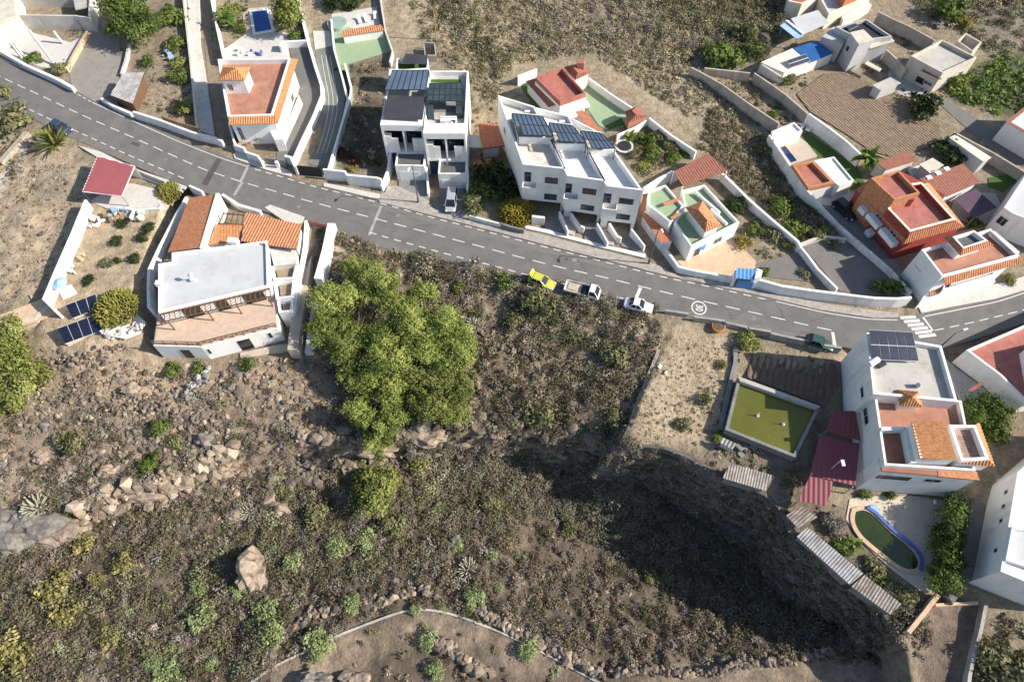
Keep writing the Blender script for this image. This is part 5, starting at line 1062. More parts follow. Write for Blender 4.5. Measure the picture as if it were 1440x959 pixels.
# retaining face of the ravine, modelled as a rough battered bank
def bank():
    R = np.random.default_rng(3); P = []
    for (a, b_), za, zb_ in zip(zip(CLIFF[2:], CLIFF[3:]), CLIFF_Z[2:], CLIFF_Z[3:]):
        n = max(2, int(math.hypot(b_[0]-a[0], b_[1]-a[1])/.42))
        for i in range(n): t = i/n; P.append((a[0]+(b_[0]-a[0])*t, a[1]+(b_[1]-a[1])*t, za+(zb_-za)*t))
    P.append((*CLIFF[-1], CLIFF_Z[-1])); n = len(P); rows = 30; vs = []; L, Rr = line_offset([(p[0], p[1]) for p in P], 1.0)
    o = [(Rr[i]-Vector(P[i][:2])) for i in range(n)]
    side = 1 if not inpoly(np.array([Rr[n//2].x]), np.array([Rr[n//2].y]), PLATEAU)[0] else -1
    for i, p in enumerate(P):
        for j in range(rows):
            t = j/(rows-1); q = Vector(p[:2])+o[i]*side*(.1+1.9*t+((1.0*float(vnoise(np.array(i*.42), np.array(j*.4), 3.2, 9)-.4)+.6*float(vnoise(np.array(i*.42), np.array(j*.4), 1.1, 19)-.5)+.3*float(vnoise(np.array(i*.42), np.array(j*.4), .45, 29)-.5)) if 0 < j else 0))
            foot = float(ground(*(Vector(p[:2])+o[i]*side*2.6)))-.6; vs.append((q.x, q.y, p[2]+.22+(foot-p[2]-.22)*t))
    # cap reaching back over the edge
    fs = [(i*rows+j, (i+1)*rows+j, (i+1)*rows+j+1, i*rows+j+1) for i in range(n-1) for j in range(rows-1)]
    k = len(vs)
    for i, p in enumerate(P): q = Vector(p[:2])-o[i]*side*.9; vs.append((q.x, q.y, p[2]-.2))
    fs += [(k+i, k+i+1, (i+1)*rows, i*rows) for i in range(n-1)]
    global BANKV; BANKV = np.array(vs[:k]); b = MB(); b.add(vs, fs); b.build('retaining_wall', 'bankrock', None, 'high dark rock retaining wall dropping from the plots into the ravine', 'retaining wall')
bank()
# pale irrigation channel in the lower ravine
def draped(name, m, px, w, h, label=None, cat=None, kind=None):
    pts = [G(u, v) for u, v in smooth(dense(px, 10), 2)]; b = MB(); g = [float(ground(p.x, p.y)) for p in pts]
    strip(b, [(p.x, p.y) for p in pts], w, [z-.4 for z in g], [z+h for z in g]); return b.build(name, m, None, label, cat, None, kind)
draped('irrigation_channel', 'concrete', [(345,966),(358,956),(381,939),(430,916),(474,894),(515,878),(564,860),(594,856),(632,862),(669,875),(707,890),(758,914),(837,957),(860,970)], .26, .25, 'thin pale concrete irrigation channel winding across the ravine floor', 'channel')
# ================================================================ POOLS AND WATER
def pool(name, label, px, z, water, rim='whitebright', rw=.5, wz=.1, under=None):
    poly = [XY(u, v, z) for u, v in px]; c = np.mean(poly, axis=0); r = thing(name, label, 'pool', (float(c[0]), float(c[1]), z-1))
    MB().ring(inset(ccw(poly), -rw), rw, z-1.4, z).build('rim', rim, r); MB().prism(inset(ccw(poly), -.02), z-1.3, z-wz).build('water', water, r); return r
pool('swimming_pool', 'rectangular deep blue swimming pool in the garden above the turret house', [(354,17),(375,14),(382,42),(359,46)], .3, 'poolblue')
pool('swimming_pool', 'narrow dark blue pool along the white driveway wall', [(1094,203),(1101,201.5),(1121,226),(1112,229)], .3, 'poolnavy', 'deck', .3)
pool('swimming_pool', 'teal rectangular pool behind the brick red house', [(1280,240),(1298,233),(1306,246),(1289,253)], .3, 'poolgreen', 'concretelight', .4)
r = pool('irrigation_pond', 'large four-sided green irrigation pond below the dark garden rows', [(1041,537),(1147,575),(1116,638),(1025,602)], .1, 'pondwater', 'concretedark', .4, .35)
part('gutter_wall', 'concrete', r, lambda b: b.prism([XY(u, v, .5) for u, v in [(1038,529),(1041,536),(1149,574),(1154,571)]], -1.5, .5))
for uv, l in (((1065,585), 'small white buoy on the sunlit half of the green pond'), ((1101,597), 'small white buoy at the shadow line of the green pond')):
    c = W(*uv, -.3); t = thing('buoy', l, 'buoy', tuple(c)); MB().tube(c, c+Vector((0, 0, .3)), .24, .16, 10).build('float', 'whitebright', t); MB().tube(c+Vector((0, 0, .3)), c+Vector((0, 0, 1.0)), .07, .04, 6).build('rod', 'whitedirty', t)
kz = -2.75
slab('patio', 'patio', Z(1080, 640, 3.006, [(345,185),(380,175),(500,172),(620,172),(745,190),(752,260),(742,390),(715,500),(690,582),(640,570),(520,480),(400,370),(330,270)]), kz-.02, .4)
kp = Z(1080, 640, 3.006, [(372,238),(400,226),(440,246),(480,288),(520,326),(562,358),(600,390),(630,425),(642,458),(630,482),(600,485),(560,470),(500,425),(450,385),(400,342),(372,300),(362,268)])
kr = pool('swimming_pool', 'long kidney shaped pool with green water and blue tiled edge', smooth(dense(kp+[kp[0]], 4), 3)[:-1], kz+.12, 'water', 'decktan', .55, .1)
part('pool_wall', 'pooltileblue', kr, lambda b: strip(b, [XY(u, v, kz) for u, v in smooth(dense(Z(1080, 640, 3.006, [(415,222),(445,236),(485,278),(525,316),(567,348),(606,380),(640,415),(652,455),(640,485)]), 4), 3)], .45, kz-1, kz+.3)); part('step', 'bluepale', kr, lambda b: b.prism(PX([(428,215),(458,210),(468,240),(440,245)], kz, 1080, 640, 3.006), kz, kz+.25))
MB().tube(W(475, 37, 0), W(475, 37, 0)+Vector((0, 0, .8)), 1.9, 1.9, 24).build('round_pool', 'poolgreen', None, 'round green above-ground pool beside the orange tile strip', 'pool')
t = thing('trampoline', 'round black trampoline with pale rim in the planted garden', 'trampoline', tuple(W(877,209,0))); MB().tube(W(877,209,.55), W(877,209,.6), 1.25, 1.25, 20).build('mat', 'charcoal', t); MB().ring([(W(877,209).x+1.6*math.cos(a*math.pi/10), W(877,209).y+1.6*math.sin(a*math.pi/10)) for a in range(20)], .35, .45, .62).build('rim', 'concretelight', t)
t = root('tile_strip', 'orange tiled strip roof above the green court', 'roof', 510, 45); q = P3([(481,52),(540,43),(536,35),(480,44)], [1.8,1.8,2.3,2.3]); part('roof', 'tileorange', t, lambda b: b.ribs(*q, .4)); part('wall', 'whitebright', t, lambda b: b.prism(inset(ccw([(p.x, p.y) for p in q]), .2), 0, 1.75))
# ================================================================ FURNITURE, POLES, SMALL THINGS
def lounger(u, v, rz, label, z=0.0):
    c = W(u, v, z); t = thing('sun_lounger', label, 'sun lounger', tuple(c), 'loungers by the round pool'); d = Vector((math.cos(rz), math.sin(rz), 0)); s = Vector((-d.y, d.x, 0))*.33
    MB().solid([c-d*.95-s+Vector((0,0,.3)), c+d*.4-s+Vector((0,0,.3)), c+d*.4+s+Vector((0,0,.3)), c-d*.95+s+Vector((0,0,.3))], (0,0,.08)).build('seat', 'whitebright', t)
    MB().solid([c+d*.42-s+Vector((0,0,.3)), c+d*.95-s+Vector((0,0,.7)), c+d*.95+s+Vector((0,0,.7)), c+d*.42+s+Vector((0,0,.3))], (0,0,.08)).build('backrest', 'whitebright', t)
    for k in (-.8, .35):
        for sg in (-1, 1): MB().tube(c+d*k+s*sg*.9, c+d*k+s*sg*.9+Vector((0,0,.32)), .04, n=6).build('leg', 'whitebright', t)
for i, (u, v, a) in enumerate([(506,31,1.9),(515,29,1.9),(528,25,1.7)]): lounger(u, v, a, ['white sun lounger nearest the round green pool', 'middle white sun lounger on the pale terrace', 'white sun lounger farthest from the round pool, by the court wall'][i], .05)
slab('terrace', 'concretelight', [(466,20),(530,10),(534,34),(480,44),(468,44)], .05)
def lamp(base, top, h, arm, label, arm_l=.7):
    B = W(*base, .1); t = thing('street_lamp', label, 'street lamp', tuple(B)); T = Vector((B.x, B.y, h))
    MB().tube(B, T, .11, .06, 10).build('pole', 'pole', t); MB().tube(B, B+Vector((0, 0, 1.0)), .17, .15, 10).build('pole_base', 'pole', t)
    a = Vector(arm).normalized(); MB().tube(T-Vector((0, 0, .15)), T+a*arm_l+Vector((0, 0, .2)), .045, .04, 6).build('arm', 'pole', t)
    e = T+a*arm_l+Vector((0, 0, .2)); d = a; s = Vector((-d.y, d.x, 0))
    hd = MB().solid([e-s*.14, e+d*.7-s*.1, e+d*.7+s*.1, e+s*.14], (0, 0, .12)).build('lamp_head', 'whitedirty', t); return t
lamp((912,371), 0, 9.0, (.25,-1,0), 'tall dark street lamp at the right end of the white row')
lamp((588.5,285), 0, 8.4, (-.4,-1,0), 'tall dark street lamp in front of the duplex')
lamp((1320,490), 0, 4.5, (1,.3,0), 'street lamp leaning over the junction by the red-roofed house', 1.0)
B = W(1100,597,0)
b0 = W(1158,668,-2); t = thing('street_lamp', 'slim pale lamp over the passage between the pond and the maroon roofs', 'street lamp', tuple(b0)); MB().tube(b0, (b0.x, b0.y, 3.4), .07, .05, 8).build('pole', 'concretelight', t); MB().box((b0.x+.2, b0.y-.3, 3.5), (.4, .8, .15)).build('lamp_head', 'whitebright', t)
b0 = W(614,58,0); t = thing('utility_pole', 'thin rusty brown pole on the hillside behind the duplex', 'pole', tuple(b0)); MB().tube(b0, (b0.x, b0.y, 6.5), .13, .09, 8).build('pole', 'wood', t); MB().box((b0.x, b0.y, 6.2), (1.1, .1, .1)).build('crossarm', 'wood', t)
# parasol, solar panels and heaps in the orchard
c = W(93,408,-.6); t = thing('parasol', 'closed-top blue parasol by the white orchard wall', 'parasol', tuple(c)); MB().tube(c, c+Vector((0,0,2.2)), .04, n=6).build('pole', 'whitebright', t)
b = MB(); n = 8; vs = [(c.x+1.15*math.cos(2*math.pi*i/n), c.y+1.15*math.sin(2*math.pi*i/n), c.z+1.85) for i in range(n)]+[(c.x, c.y, c.z+2.35)]; b.add(vs, [(i, (i+1) % n, n) for i in range(n)]+[tuple(range(n-1, -1, -1))]); b.build('canopy', 'bluepale', t)
slab('platform', 'whitedirty', [(80,405),(100,400),(108,412),(88,420)], -.4)
for q, zz, nx, nm in (([(102,448),(139,434),(135,413),(92,429)], (.0,.0,1.1,1.1), 3, 'upper row of dark ground solar panels beside the orchard'), ([(91,484),(144,465),(137,441),(80,462)], (-1.0,-1.0,.3,.3), 4, 'lower row of dark ground solar panels beside the orchard')):
    s = thing('solar_array', nm, 'solar panels', tuple(W(115,460,-1.6)), 'ground solar panels by the orchard'); panel_grid(s, P3(q, list(zz)), 0, nx, 1, 'solar', 'alu', gap=.1); part('mount', 'beige', s, lambda b: b.solid([p-Vector((0, 0, 1.6)) for p in P3([(q[0][0]+1,q[0][1]-1),(q[1][0]-2,q[1][1]-2),(q[2][0]-2,q[2][1]+6),(q[3][0]+3,q[3][1]+6)], [z-.15 for z in zz])], (0, 0, 1.3)))
def heap(name, label, cat, u, v, z, items, m, seed=1):
    R = random.Random(seed); b = MB()
    c = W(u, v, z)
    for _ in range(items): b.box((c.x+R.uniform(-1.4, 1.4), c.y+R.uniform(-1, 1), z+R.uniform(.1, .6)), (R.uniform(.3, 1), R.uniform(.2, .7), R.uniform(.2, .6)), R.uniform(0, 3))
    return b.build(name, m, None, label, cat)
heap('blue_tarp_heap', 'heap of blue tarps and pallets at the top of the orchard', 'heap', 168, 304, -.5, 7, 'bluepale', 2); heap('pallet_stack', 'stack of wooden pallets left of the blue tarps', 'pallets', 156, 306, -.5, 7, 'wood', 3)
heap('white_sack_heap', 'white sacks and sheets against the orchard wall', 'heap', 137, 315, -.5, 7, 'whitebright', 4); heap('stone_heap', 'pile of white stones in the orchard below the shaded yard', 'stone pile', 196, 305, -.5, 12, 'whitedirty', 5)
heap('board_heap', 'pile of tan boards beside the orchard wall', 'heap', 110, 365, -.5, 5, 'decktan', 6); heap('white_chairs', 'jumble of white chairs above the blue parasol', 'chairs', 109, 378, -.5, 6, 'whitebright', 7)
heap('tarp_bundle', 'white and purple tarp bundle in the yard behind the turret house', 'heap', 345, 76, .1, 7, 'whitebright', 8); heap('purple_cloth', 'purple cloth at the end of the white tarp bundle', 'cloth', 363, 75, .1, 4, 'purplecloth', 9)
heap('garden_chairs', 'white chairs in the shade between pool house and field wall', 'chairs', 1136, 179, .1, 7, 'whitebright', 10); heap('water_barrels', 'blue and white barrels in the garden rows', 'barrels', 240, 80, .1, 6, 'bluepale', 11)
heap('roof_debris', 'heap of grey building debris above the beige house', 'heap', 1318, 38, .1, 14, 'concretedark', 12); heap('scrap_heap', 'dark scrap heap between the pond and the rusty hut', 'heap', 1050, 637, -1.9, 9, 'concretedark', 13)
t = thing('garden_table', 'white garden table at the corner of the pool patio under the hedge', 'table', tuple(W(1326, 711, kz))); c = W(1326, 711, kz); MB().tube(c+Vector((0,0,.7)), c+Vector((0,0,.75)), .75, n=16).build('tabletop', 'whitebright', t); MB().tube(c, c+Vector((0,0,.7)), .08, n=8).build('leg', 'whitebright', t)
for i, (dx, dy, a) in enumerate([(-1.1,.3,0),(1.0,.5,3.1),(.1,-1.1,1.57),(-.7,-1.2,1.0)]):
    k = thing('garden_chair', ['white garden chair left of the white patio table','white garden chair right of the white patio table, under the hedge','white garden chair below the white patio table','white garden chair pulled away to the lower left of the patio table'][i], 'chair', (c.x+dx, c.y+dy, kz), 'white chairs round the patio table'); o = Vector(k.location); MB().box(o+Vector((0,0,.43)), (.5,.5,.06), a).build('seat', 'whitebright', k); MB().box(o+Vector((-.25*math.cos(a),-.25*math.sin(a),.7)), (.06,.5,.5), a).build('backrest', 'whitebright', k)
    for sx in (-.2,.2):
        for sy in (-.2,.2): MB().tube(o+Vector((sx,sy,0)), o+Vector((sx,sy,.42)), .03, n=6).build('leg', 'whitebright', k)
t = thing('planter', 'orange tub planter behind the grey block wall at the road', 'planter', tuple(W(1009,462,-.5))); c = W(1009,462,-.5); MB().tube(c, c+Vector((0,0,.8)), .8, 1.0, 14).build('tub', 'orangepaint', t); MB().tube(c+Vector((0,0,.78)), c+Vector((0,0,.84)), .85, n=14).build('earth', 'dirtdark', t)
heap('white_box', 'small white water box at the left edge of the dry plot', 'box', 931, 517, -1.2, 2, 'whitebright', 16); heap('brown_terrace_furniture', 'orange-brown terrace furniture in the turret house front garden', 'furniture', 347, 200, .1, 5, 'terrfloor', 17)
heap('plank_pile', 'bleached pile of planks below the white parked car', 'planks', 905, 465, -1.2, 13, 'whitedirty', 18); heap('tan_rubble_wall', 'broken tan masonry beside the bleached planks', 'ruin', 868, 462, -1.4, 8, 'decktan', 19)
c = W(392,236,.1); MB().box(c+Vector((0,0,.7)), (.5,.4,1.4)).build('water_meter_cabinet', 'whitebright', None, 'small white cabinet on the kerb by the dark slatted fence', 'cabinet')
# rusty sheds and terraces on the cliff edge
r = root('shed', 'rusty corrugated shed roof on the cliff edge below the pond', 'shed', 1050, 665, -2); q = P3([(1016,672),(1077,690),(1086,668),(1027,651)], [-.2,-.2,.3,.3]); part('roof', 'corrrust', r, lambda b: b.ribs(*q, .34, .05, .05)); part('wall', 'concretedark', r, lambda b: b.prism(inset(ccw([(p.x, p.y) for p in q]), .3), -2.6, -.3))
r = root('shed', 'small pale tin shed at the corner of the dry plot beside the pond', 'shed', 1022, 622, -1.7); q = P3([(1012,622),(1030,632),(1036,624),(1017,615)], [-.3,-.3,0,0]); part('roof', 'corrgrey', r, lambda b: b.ribs(*q, .4)); part('wall', 'concretelight', r, lambda b: b.prism(inset(ccw([(p.x, p.y) for p in q]), .2), -2.2, -.35))
r = root('shelter', 'larger maroon metal roof beside the tall white solar house', 'shelter', 1165, 655, -2.2); q = P3([(1123,704),(1200,684),(1209,624),(1154,610)], [.3,.3,.7,.7]); part('roof', 'maroon', r, lambda b: (b.ribs(W(1139,668,.45), W(1203,683,.45), W(1209,624,.9), W(1153,611,.9), .6, .05, .05), b.ribs(W(1122,704,.2), W(1162,712,.2), W(1172,677,.42), W(1139,669,.42), .6, .05, .05))); [part('post', 'steel', r, lambda b: b.tube((p.x, p.y, -2.6), p-Vector((0,0,.1)), .08)) for p in q]
r = root('shelter', 'smaller upper maroon metal roof against the tall white solar house', 'shelter', 1188, 596, -2); q = P3([(1162,606),(1211,620),(1203,578),(1171,577)], [1.3,1.3,1.6,1.6]); part('roof', 'maroon', r, lambda b: b.ribs(*q, .6, .05, .05)); [part('post', 'steel', r, lambda b: b.tube((p.x, p.y, -2.6), p-Vector((0,0,.1)), .08)) for p in q]
for k, (q, l) in enumerate([([(1105,724),(1122,742),(1150,727),(1128,712)], 'short grey corrugated sheet roof at the bend of the cliff edge'), ([(1120,754),(1195,822),(1214,806),(1136,741)], 'long grey corrugated roof along the cliff edge below the pool'), ([(1197,824),(1252,864),(1268,849),(1216,808)], 'last stretch of corrugated roof at the end of the cliff edge')]):
    r = root('lean_to', l, 'shed roof', *q[0], -2.6); p = P3(q, [-1.2, -1.2, -.8, -.8]); part('roof', 'corrrust' if k != 1 else 'corrgrey', r, lambda b: b.ribs(*p, .34, .05, .05)); part('wall', 'concretedark', r, lambda b: b.prism(inset(ccw([(x.x, x.y) for x in p]), .25), -3.4, -1.3))
# ================================================================ VEHICLES
def car_mesh(b, L, Wd, prof, z0=0.0):
    """body lofted from station list (x, half width, sill z, belt z)"""
    vs = []; n = len(prof); ring = []
    for x, hw, zs, zb in prof:
        pts = [(-hw*.86, zs), (-hw, zs+.12), (-hw, (zs+zb)/2+.05), (-hw*.93, zb-.04), (-hw*.8, zb), (hw*.8, zb), (hw*.93, zb-.04), (hw, (zs+zb)/2+.05), (hw, zs+.12), (hw*.86, zs)]
        vs += [(x, y, z+z0) for y, z in pts]
    m = 10; fs = [(i*m+j, i*m+(j+1) % m, (i+1)*m+(j+1) % m, (i+1)*m+j) for i in range(n-1) for j in range(m)]
    fs += [tuple(range(m)), tuple((n-1)*m+m-1-j for j in range(m))]
    b.add(vs, fs)
def make_car(label, m, u, v, ang, L=4.2, Wd=1.76, kind='hatch', z=RZ, group='cars parked along the road', hgt=1.45, cat='car', s=1.0):
    t = thing('parked_car', label, cat, (0, 0, 0), group); hw = Wd/2; h = L/2
    belt = .86 if kind != 'van' else 1.0
    b = MB(); car_mesh(b, L, Wd, [(-h, hw*.8, .35, belt-.16), (-h+.12, hw*.92, .28, belt-.04), (-h+.6, hw, .22, belt+.02), (-.3, hw, .2, belt), (h-1.35, hw, .2, belt-.02), (h-.55, hw*.96, .22, belt-.12), (h-.15, hw*.88, .27, belt-.24), (h, hw*.72, .34, belt-.32)])
    body = b.build('body', m, t, smooth=True); sb_ = body.modifiers.new('round', 'SUBSURF'); sb_.levels = sb_.render_levels = 2
    rear = {'hatch': (-h+.18, -h+.75), 'sedan': (-h+.75, -h+1.35), 'van': (-h+.1, -h+.35)}[kind]; fr = {'hatch': (h-1.3, h-2.05), 'sedan': (h-1.35, h-2.05), 'van': (h-.75, h-1.5)}[kind]
    rw = hw*.74; bw = hw*.9
    A = [(rear[0], -bw, belt-.01), (fr[0], -bw, belt-.03), (fr[0], bw, belt-.03), (rear[0], bw, belt-.01)]; B = [(rear[1], -rw, hgt), (fr[1], -rw, hgt), (fr[1], rw, hgt), (rear[1], rw, hgt)]
    MB().add(A+B, [(0, 1, 5, 4), (1, 2, 6, 5), (2, 3, 7, 6), (3, 0, 4, 7)]).build('window_glass', 'glass', t)
    rf = MB(); rf.add([(x, y, zz+.012) for x, y, zz in B]+[(x*.97+(fr[1]+rear[1])*.015, y*.85, zz+.06) for x, y, zz in B], [(0, 1, 5, 4), (1, 2, 6, 5), (2, 3, 7, 6), (3, 0, 4, 7), (4, 5, 6, 7)])
    for sg in (-1, 1):
        for p, q in ((A[0 if sg < 0 else 3], B[0 if sg < 0 else 3]), (A[1 if sg < 0 else 2], B[1 if sg < 0 else 2])): rf.bar(p, q, .09, .09)
        mid = (rear[1]*.45+fr[1]*.55); rf.bar((mid, sg*bw, belt), (mid, sg*rw, hgt), .09, .08)
    rf.build('roof', m, t)
    for x in (-h+.8, h-.85):
        for sg in (-1, 1):
            w = MB().tube((x, sg*(hw-.2), .32), (x, sg*(hw+.01), .32), .32, n=16).build('wheel', 'rubber', t); MB().tube((x, sg*(hw-.02), .32), (x, sg*(hw+.025), .32), .19, n=12).build('rim', 'alu', w)
    for sg in (-1, 1):
        MB().box((h-.1, sg*hw*.66, belt-.31), (.16, .34, .13)).build('headlight', 'whitebright', t); MB().box((-h+.05, sg*hw*.72, belt-.15), (.1, .26, .16)).build('tail_light', 'redlamp', t); MB().box((fr[0]-.25, sg*(hw+.08), belt+.06), (.16, .16, .12)).build('mirror', m, t)
    MB().box((h-.01, 0, .42), (.08, Wd*.6, .12)).build('bumper', 'charcoal', t)
    p = W(u, v, z); t.location = p; t.rotation_euler = (0, 0, ang); t.scale = (s, s, s); return t
def dirpx(a, b): p = W(*a); q = W(*b); return math.atan2(q.y-p.y, q.x-p.x)
make_car('dark navy car parked by the spiky yucca at the left of the road', 'carnavy', 88, 183, dirpx((66,172), (112,196)), 4.4, 1.8)
t = make_car('bright yellow car with its rear hatch raised, parked below the road edge', 'caryellow', 762, 399, dirpx((746,389), (782,403)), 4.2, 1.76)
h = -2.1; keep = t.location.copy(); t.location = (0, 0, 0); MB().solid([(h+.62,-.6,1.47),(h+.2,-.58,2.15),(h+.2,.58,2.15),(h+.62,.6,1.47)], (.05,0,.06)).build('hatch', 'caryellow', t); t.location = keep
make_car('white sedan parked at the edge above the bleached planks', 'carwhite', 897, 432.5, dirpx((880,426), (915,434.5)), 4.3, 1.8, 'sedan')
make_car('dark teal car mostly hidden behind the grey block wall', 'cargreen', 1150, 485, dirpx((1136,479), (1164,487)), 3.9, 1.7)
make_car('silver people carrier standing in the duplex driveway', 'carsilver', 635, 286, dirpx((636,268), (632,302)), 4.6, 1.85, 'van', .2, 'cars in driveways', 1.75)
make_car('black car in the sunken driveway of the brick red house', 'carblack', 1186, 298, dirpx((1178,290), (1196,306)), 4.5, 1.85, 'hatch', .1, 'cars in driveways', 1.6)
def truck():
    t = thing('pickup_truck', 'small white flatbed truck with open cargo bed parked on the road', 'truck', (0, 0, 0)); L = 5.2; hw = .95
    b = MB(); car_mesh(b, 0, 0, [(.95, hw*.95, .35, 1.15), (1.1, hw, .3, 1.2), (2.0, hw, .3, 1.15), (2.45, hw*.97, .32, 1.0), (2.6, hw*.85, .4, .85)]); b.build('cab_body', 'carwhite', t)
    A = [(1.0, -.88, 1.14), (2.4, -.85, 1.05), (2.4, .85, 1.05), (1.0, .88, 1.14)]; B = [(1.05, -.75, 1.95), (1.85, -.74, 1.95), (1.85, .74, 1.95), (1.05, .75, 1.95)]
    MB().add(A+B, [(0, 1, 5, 4), (1, 2, 6, 5), (2, 3, 7, 6), (3, 0, 4, 7)]).build('window_glass', 'glass', t)
    rf = MB(); rf.add([(x, y, z+.01) for x, y, z in B]+[(x, y*.9, z+.07) for x, y, z in B], [(0, 1, 5, 4), (1, 2, 6, 5), (2, 3, 7, 6), (3, 0, 4, 7), (4, 5, 6, 7)]); [rf.bar(A[i], B[i], .1, .1) for i in range(4)]; rf.build('roof', 'carwhite', t)
    MB().box((-.95, 0, .8), (3.5, 1.9, .1)).build('cargo_bed', 'beige', t); MB().box((.25, 0, .92), (1.0, 1.7, .12)).build('cargo_mat', 'charcoal', t); MB().box((-1.6, .1, .95), (1.3, 1.2, .15)).build('cargo_boards', 'deck', t)
    for sg in (-1, 1): MB().box((-.95, sg*.93, 1.0), (3.5, .06, .4)).build('side_board', 'whitedirty', t)
    MB().box((-2.7, 0, 1.0), (.06, 1.9, .4)).build('tailgate', 'whitedirty', t); MB().box((.82, 0, 1.3), (.08, 1.8, 1.0)).build('headboard', 'charcoal', t); MB().box((-.6, 0, .5), (4.2, .8, .2)).build('chassis', 'charcoal', t)
    for x in (-1.7, 1.7):
        for sg in (-1, 1): w = MB().tube((x, sg*.72, .36), (x, sg*.95, .36), .36, n=16).build('wheel', 'rubber', t); MB().tube((x, sg*.93, .36), (x, sg*.965, .36), .2, n=12).build('rim', 'alu', w)
    for sg in (-1, 1): MB().box((2.55, sg*.68, .75), (.14, .3, .16)).build('headlight', 'whitebright', t); MB().box((2.05, sg*1.1, 1.25), (.1, .2, .26)).build('mirror', 'charcoal', t)
    p = W(819, 412.5, RZ); t.location = p; t.rotation_euler = (0, 0, dirpx((795,404), (845,417)))
truck()
# ================================================================ PEOPLE
def person(label, u, v, ang, top, legs):
    p = W(u, v, RZ); J = [(0,0,.95),(0,0,1.15),(0,0,1.38),(0,.01,1.50),(0,.02,1.60),(0,.02,1.72),(.19,0,1.40),(.27,.02,1.13),(.25,.1,.88),(-.19,0,1.40),(-.27,-.03,1.13),(-.25,.05,.88),(.1,0,.9),(.11,.12,.5),(.11,.05,.08),(.11,.2,.04),(-.1,0,.9),(-.11,-.05,.5),(-.11,-.18,.08),(-.11,-.04,.04)]
    R = [.16,.15,.17,.06,.09,.08,.075,.055,.045,.075,.055,.045,.11,.075,.05,.04,.11,.075,.05,.04]
    E = [(0,1),(1,2),(2,3),(3,4),(4,5),(2,6),(6,7),(7,8),(2,9),(9,10),(10,11),(0,12),(12,13),(13,14),(14,15),(0,16),(16,17),(17,18),(18,19)]
    me = bpy.data.meshes.new('person'); me.from_pydata(J, E, []); o = bpy.data.objects.new('person', me); COL.objects.link(o)
    sk = o.modifiers.new('s', 'SKIN'); o.modifiers.new('d', 'SUBSURF').levels = 1
    sv = me.skin_vertices[0].data
    for i, x in enumerate(sv): x.radius = (R[i], R[i]); x.use_root = (i == 0)
    dg = bpy.context.evaluated_depsgraph_get(); m2 = bpy.data.meshes.new_from_object(o.evaluated_get(dg)); bpy.data.objects.remove(o); bpy.data.meshes.remove(me)
    o = bpy.data.objects.new('person', m2); COL.objects.link(o); m2.materials.clear(); [m2.materials.append(M_[k]) for k in ('skin', top, legs)]
    for f in m2.polygons:
        z = f.center.z; f.material_index = 0 if z > 1.47 or (abs(f.center.x) > .2 and z < 1.15) else (1 if z > .92 else 2)
    m2.shade_smooth(); tag(o, label, 'person'); o.location = p; o.rotation_euler = (0, 0, ang)
    b = MB(); n = 10; vs = [];
    for i in range(5):
        th = math.pi/2*i/4.3; vs += [(.105*math.cos(th)*math.cos(2*math.pi*j/n), .015+.115*math.cos(th)*math.sin(2*math.pi*j/n), 1.68+.13*math.sin(th)) for j in range(n)]
    b.add(vs, [(i*n+j, i*n+(j+1) % n, (i+1)*n+(j+1) % n, (i+1)*n+j) for i in range(4) for j in range(n)]+[tuple(4*n+j for j in range(n))])
    me = bpy.data.meshes.new('hair'); me.from_pydata(b.v, [], b.f); me.materials.append(M_['hair']); hr = bpy.data.objects.new('hair', me); COL.objects.link(hr); hr.parent = o
person('person in dark clothes walking on the road edge, left of the pair', 665.5, 372, .4, 'clothdark', 'clothdark')
person('person in grey top walking on the road beside the one in dark clothes', 672.5, 371, -.3, 'clothgrey', 'clothdark')
# ================================================================ VEGETATION
def quads_mesh(name, V, C, m):
    """V (n,4,3) leaf quads, C (n,3) colours"""
    n = len(V); me = bpy.data.meshes.new(name); me.vertices.add(n*4); me.vertices.foreach_set('co', V.reshape(-1).astype(np.float32))
    me.loops.add(n*4); me.loops.foreach_set('vertex_index', np.arange(n*4, dtype=np.int32)); me.polygons.add(n); me.polygons.foreach_set('loop_start', np.arange(n, dtype=np.int32)*4)
    me.update(calc_edges=True); a = me.attributes.new('leaf', 'FLOAT_COLOR', 'POINT')
    a.data.foreach_set('color', np.concatenate([np.repeat(C, 4, 0), np.ones((n*4, 1))], 1).astype(np.float32).reshape(-1)); me.materials.append(M_[m]); return me
def unit(a): return a/np.maximum(1e-9, np.linalg.norm(a, axis=-1, keepdims=True))
def leafquads(R, P, N, size, asp=.55):
    n = len(P); t = unit(np.cross(N, R.normal(size=(n, 3)))); s = np.cross(N, t); L = (size*R.uniform(.6, 1.4, n))[:, None]
    return np.stack([P-t*L-s*L*asp*.5, P+t*L*.2-s*L*asp, P+t*L+s*L*asp*.2, P-t*L*.1+s*L*asp], 1)
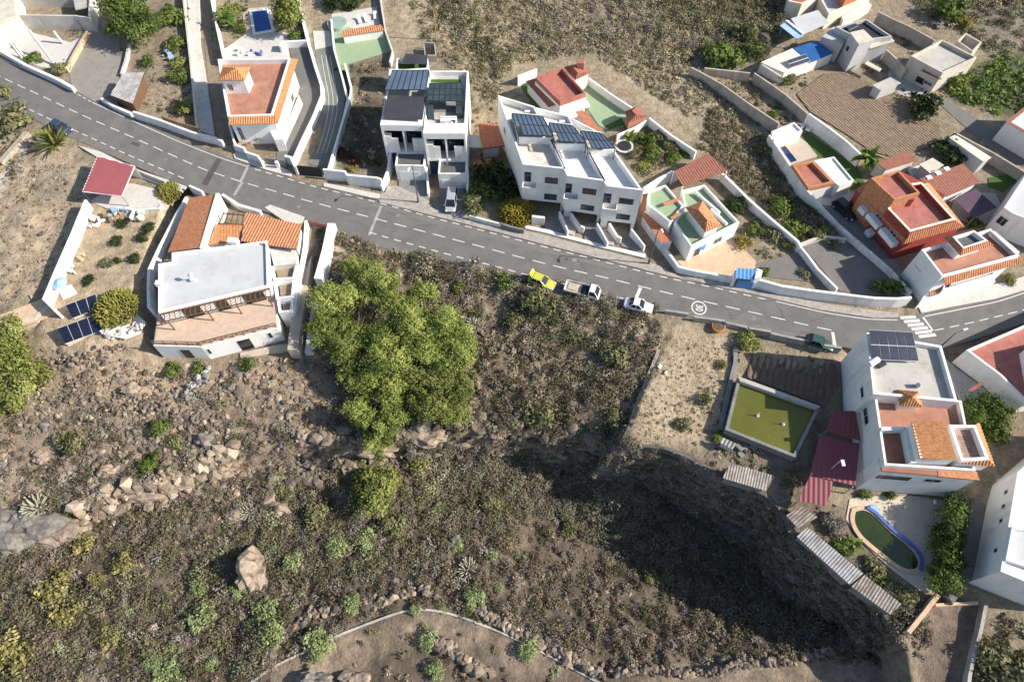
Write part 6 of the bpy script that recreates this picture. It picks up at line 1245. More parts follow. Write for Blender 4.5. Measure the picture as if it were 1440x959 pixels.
def lobes_leaves(R, lobes, n, size, cols, spread=.9, inner=.25, wob=.22):
    lb = np.array(lobes, float); w = lb[:, 3]*lb[:, 4]; k = R.choice(len(lb), n, p=w/w.sum()); d = unit(R.normal(size=(n, 3)))
    low_ = d[:, 2] < -.35; d[low_, 2] *= -1
    f = np.where(R.random(n) < inner, R.uniform(.35, .85, n), np.where(R.random(n) < .14, R.uniform(1.0, 1.45, n), R.uniform(.8, 1.1, n)))
    bump = 1+wob*(np.sin(d[:, 0]*5+k*1.7)*np.sin(d[:, 1]*5+k*2.3)+np.sin(d[:, 2]*6+k))*.6+wob*.7*np.sin(d[:, 0]*11+k*1.3)*np.sin(d[:, 2]*9+d[:, 1]*8+k*3.1)
    P = lb[k, :3]+d*lb[k, 3:6]*(f*bump)[:, None]; N = unit(d+R.normal(0, spread, (n, 3))*.5)
    cols = np.array(cols); t = np.clip(R.normal(.5, .24, n)+R.normal(0, .3, len(lb))[k], 0, 1)[:, None]; i = (t[:, 0]*(len(cols)-1.001)).astype(int); fr = t*(len(cols)-1.001)-i[:, None]
    C = cols[i]*(1-fr)+cols[np.minimum(i+1, len(cols)-1)]*fr
    return leafquads(R, P, N, size), C*R.uniform(.85, 1.15, (n, 1))
GREENS = {'green': [(.05,.075,.017), (.11,.155,.035), (.18,.23,.06)], 'lime': [(.105,.125,.03), (.21,.235,.06), (.31,.33,.11)], 'pale': [(.17,.21,.085), (.29,.34,.15), (.39,.43,.21)],
 'olive': [(.10,.105,.05), (.18,.18,.085), (.26,.25,.125)], 'dark': [(.02,.035,.012), (.04,.06,.02), (.07,.09,.03)], 'dry': [(.14,.11,.08), (.22,.175,.12), (.32,.26,.17)],
 'yellow': [(.16,.13,.03), (.30,.25,.06), (.42,.34,.10)], 'red': [(.06,.02,.02), (.11,.035,.03), (.15,.07,.04)], 'grey': [(.12,.11,.095), (.19,.175,.15), (.26,.24,.2)], 'pepper': [(.09,.115,.028), (.235,.285,.07), (.40,.44,.13)]}
def bush_lobes(R, nl=7, flat=.75):
    L = [(0, 0, .5*flat, .62, .62, .55*flat)]
    for i in range(nl): a = R.uniform(0, 6.28); r = R.uniform(.3, .68); q = R.uniform(.26, .48); L.append((r*math.cos(a), r*math.sin(a), R.uniform(.3, .85)*flat, q, q, q*flat))
    return L
PROTO = {}
def bush_proto(kind, n=650, size=.11, var=3, nl=8, flat=.8):
    for i in range(var):
        R = np.random.default_rng(100+i*7+len(kind)*13); V, C = lobes_leaves(R, bush_lobes(R, nl, flat), n, size, GREENS[kind]); PROTO[kind, i] = quads_mesh('shrub_'+kind, V, C, 'leafmat')
for k in ('green', 'lime', 'olive', 'dark', 'dry', 'yellow', 'red', 'grey'): bush_proto(k)
bush_proto('pale', 900, .085, 3, 9, .85)
def rods_mesh(name, n, seed, cols, r=.052, flat=.85, ln=.34, up=1.1):
    """dome of finger-like cactus stems, unit radius"""
    R = np.random.default_rng(seed); b = MB(); ga = math.pi*(3-5**.5); cs = []
    for i in range(n):
        z = 1-(i+.5)/n*1.02; rr = math.sqrt(max(0, 1-z*z)); a = ga*i; d = Vector((rr*math.cos(a), rr*math.sin(a), max(z, .02)))+Vector(R.normal(0, .05, 3)); d.normalize(); d2 = (d+Vector((0, 0, up))).normalized()
        k = R.uniform(.8, 1.05); base = Vector((d.x, d.y, d.z*flat))*(k-ln); tip = base+d2*ln*1.1; m0 = len(b.v); b.tube(base, tip, r, r*.62, 5); cs += [cols[int(R.integers(len(cols)))]]*(len(b.v)-m0)
    me = bpy.data.meshes.new(name); me.from_pydata(b.v, [], b.f); a = me.attributes.new('leaf', 'FLOAT_COLOR', 'POINT'); a.data.foreach_set('color', np.array([(*c, 1) for c in cs], np.float32).reshape(-1)); me.materials.append(M_['scrubmat']); return me
PROTO['cactus', 0] = rods_mesh('cactus_dome', 950, 1, [(.26,.25,.06), (.34,.31,.08), (.19,.19,.05)], .034, .85, .2); PROTO['cactus', 1] = rods_mesh('cactus_dome', 950, 2, [(.30,.26,.04), (.40,.33,.05), (.20,.19,.04), (.40,.22,.05)], .034, .85, .2)
R_ = np.random.default_rng(9); PROTO['cactus', 2] = quads_mesh('cactus_clump', *lobes_leaves(R_, bush_lobes(R_, 9, .7), 520, .1, [(.13,.13,.055), (.25,.225,.085), (.39,.335,.14)], .9, .25, .4), 'leafmat'); PROTO['cactus', 3] = rods_mesh('pale_cactus', 46, 4, [(.34,.32,.24), (.42,.40,.30)], .075, .5, .75, .35)
def blades_mesh(name, n, seed, cols, wid=.1, arch=.5, seg=4, up=.6):
    R = np.random.default_rng(seed); vs = []; fs = []; cs = []
    for i in range(n):
        a = 2.399*i+R.normal(0, .2); el = R.uniform(.1, 1.25)*up+.12; c = cols[int(R.integers(len(cols)))]; L = R.uniform(.75, 1.1); d = Vector((math.cos(a), math.sin(a), 0)); s = Vector((-d.y, d.x, 0)); p = Vector((0, 0, .15)); m0 = len(vs); th = el*1.35
        for j in range(seg+1):
            w = wid*(1-abs(j/seg-.35)*1.1) if j < seg else .01; vs += [p-s*w, p+s*w]; cs += [c, c]
            p = p+(d*math.cos(th)+Vector((0, 0, 1))*math.sin(th))*(L/seg); th -= arch*.9/seg*1.6
        fs += [(m0+2*j, m0+2*j+1, m0+2*j+3, m0+2*j+2) for j in range(seg)]
    me = bpy.data.meshes.new(name); me.from_pydata([tuple(v) for v in vs], [], fs); a = me.attributes.new('leaf', 'FLOAT_COLOR', 'POINT'); a.data.foreach_set('color', np.array([(*c, 1) for c in cs], np.float32).reshape(-1)); me.materials.append(M_['leafmat']); return me
PROTO['yucca', 0] = blades_mesh('yucca', 60, 5, [(.20,.21,.05), (.32,.30,.09), (.13,.15,.04)], .075, .3, 3, .9); PROTO['palm', 0] = blades_mesh('palm', 26, 6, [(.10,.16,.03), (.16,.21,.05), (.07,.11,.02)], .16, 1.1, 5, .7); PROTO['banana', 0] = blades_mesh('banana', 14, 7, [(.10,.17,.03), (.17,.23,.05), (.20,.22,.06)], .2, 1.0, 4, .8)
PROTO['agave', 0] = blades_mesh('agave', 30, 8, [(.25,.27,.18), (.33,.33,.22)], .09, .2, 3, .8)
def plant(kind, var, u, v, rpx, label, name='shrub', cat='shrub', group=None, hs=1.0, lift=0.0):
    p = G(u, v); k = rpx/9.3*(((p-Vector((0, 0, CAM_H))).length)/98)**1.0; hs_ = hs*R5.uniform(.9, 1.1)
    # the crown's middle, not its foot, is what the pixel shows
    q = G(u, v+rpx*.38*hs); o = bpy.data.objects.new(name, PROTO[kind, var]); COL.objects.link(o); o.location = (q.x, q.y, q.z-.05+lift); o.scale = (k, k, k*hs_); o.rotation_euler = (0, 0, R5.uniform(0, 6.28)); return tag(o, label, cat, group)
R5 = random.Random(5)
g = 'pale green round shrubs in the ravine'
for i, (u, v, r, l) in enumerate([(287,865,18,'large pale green shrub left of centre on the ravine floor'),(376,852,18,'upper of two large pale green shrubs left of the channel start'),(384,888,18,'lower of two large pale green shrubs left of the channel start'),(447,901,21,'wide pale green shrub overhanging the irrigation channel'),(414,787,14,'pale green shrub right of the tall brown boulder'),(475,769,15,'pale green shrub right above the grey clearing, left one'),(515,753,15,'pale green shrub right above the grey clearing, right one'),(585,856,9,'small pale green shrub on top of the channel bend'),(605,896,15,'pale green shrub on the bare slope below the channel bend'),(615,939,13,'pale green shrub at the bottom edge among dark stones'),(642,764,10,'pale green shrub above the bleached cactus clump'),(691,780,9,'small pale green shrub right of the bleached cactus clump'),(668,837,15,'pale green shrub below the bleached cactus clump'),(701,824,8,'tiny pale shrub between bleached cactus and dark shade'),(744,909,15,'round green shrub beside the right part of the channel'),(497,846,14,'pale shrub above the stone bank left of the channel bend'),(353,875,8,'tiny pale shrub left of the two large pale shrubs'),(545,745,8,'tiny pale shrub above the grey clearing'),(624,855,7,'tiny pale shrub right of the channel bend'),(726,778,7,'tiny pale shrub at the edge of the great shade'),(618,713,9,'pale shrub on the ravine slope under the big tree'),(339,825,12,'pale green shrub at the foot of the tall brown boulder'),(241,908,8,'small bright pale shrub in the lower left scrub'),(215,927,11,'pale shrub left of the bottom edge pale patch'),(237,942,17,'wide pale shrub at the bottom edge, lower left'),(298,933,9,'small pale shrub right of the bottom edge pale patch'),(282,822,12,'dull pale shrub in the shadow of the tall brown boulder'),(933,814,12,'right one of two round shrubs at the edge of the great shade'),(916,810,12,'left one of two round shrubs at the edge of the great shade')]):
    plant('pale' if i < 27 else 'olive', i % 3, u, v, r*1.05, l, 'round_shrub', 'shrub', g, .8)
g = 'yellow cactus clumps in the lower left scrub'
for i, (u, v, r, l) in enumerate([(119,758,16,'yellow cactus clump just below the grey rock outcrop'),(83,817,21,'large yellow cactus clump in the left scrub'),(99,855,18,'yellow cactus clump below the large one at left'),(26,913,23,'yellow cactus clump in the lower left corner'),(154,892,15,'yellow cactus clump beside a dark shadow, lower left'),(175,788,15,'faded yellow cactus clump right of the outcrop'),(137,811,9,'small yellow cactus clump between the two larger ones')]):
    plant('cactus', 2, u, v, r, l, 'cactus', 'cactus', g, .9)
for u, v, r, l in [(52,709,17,'silvery cactus clump above the grey rock outcrop'),(350,716,13,'silvery cactus clump on the ledge left of the ravine trees'),(658,797,17,'bleached dry cactus clump in the middle of the ravine'),(667,453,15,'bleached agave clump right of the big tree')]: plant('cactus', 3, u, v, r, l, 'cactus', 'cactus', None, .9)
for u, v, r, l, vv in [(240,268,17,'cactus dome by the white wall above the orange gable roof',0),(167,427,28,'large yellow-green cactus dome beside the ground solar panels',0),(727,293,27,'large yellow cactus dome at the roadside left of the white row',1)]: plant('cactus', vv, u, v, r, l, 'cactus_dome', 'cactus', 'dome shaped cactus bushes', .85)
plant('yucca', 0, 81,199,22,'spiky yellow-green yucca beside the dark parked car','yucca','yucca'); plant('palm', 0, 320,33,17,'small palm in the garden left of the blue pool','palm','palm',None,1,1.2); plant('palm', 0, 1214,229,20,'palm beside the tall white field wall','palm','palm',None,1,1.6); plant('palm', 0, 1203,262,11,'low palm at the corner of the flat white roof','palm','palm',None,1,.4)
for u, v, r, l in [(1236,402,14,'left palm of the cluster in the gravel yard'),(1250,404,14,'middle palm of the cluster in the gravel yard'),(1264,402,13,'right palm of the cluster in the gravel yard')]: plant('palm', 0, u, v, r, l, 'palm', 'palm', 'palms in the gravel yard', .9, .5)
for u, v, r, l in [(884,192,14,'banana plant beside the trampoline'),(1200,762,14,'banana plant left of the kidney pool'),(1238,812,12,'banana plant at the lower end of the kidney pool')]: plant('banana', 0, u, v, r, l, 'banana_plant', 'banana plant')
SHRUBS = [('olive',104,620,18,'olive shrub in the rubble, left'),('green',227,598,14,'green shrub below the stone row under the white slope house'),('olive',247,620,12,'dull shrub right of the green one in the rubble'),('green',214,648,14,'bright green shrub among rocks above the ledge'),
 ('olive',553,734,19,'olive shrub on the ravine slope below the lime tree'),('olive',449,721,19,'olive-brown shrub on the ledge left of the lime tree'),('olive',757,581,24,'large grey-green shrub at the head of the ravine wall'),('olive',868,585,20,'dull green shrub against the dry plot wall'),('olive',865,498,21,'olive shrub left of the dry plot, below the plank pile'),('olive',759,425,25,'large grey-green shrub below the yellow car'),('green',711,397,14,'green shrub at the road edge left of the yellow car'),('lime',644,402,11,'small bright shrub at the road edge right of the big tree'),('olive',720,448,14,'dull shrub above the old terrace wall'),('olive',655,528,17,'round dull shrub at the right rim of the big tree'),('olive',690,700,16,'olive shrub on the shaded ravine slope'),('olive',800,740,14,'dull shrub at the edge of the ravine shade'),('lime',590,650,16,'lime shrub right of the ravine lime tree'),('olive',470,745,15,'olive shrub above the grey clearing'),('olive',400,690,15,'dry olive shrub on the ledge'),
 ('green',243,25,19,'round shrub right of the large tree, top left'),('green',250,64,13,'upper garden shrub beside the concrete ramp'),('lime',252,90,10,'second garden shrub beside the concrete ramp'),('green',254,108,14,'third garden shrub beside the concrete ramp'),('lime',261,152,14,'lowest garden shrub beside the concrete ramp'),('green',210,88,9,'small shrub above the corrugated shed'),('olive',87,98,12,'shrub in the corner of the concrete yard'),('green',50,84,10,'weed patch in the concrete yard'),
 ('lime',325,15,13,'bright shrub in the top corner of the pool garden'),('green',338,38,11,'shrub between the palm and the blue pool'),('green',418,51,10,'shrub at the wall above the grey driveway'),('green',364,190,13,'tall shrub in the turret house front garden'),('green',335,190,7,'small shrub in the turret house front garden'),('dark',470,4,17,'dark hedge shrub above the round pool, left'),('dark',500,2,17,'dark hedge shrub above the round pool, right'),
 ('red',482,214,10,'dark red shrub in the plot left of the duplex'),('red',498,224,9,'second dark red shrub nearer the road wall'),('green',531,228,8,'small conifer-like shrub at the duplex wall'),('yellow',497,236,8,'yellow shrub behind the tall road wall'),
 ('dark',692,243,30,'dark shrub in the shaded yard beside the duplex'),('olive',666,289,19,'yellowish shrub beside the duplex driveway'),('dark',708,270,25,'dark shrub against the wall of the white row'),('green',684,268,22,'green shrub in the middle of the shaded yard'),
 ('green',910,198,12,'shrub in the planted garden below the garden hut'),('olive',930,190,13,'grey shrub in the planted garden'),('green',920,215,14,'middle shrub of the planted garden'),('lime',905,232,10,'low bright shrub of the planted garden'),('olive',945,205,13,'shrub along the white wall in the planted garden'),('green',948,222,12,'right shrub of the planted garden'),('olive',893,217,9,'left shrub of the planted garden'),('green',962,216,9,'corner shrub of the planted garden'),
 ('dark',1034,288,18,'dark shrub right of the green roof'),('yellow',1046,340,13,'yellow-green shrub on the tan patio'),('green',1058,322,14,'green shrub above the yellow-green patio shrub'),('olive',1085,330,13,'grey shrub in the garden along the white wall'),('lime',1108,343,10,'low bright shrub at the end of the white wall'),('green',1073,381,9,'small shrub beside the blue gatehouse'),('olive',1130,385,9,'brownish shrub in the gravel yard'),('olive',1170,344,9,'pale shrub in the upper gravel yard'),
 ('green',1096,290,19,'green shrub in the scrub field by the driveway wall'),('green',1113,318,17,'second green shrub in the scrub field by the driveway wall'),('olive',1150,328,12,'grey-green shrub at the foot of the scrub field'),('olive',1076,210,13,'shrub left of the pavilion wall'),
 ('green',1013,77,26,'large green shrub above the grey block walls'),('olive',1045,48,17,'yellowish shrub above the large green one'),('green',1060,70,13,'shrub left of the blue shed roofs'),('green',1085,160,9,'weed in the narrow walled plot'),('olive',1105,112,11,'shrub below the pale shed roof'),('dark',1290,149,22,'dark wide shrub right of the ploughed field'),('olive',1225,95,8,'small shrub at the solar house corner'),
 ('green',1330,18,20,'green shrub at the top edge, right'),('yellow',1352,32,12,'yellow shrub above the beige house'),('lime',1345,118,14,'bright shrub at the plantation edge'),('dark',1333,214,20,'dark shrub beside the brown tiled roof'),('green',1368,314,10,'small shrub above the white junction house'),('lime',1418,392,9,'roadside shrub right of the junction house'),
 ('lime',1048,478,17,'yellow-green shrub at the corner of the dry plot'),('lime',1014,511,8,'small green shrub alone on the dry plot'),('lime',1010,612,9,'bright weed at the tin shed'),('olive',990,560,11,'grey weeds on the dry plot'),('olive',960,595,11,'dull weeds at the lower end of the dry plot'),('olive',1115,672,12,'dry shrub between rusty shed and maroon roof'),('grey',1168,733,16,'bare grey shrub left of the kidney pool'),('green',1182,765,12,'green shrub beside the bare grey one'),('olive',1225,797,15,'shrub below the lower pool wall'),('olive',1255,825,14,'shrub at the end of the corrugated roofs'),('olive',1278,838,12,'grey shrub above the tan yard wall'),('green',1215,690,9,'shrub at the foot of the tall white house, left'),('green',1250,694,8,'shrub at the foot of the tall white house, middle'),
 ('green',245,519,13,'clipped green hedge patch below the slope house, left'),('green',278,517,9,'small green shrub below the slope house'),('green',349,512,11,'green shrub below the lower door of the slope house'),
 ('olive',1395,915,22,'olive shrub in the lower right corner, upper'),('olive',1425,940,26,'olive shrub in the lower right corner, lower'),('olive',1385,950,18,'olive shrub beside the lower right lane wall'),('olive',22,172,25,'olive roadside shrub above the yucca'),('olive',5,132,12,'roadside shrub at the left edge')]
for i, (k, u, v, r, l) in enumerate(SHRUBS): plant(k, i % 3, u, v, r, l, 'shrub', 'shrub', None, .85)
for i, (x, y, l) in enumerate([(435,285,'orchard shrub below the blue tarp heap'),(595,265,'orchard shrub nearest the white house wall'),(630,205,'orchard shrub ringed with white stones'),(390,415,'spreading orchard shrub in the middle row'),(550,390,'orchard shrub right of the spreading one'),(270,515,'orchard shrub above the solar panels'),(470,185,'orchard shrub against the tarp heap'),(445,400,'tiny orchard shrub between the middle ones')]): plant('dark' if i != 3 else 'olive', i % 3, 60+x/4.17, 270+y/4.17, 9 if i < 7 else 6, l, 'shrub', 'shrub', 'small shrubs of the sandy orchard', .7)
# trees with trunk, limbs and crown
def tree(label, foot, lobes, n, size, kind, trunk_r=.3, group=None, name='tree', cat='tree'):
    R = np.random.default_rng(int(foot[0]*3+foot[1])); f = G(*foot); t = thing(name, label, cat, tuple(f), group); b = MB(); c = np.mean(np.array(lobes)[:, :3], axis=0)
    fork = Vector(((f.x+c[0])/2, (f.y+c[1])/2, f.z+(c[2]-f.z)*.45)); b.tube(f-Vector((0, 0, .3)), fork, trunk_r, trunk_r*.7, 9)
    for L in lobes[::max(1, len(lobes)//14)]: m = fork.lerp(Vector(L[:3]), .5)+Vector((0, 0, .3)); b.tube(fork, m, trunk_r*.5, trunk_r*.32, 6); b.tube(m, Vector(L[:3]), trunk_r*.32, trunk_r*.12, 6)
    b.build('trunk', 'bark', t)
    V, C = lobes_leaves(R, lobes, n, size, GREENS[kind], .9, .25, .42); me = quads_mesh('crown', V-np.array(f)[None, None], C, 'leafmat'); o = bpy.data.objects.new('crown', me); COL.objects.link(o); o.parent = t; return t
def px_lobes(pts, ztop, rpx, R, sub=2):
    out = []
    for u, v in pts:
        z = ztop(u, v)+R.uniform(-1.3, .7); p = W(u, v, z); r = rpx/9.3*R.uniform(.8, 1.2); out.append((p.x, p.y, p.z-r*.5, r, r, r*.8))
        for _ in range(sub): a = R.uniform(0, 6.28); q = r*R.uniform(.3, .6); rr = r*R.uniform(.7, 1.25); out.append((p.x+math.cos(a)*rr, p.y+math.sin(a)*rr, p.z-r*R.uniform(.1, 1.2), q, q, q*.95))
    return out
R6 = random.Random(11)
zt_big = lambda u, v: 4.6-(v-360)/250*6.3
Z2 = lambda L: [(420+a/3.093, 330+b/3.093) for a, b in L]
tree('huge spreading pepper tree, left part leaning over the white slope wall', (505,520), px_lobes(Z2([(310,150),(245,135),(370,200),(290,250),(200,260),(135,240),(100,270),(88,395),(175,350),(240,430),(180,470),(350,430),(400,290)]), zt_big, 15.5, R6, 6), 72000, .11, 'pepper', .55, 'pepper trees on the slope', 'pepper_tree')
tree('huge spreading pepper tree, lower part reaching the ravine ledge', (520,580), px_lobes(Z2([(430,520),(340,520),(215,570),(275,640),(250,750),(290,780),(400,640),(380,700),(360,830),(340,890),(400,800),(320,600)]), zt_big, 15, R6, 6), 62000, .11, 'pepper', .5, 'pepper trees on the slope', 'pepper_tree')
tree('huge spreading pepper tree, right part below the road', (590,520), px_lobes(Z2([(540,230),(470,330),(500,390),(640,350),(690,440),(570,400),(620,480),(540,500),(480,470),(640,560),(700,500)]), zt_big, 15.5, R6, 6), 66000, .11, 'pepper', .55, 'pepper trees on the slope', 'pepper_tree')
tree('yellow-green pepper tree at the lower right of the huge trees', (605,575), px_lobes(Z2([(590,620),(540,690),(650,650),(690,760),(530,750),(590,750),(640,720),(500,600),(700,660)]), lambda u, v: zt_big(u, v)-.4, 14, R6, 6), 50000, .11, 'lime', .4, 'pepper trees on the slope', 'pepper_tree')
tree('lime green tree on the ravine slope under the big trees', (527,705), px_lobes([(515,668),(532,690),(510,692),(545,672),(525,705)], lambda u, v: -6.5, 14, R6), 9000, .17, 'lime', .2)
tree('bright green tree at the left edge below the tan wall', (5,560), px_lobes([(5,480),(20,505),(40,525),(0,530),(25,545),(-20,510),(10,460),(-15,560)], lambda u, v: 1.2-(v-470)/90*3, 18, R6, 3), 17000, .19, 'lime', .35)
tree('large round green tree beside the concrete lane, top left', (182,52), px_lobes([(168,8),(186,14),(203,24),(178,30),(192,42),(165,28),(158,2),(185,-6)], lambda u, v: 5.2, 19, R6, 3), 18000, .2, 'green', .3)
tree('bright round tree right of the blue pool, top left', (402,28), px_lobes([(394,8),(408,5),(410,20),(397,22),(402,-6)], lambda u, v: 4.5, 16, R6, 2), 9000, .2, 'lime', .25)
tree('leafy green tree right of the tall solar house', (1392,608), px_lobes([(1377,572),(1395,567),(1409,580),(1385,590),(1401,597),(1368,582)], lambda u, v: 2.6, 15, R6, 2), 11000, .17, 'green', .22)
g = 'dark green hedge trees along the pool patio'
for k, (u, v, l) in enumerate([(1345,712,'top hedge tree of the row beside the pool patio'),(1341,745,'middle hedge tree of the row beside the pool patio'),(1333,775,'hedge tree below the middle one beside the pool patio'),(1333,805,'lowest hedge tree of the row beside the pool patio')]): tree(l, (u-2, v+14), px_lobes([(u, v),(u-4, v+10),(u+5, v-6),(u+3, v+8)], lambda a, b: .2, 12, R6, 2), 5200, .15, 'green', .15, g)
# ================================================================ STUFF: scrub, grass, rubble, crops
def scatter(px, dens, z=0.0, seed=1, clump=6, thr=.0):
    """random ground points (numpy) inside a photo polygon, thinned by noise; returns xyz"""
    R = np.random.default_rng(seed); poly = [XY(u, v, z) for u, v in px]; P = np.array(poly); lo, hi_ = P.min(0), P.max(0); n = int((hi_-lo).prod()*dens); q = R.uniform(lo, hi_, (n, 2)); k = inpoly(q[:, 0], q[:, 1], poly)
    nz = fbm(q[:, 0], q[:, 1], clump, seed+5, 3)+.5; k &= R.random(n) < np.clip((nz-thr)*2.2-.2, .05, 1); q = q[k]; return np.column_stack([q, ground(q[:, 0], q[:, 1])])
def scrub_set(R, pts, nl, rmin, rmax, cols, size, flat=.7, lift=0.0):
    n = len(pts); r = R.uniform(rmin, rmax, n)*R.choice([.6, .8, 1, 1.2], n); d = unit(R.normal(size=(n, nl, 3))); d[..., 2] = np.abs(d[..., 2]); f = R.uniform(.4, 1.05, (n, nl, 1)); P = pts[:, None, :]+d*f*r[:, None, None]*np.array([1, 1, flat]); P[..., 2] += lift
    N = unit(d+R.normal(0, .5, d.shape)+np.array([0, 0, .25])); cols = np.array(cols); base = cols[R.integers(0, len(cols), n)]*R.uniform(.75, 1.25, (n, 1)); C = base[:, None, :]*R.uniform(.8, 1.2, (n, nl, 1))
    sz = (size*(.5+.5*r/rmax))[:, None].repeat(nl, 1).reshape(-1); return leafquads(R, P.reshape(-1, 3), N.reshape(-1, 3), sz), C.reshape(-1, 3)
def stuff(name, label, sets, m='scrubmat'):
    V = np.concatenate([s[0] for s in sets]); C = np.concatenate([s[1] for s in sets]); o = bpy.data.objects.new(name, quads_mesh(name, V, C, m)); COL.objects.link(o); return tag(o, label, None, None, 'stuff')
RS = np.random.default_rng(77)
BR = [(.20,.155,.115), (.155,.12,.09), (.245,.19,.14), (.12,.096,.072)]; OL = [(.155,.14,.075), (.12,.112,.056), (.20,.185,.10)]; ST = [(.40,.32,.20), (.33,.265,.165), (.46,.375,.24)]; PG = [(.21,.225,.12), (.26,.275,.155)]; GRYC = [(.225,.20,.17), (.18,.16,.135), (.27,.24,.20)]; SHADE_SCRUB = [(.16,.15,.10), (.19,.165,.125), (.13,.13,.085), (.21,.19,.14)]; WARM = [(.42,.345,.22), (.33,.27,.18), (.29,.255,.155), (.25,.225,.13), (.34,.30,.22)]  # the ravine-shade palette sets the depth of that shade through leaf colour
RAV = [(-40,760),(0,790),(130,740),(250,705),(330,680),(420,660),(560,640),(720,625),(870,655),(1000,730),(1120,800),(1270,890),(1270,935),(1100,925),(930,935),(860,950),(700,885),(630,855),(560,850),(440,905),(350,960),(-40,1000)]
OLD = [(.115,.11,.058), (.145,.135,.075), (.095,.093,.05), (.17,.165,.09)]
LEFT = [(-40,765),(130,740),(330,685),(560,650),(740,640),(760,760),(600,800),(430,830),(350,960),(-40,1000)]
stuff('ravine_scrub', 'grey-brown dry scrub covering the ravine floor', [scrub_set(RS, scatter(RAV, .95, -11, 21), 110, .55, 1.25, BR+BR+OLD+GRYC, .15, .85), scrub_set(RS, scatter(LEFT, .42, -11, 22, 9, .08), 130, .7, 1.7, OLD+OL+PG, .15, .85), scrub_set(RS, scatter([(320,745),(480,690),(620,690),(700,720),(640,810),(470,845),(330,850)], .7, -11, 222), 80, .35, .8, GRYC+GRYC+BR, .13, .7), scrub_set(RS, scatter(RAV, 1.5, -11, 27), 26, .2, .5, ST+BR+GRYC, .12), scrub_set(RS, scatter([(560,640),(720,632),(870,655),(1010,735),(1120,800),(1265,890),(1200,905),(1030,870),(860,760),(700,690)], 1.5, -12.5, 30, 6, -.3), 130, .7, 1.6, SHADE_SCRUB, .15, .9)])  # last set: thick growth over the shade zone, coloured to tune that shade
BANK = [(-40,480),(60,500),(220,520),(440,510),(470,600),(560,640),(420,655),(250,700),(120,735),(-40,770)]
stuff('bank_scrub', 'sparse dry tufts on the rubble bank', [scrub_set(RS, scatter(BANK, .3, -5, 23, 8, .1), 100, .4, 1.2, BR+OL+GRYC+GRYC, .14, .8), scrub_set(RS, scatter([(-40,560),(140,580),(330,590),(420,600),(420,650),(250,695),(60,700),(-40,690)], .5, -6, 223, 7, .0), 90, .4, 1.1, GRYC+BR+OLD, .13, .8), scrub_set(RS, scatter([(-40,640),(120,640),(300,650),(230,690),(120,725),(-40,760)], .4, -7, 123, 8, .05), 100, .6, 1.3, BR+GRYC+OLD, .14, .8), scrub_set(RS, scatter(BANK, .8, -5, 24), 10, .15, .4, ST, .14)])
SLO = [(450,335),(560,368),(700,397),(850,432),(925,447),(925,500),(880,620),(720,620),(560,635),(470,590),(450,500)]
stuff('slope_scrub', 'dense dry scrub on the slope below the road', [scrub_set(RS, scatter(SLO, 1.1, -3, 25), 100, .5, 1.25, BR+OLD+OL+ST+GRYC, .14, .85), scrub_set(RS, scatter(SLO, 1.4, -3, 26), 22, .2, .5, ST+BR, .12), scrub_set(RS, scatter([(560,366),(640,382),(850,432),(870,500),(650,440)], .75, -2, 28, 6, -.1), 150, .8, 1.6, OLD+[(.10,.11,.04), (.12,.13,.06)]+GRYC, .15, .9), scrub_set(RS, scatter([(660,520),(870,520),(870,620),(700,612)], .6, -5, 128), 120, .6, 1.3, BR+OLD, .15, .85)])
stuff('verge_grass', 'straw coloured grass along the lower road edge', [scrub_set(RS, scatter([(470,332),(520,343),(643,378),(740,402),(735,412),(630,388),(500,360)], 2.2, 0, 29), 14, .2, .5, ST, .14)])
HIL = [(560,-30),(600,60),(690,150),(725,88),(835,78),(960,160),(1085,180),(1060,110),(965,95),(1000,40),(1110,-20)]
stuff('hillside_scrub', 'grey and olive scrub on the hillside behind the houses', [scrub_set(RS, scatter(HIL, .8, 0, 31, 12, .0), 60, .4, 1.0, WARM+WARM+OL, .15, .65), scrub_set(RS, scatter([(560,-30),(1110,-30),(1060,60),(960,90),(840,70),(735,80),(690,120),(640,60)], .4, 0, 32, 10, .05), 110, .8, 1.7, OL+GRYC+WARM+WARM, .17, .75), scrub_set(RS, scatter(HIL, 2.6, 0, 33), 20, .2, .6, ST+WARM, .13), scrub_set(RS, scatter([(930,0),(1110,-40),(1100,60),(1060,95),(1000,80),(950,60)], .6, 0, 134), 130, .9, 1.9, OLD+OL+PG, .17, .85), scrub_set(RS, scatter([(600,20),(700,80),(700,210),(662,215),(655,60)], .45, 0, 34), 50, .3, .8, OL+ST, .14)])
stuff('field_scrub', 'tall brown dry growth in the field left of the driveway wall', [scrub_set(RS, scatter([(1000,150),(1080,195),(1135,275),(1185,325),(1130,342),(1090,305),(1055,275),(1020,245),(1000,215),(985,210)], 2.6, 0, 35, 6, -.2), 70, .45, 1.0, [(.27,.20,.15),(.22,.17,.12),(.30,.24,.16)]+OL, .15)])
stuff('dry_plot_scrub', 'dry growth in the plot left of the duplex', [scrub_set(RS, scatter([(470,95),(545,82),(545,235),(470,230),(497,130)], .7, 0, 36), 34, .35, .8, BR+ST+OL, .18)])
UPR_ = [(1240,-40),(1460,-40),(1460,70),(1400,80),(1385,75),(1340,40),(1300,20)]
stuff('hilltop_scrub', 'scrub and grass at the upper right corner', [scrub_set(RS, scatter(UPR_, .9, 0, 37), 90, .6, 1.6, OL+PG+BR+ST, .18, .85)])
stuff('banana_crop', 'dense green banana plantation beside the lane, upper right', [scrub_set(RS, scatter([(1382,95),(1400,78),(1460,90),(1460,165),(1425,170),(1335,135),(1345,115)], .9, 0, 38), 26, .8, 1.5, [(.11,.18,.04),(.16,.24,.055),(.22,.28,.08),(.09,.13,.03)], .32, .8)], 'leafmat')
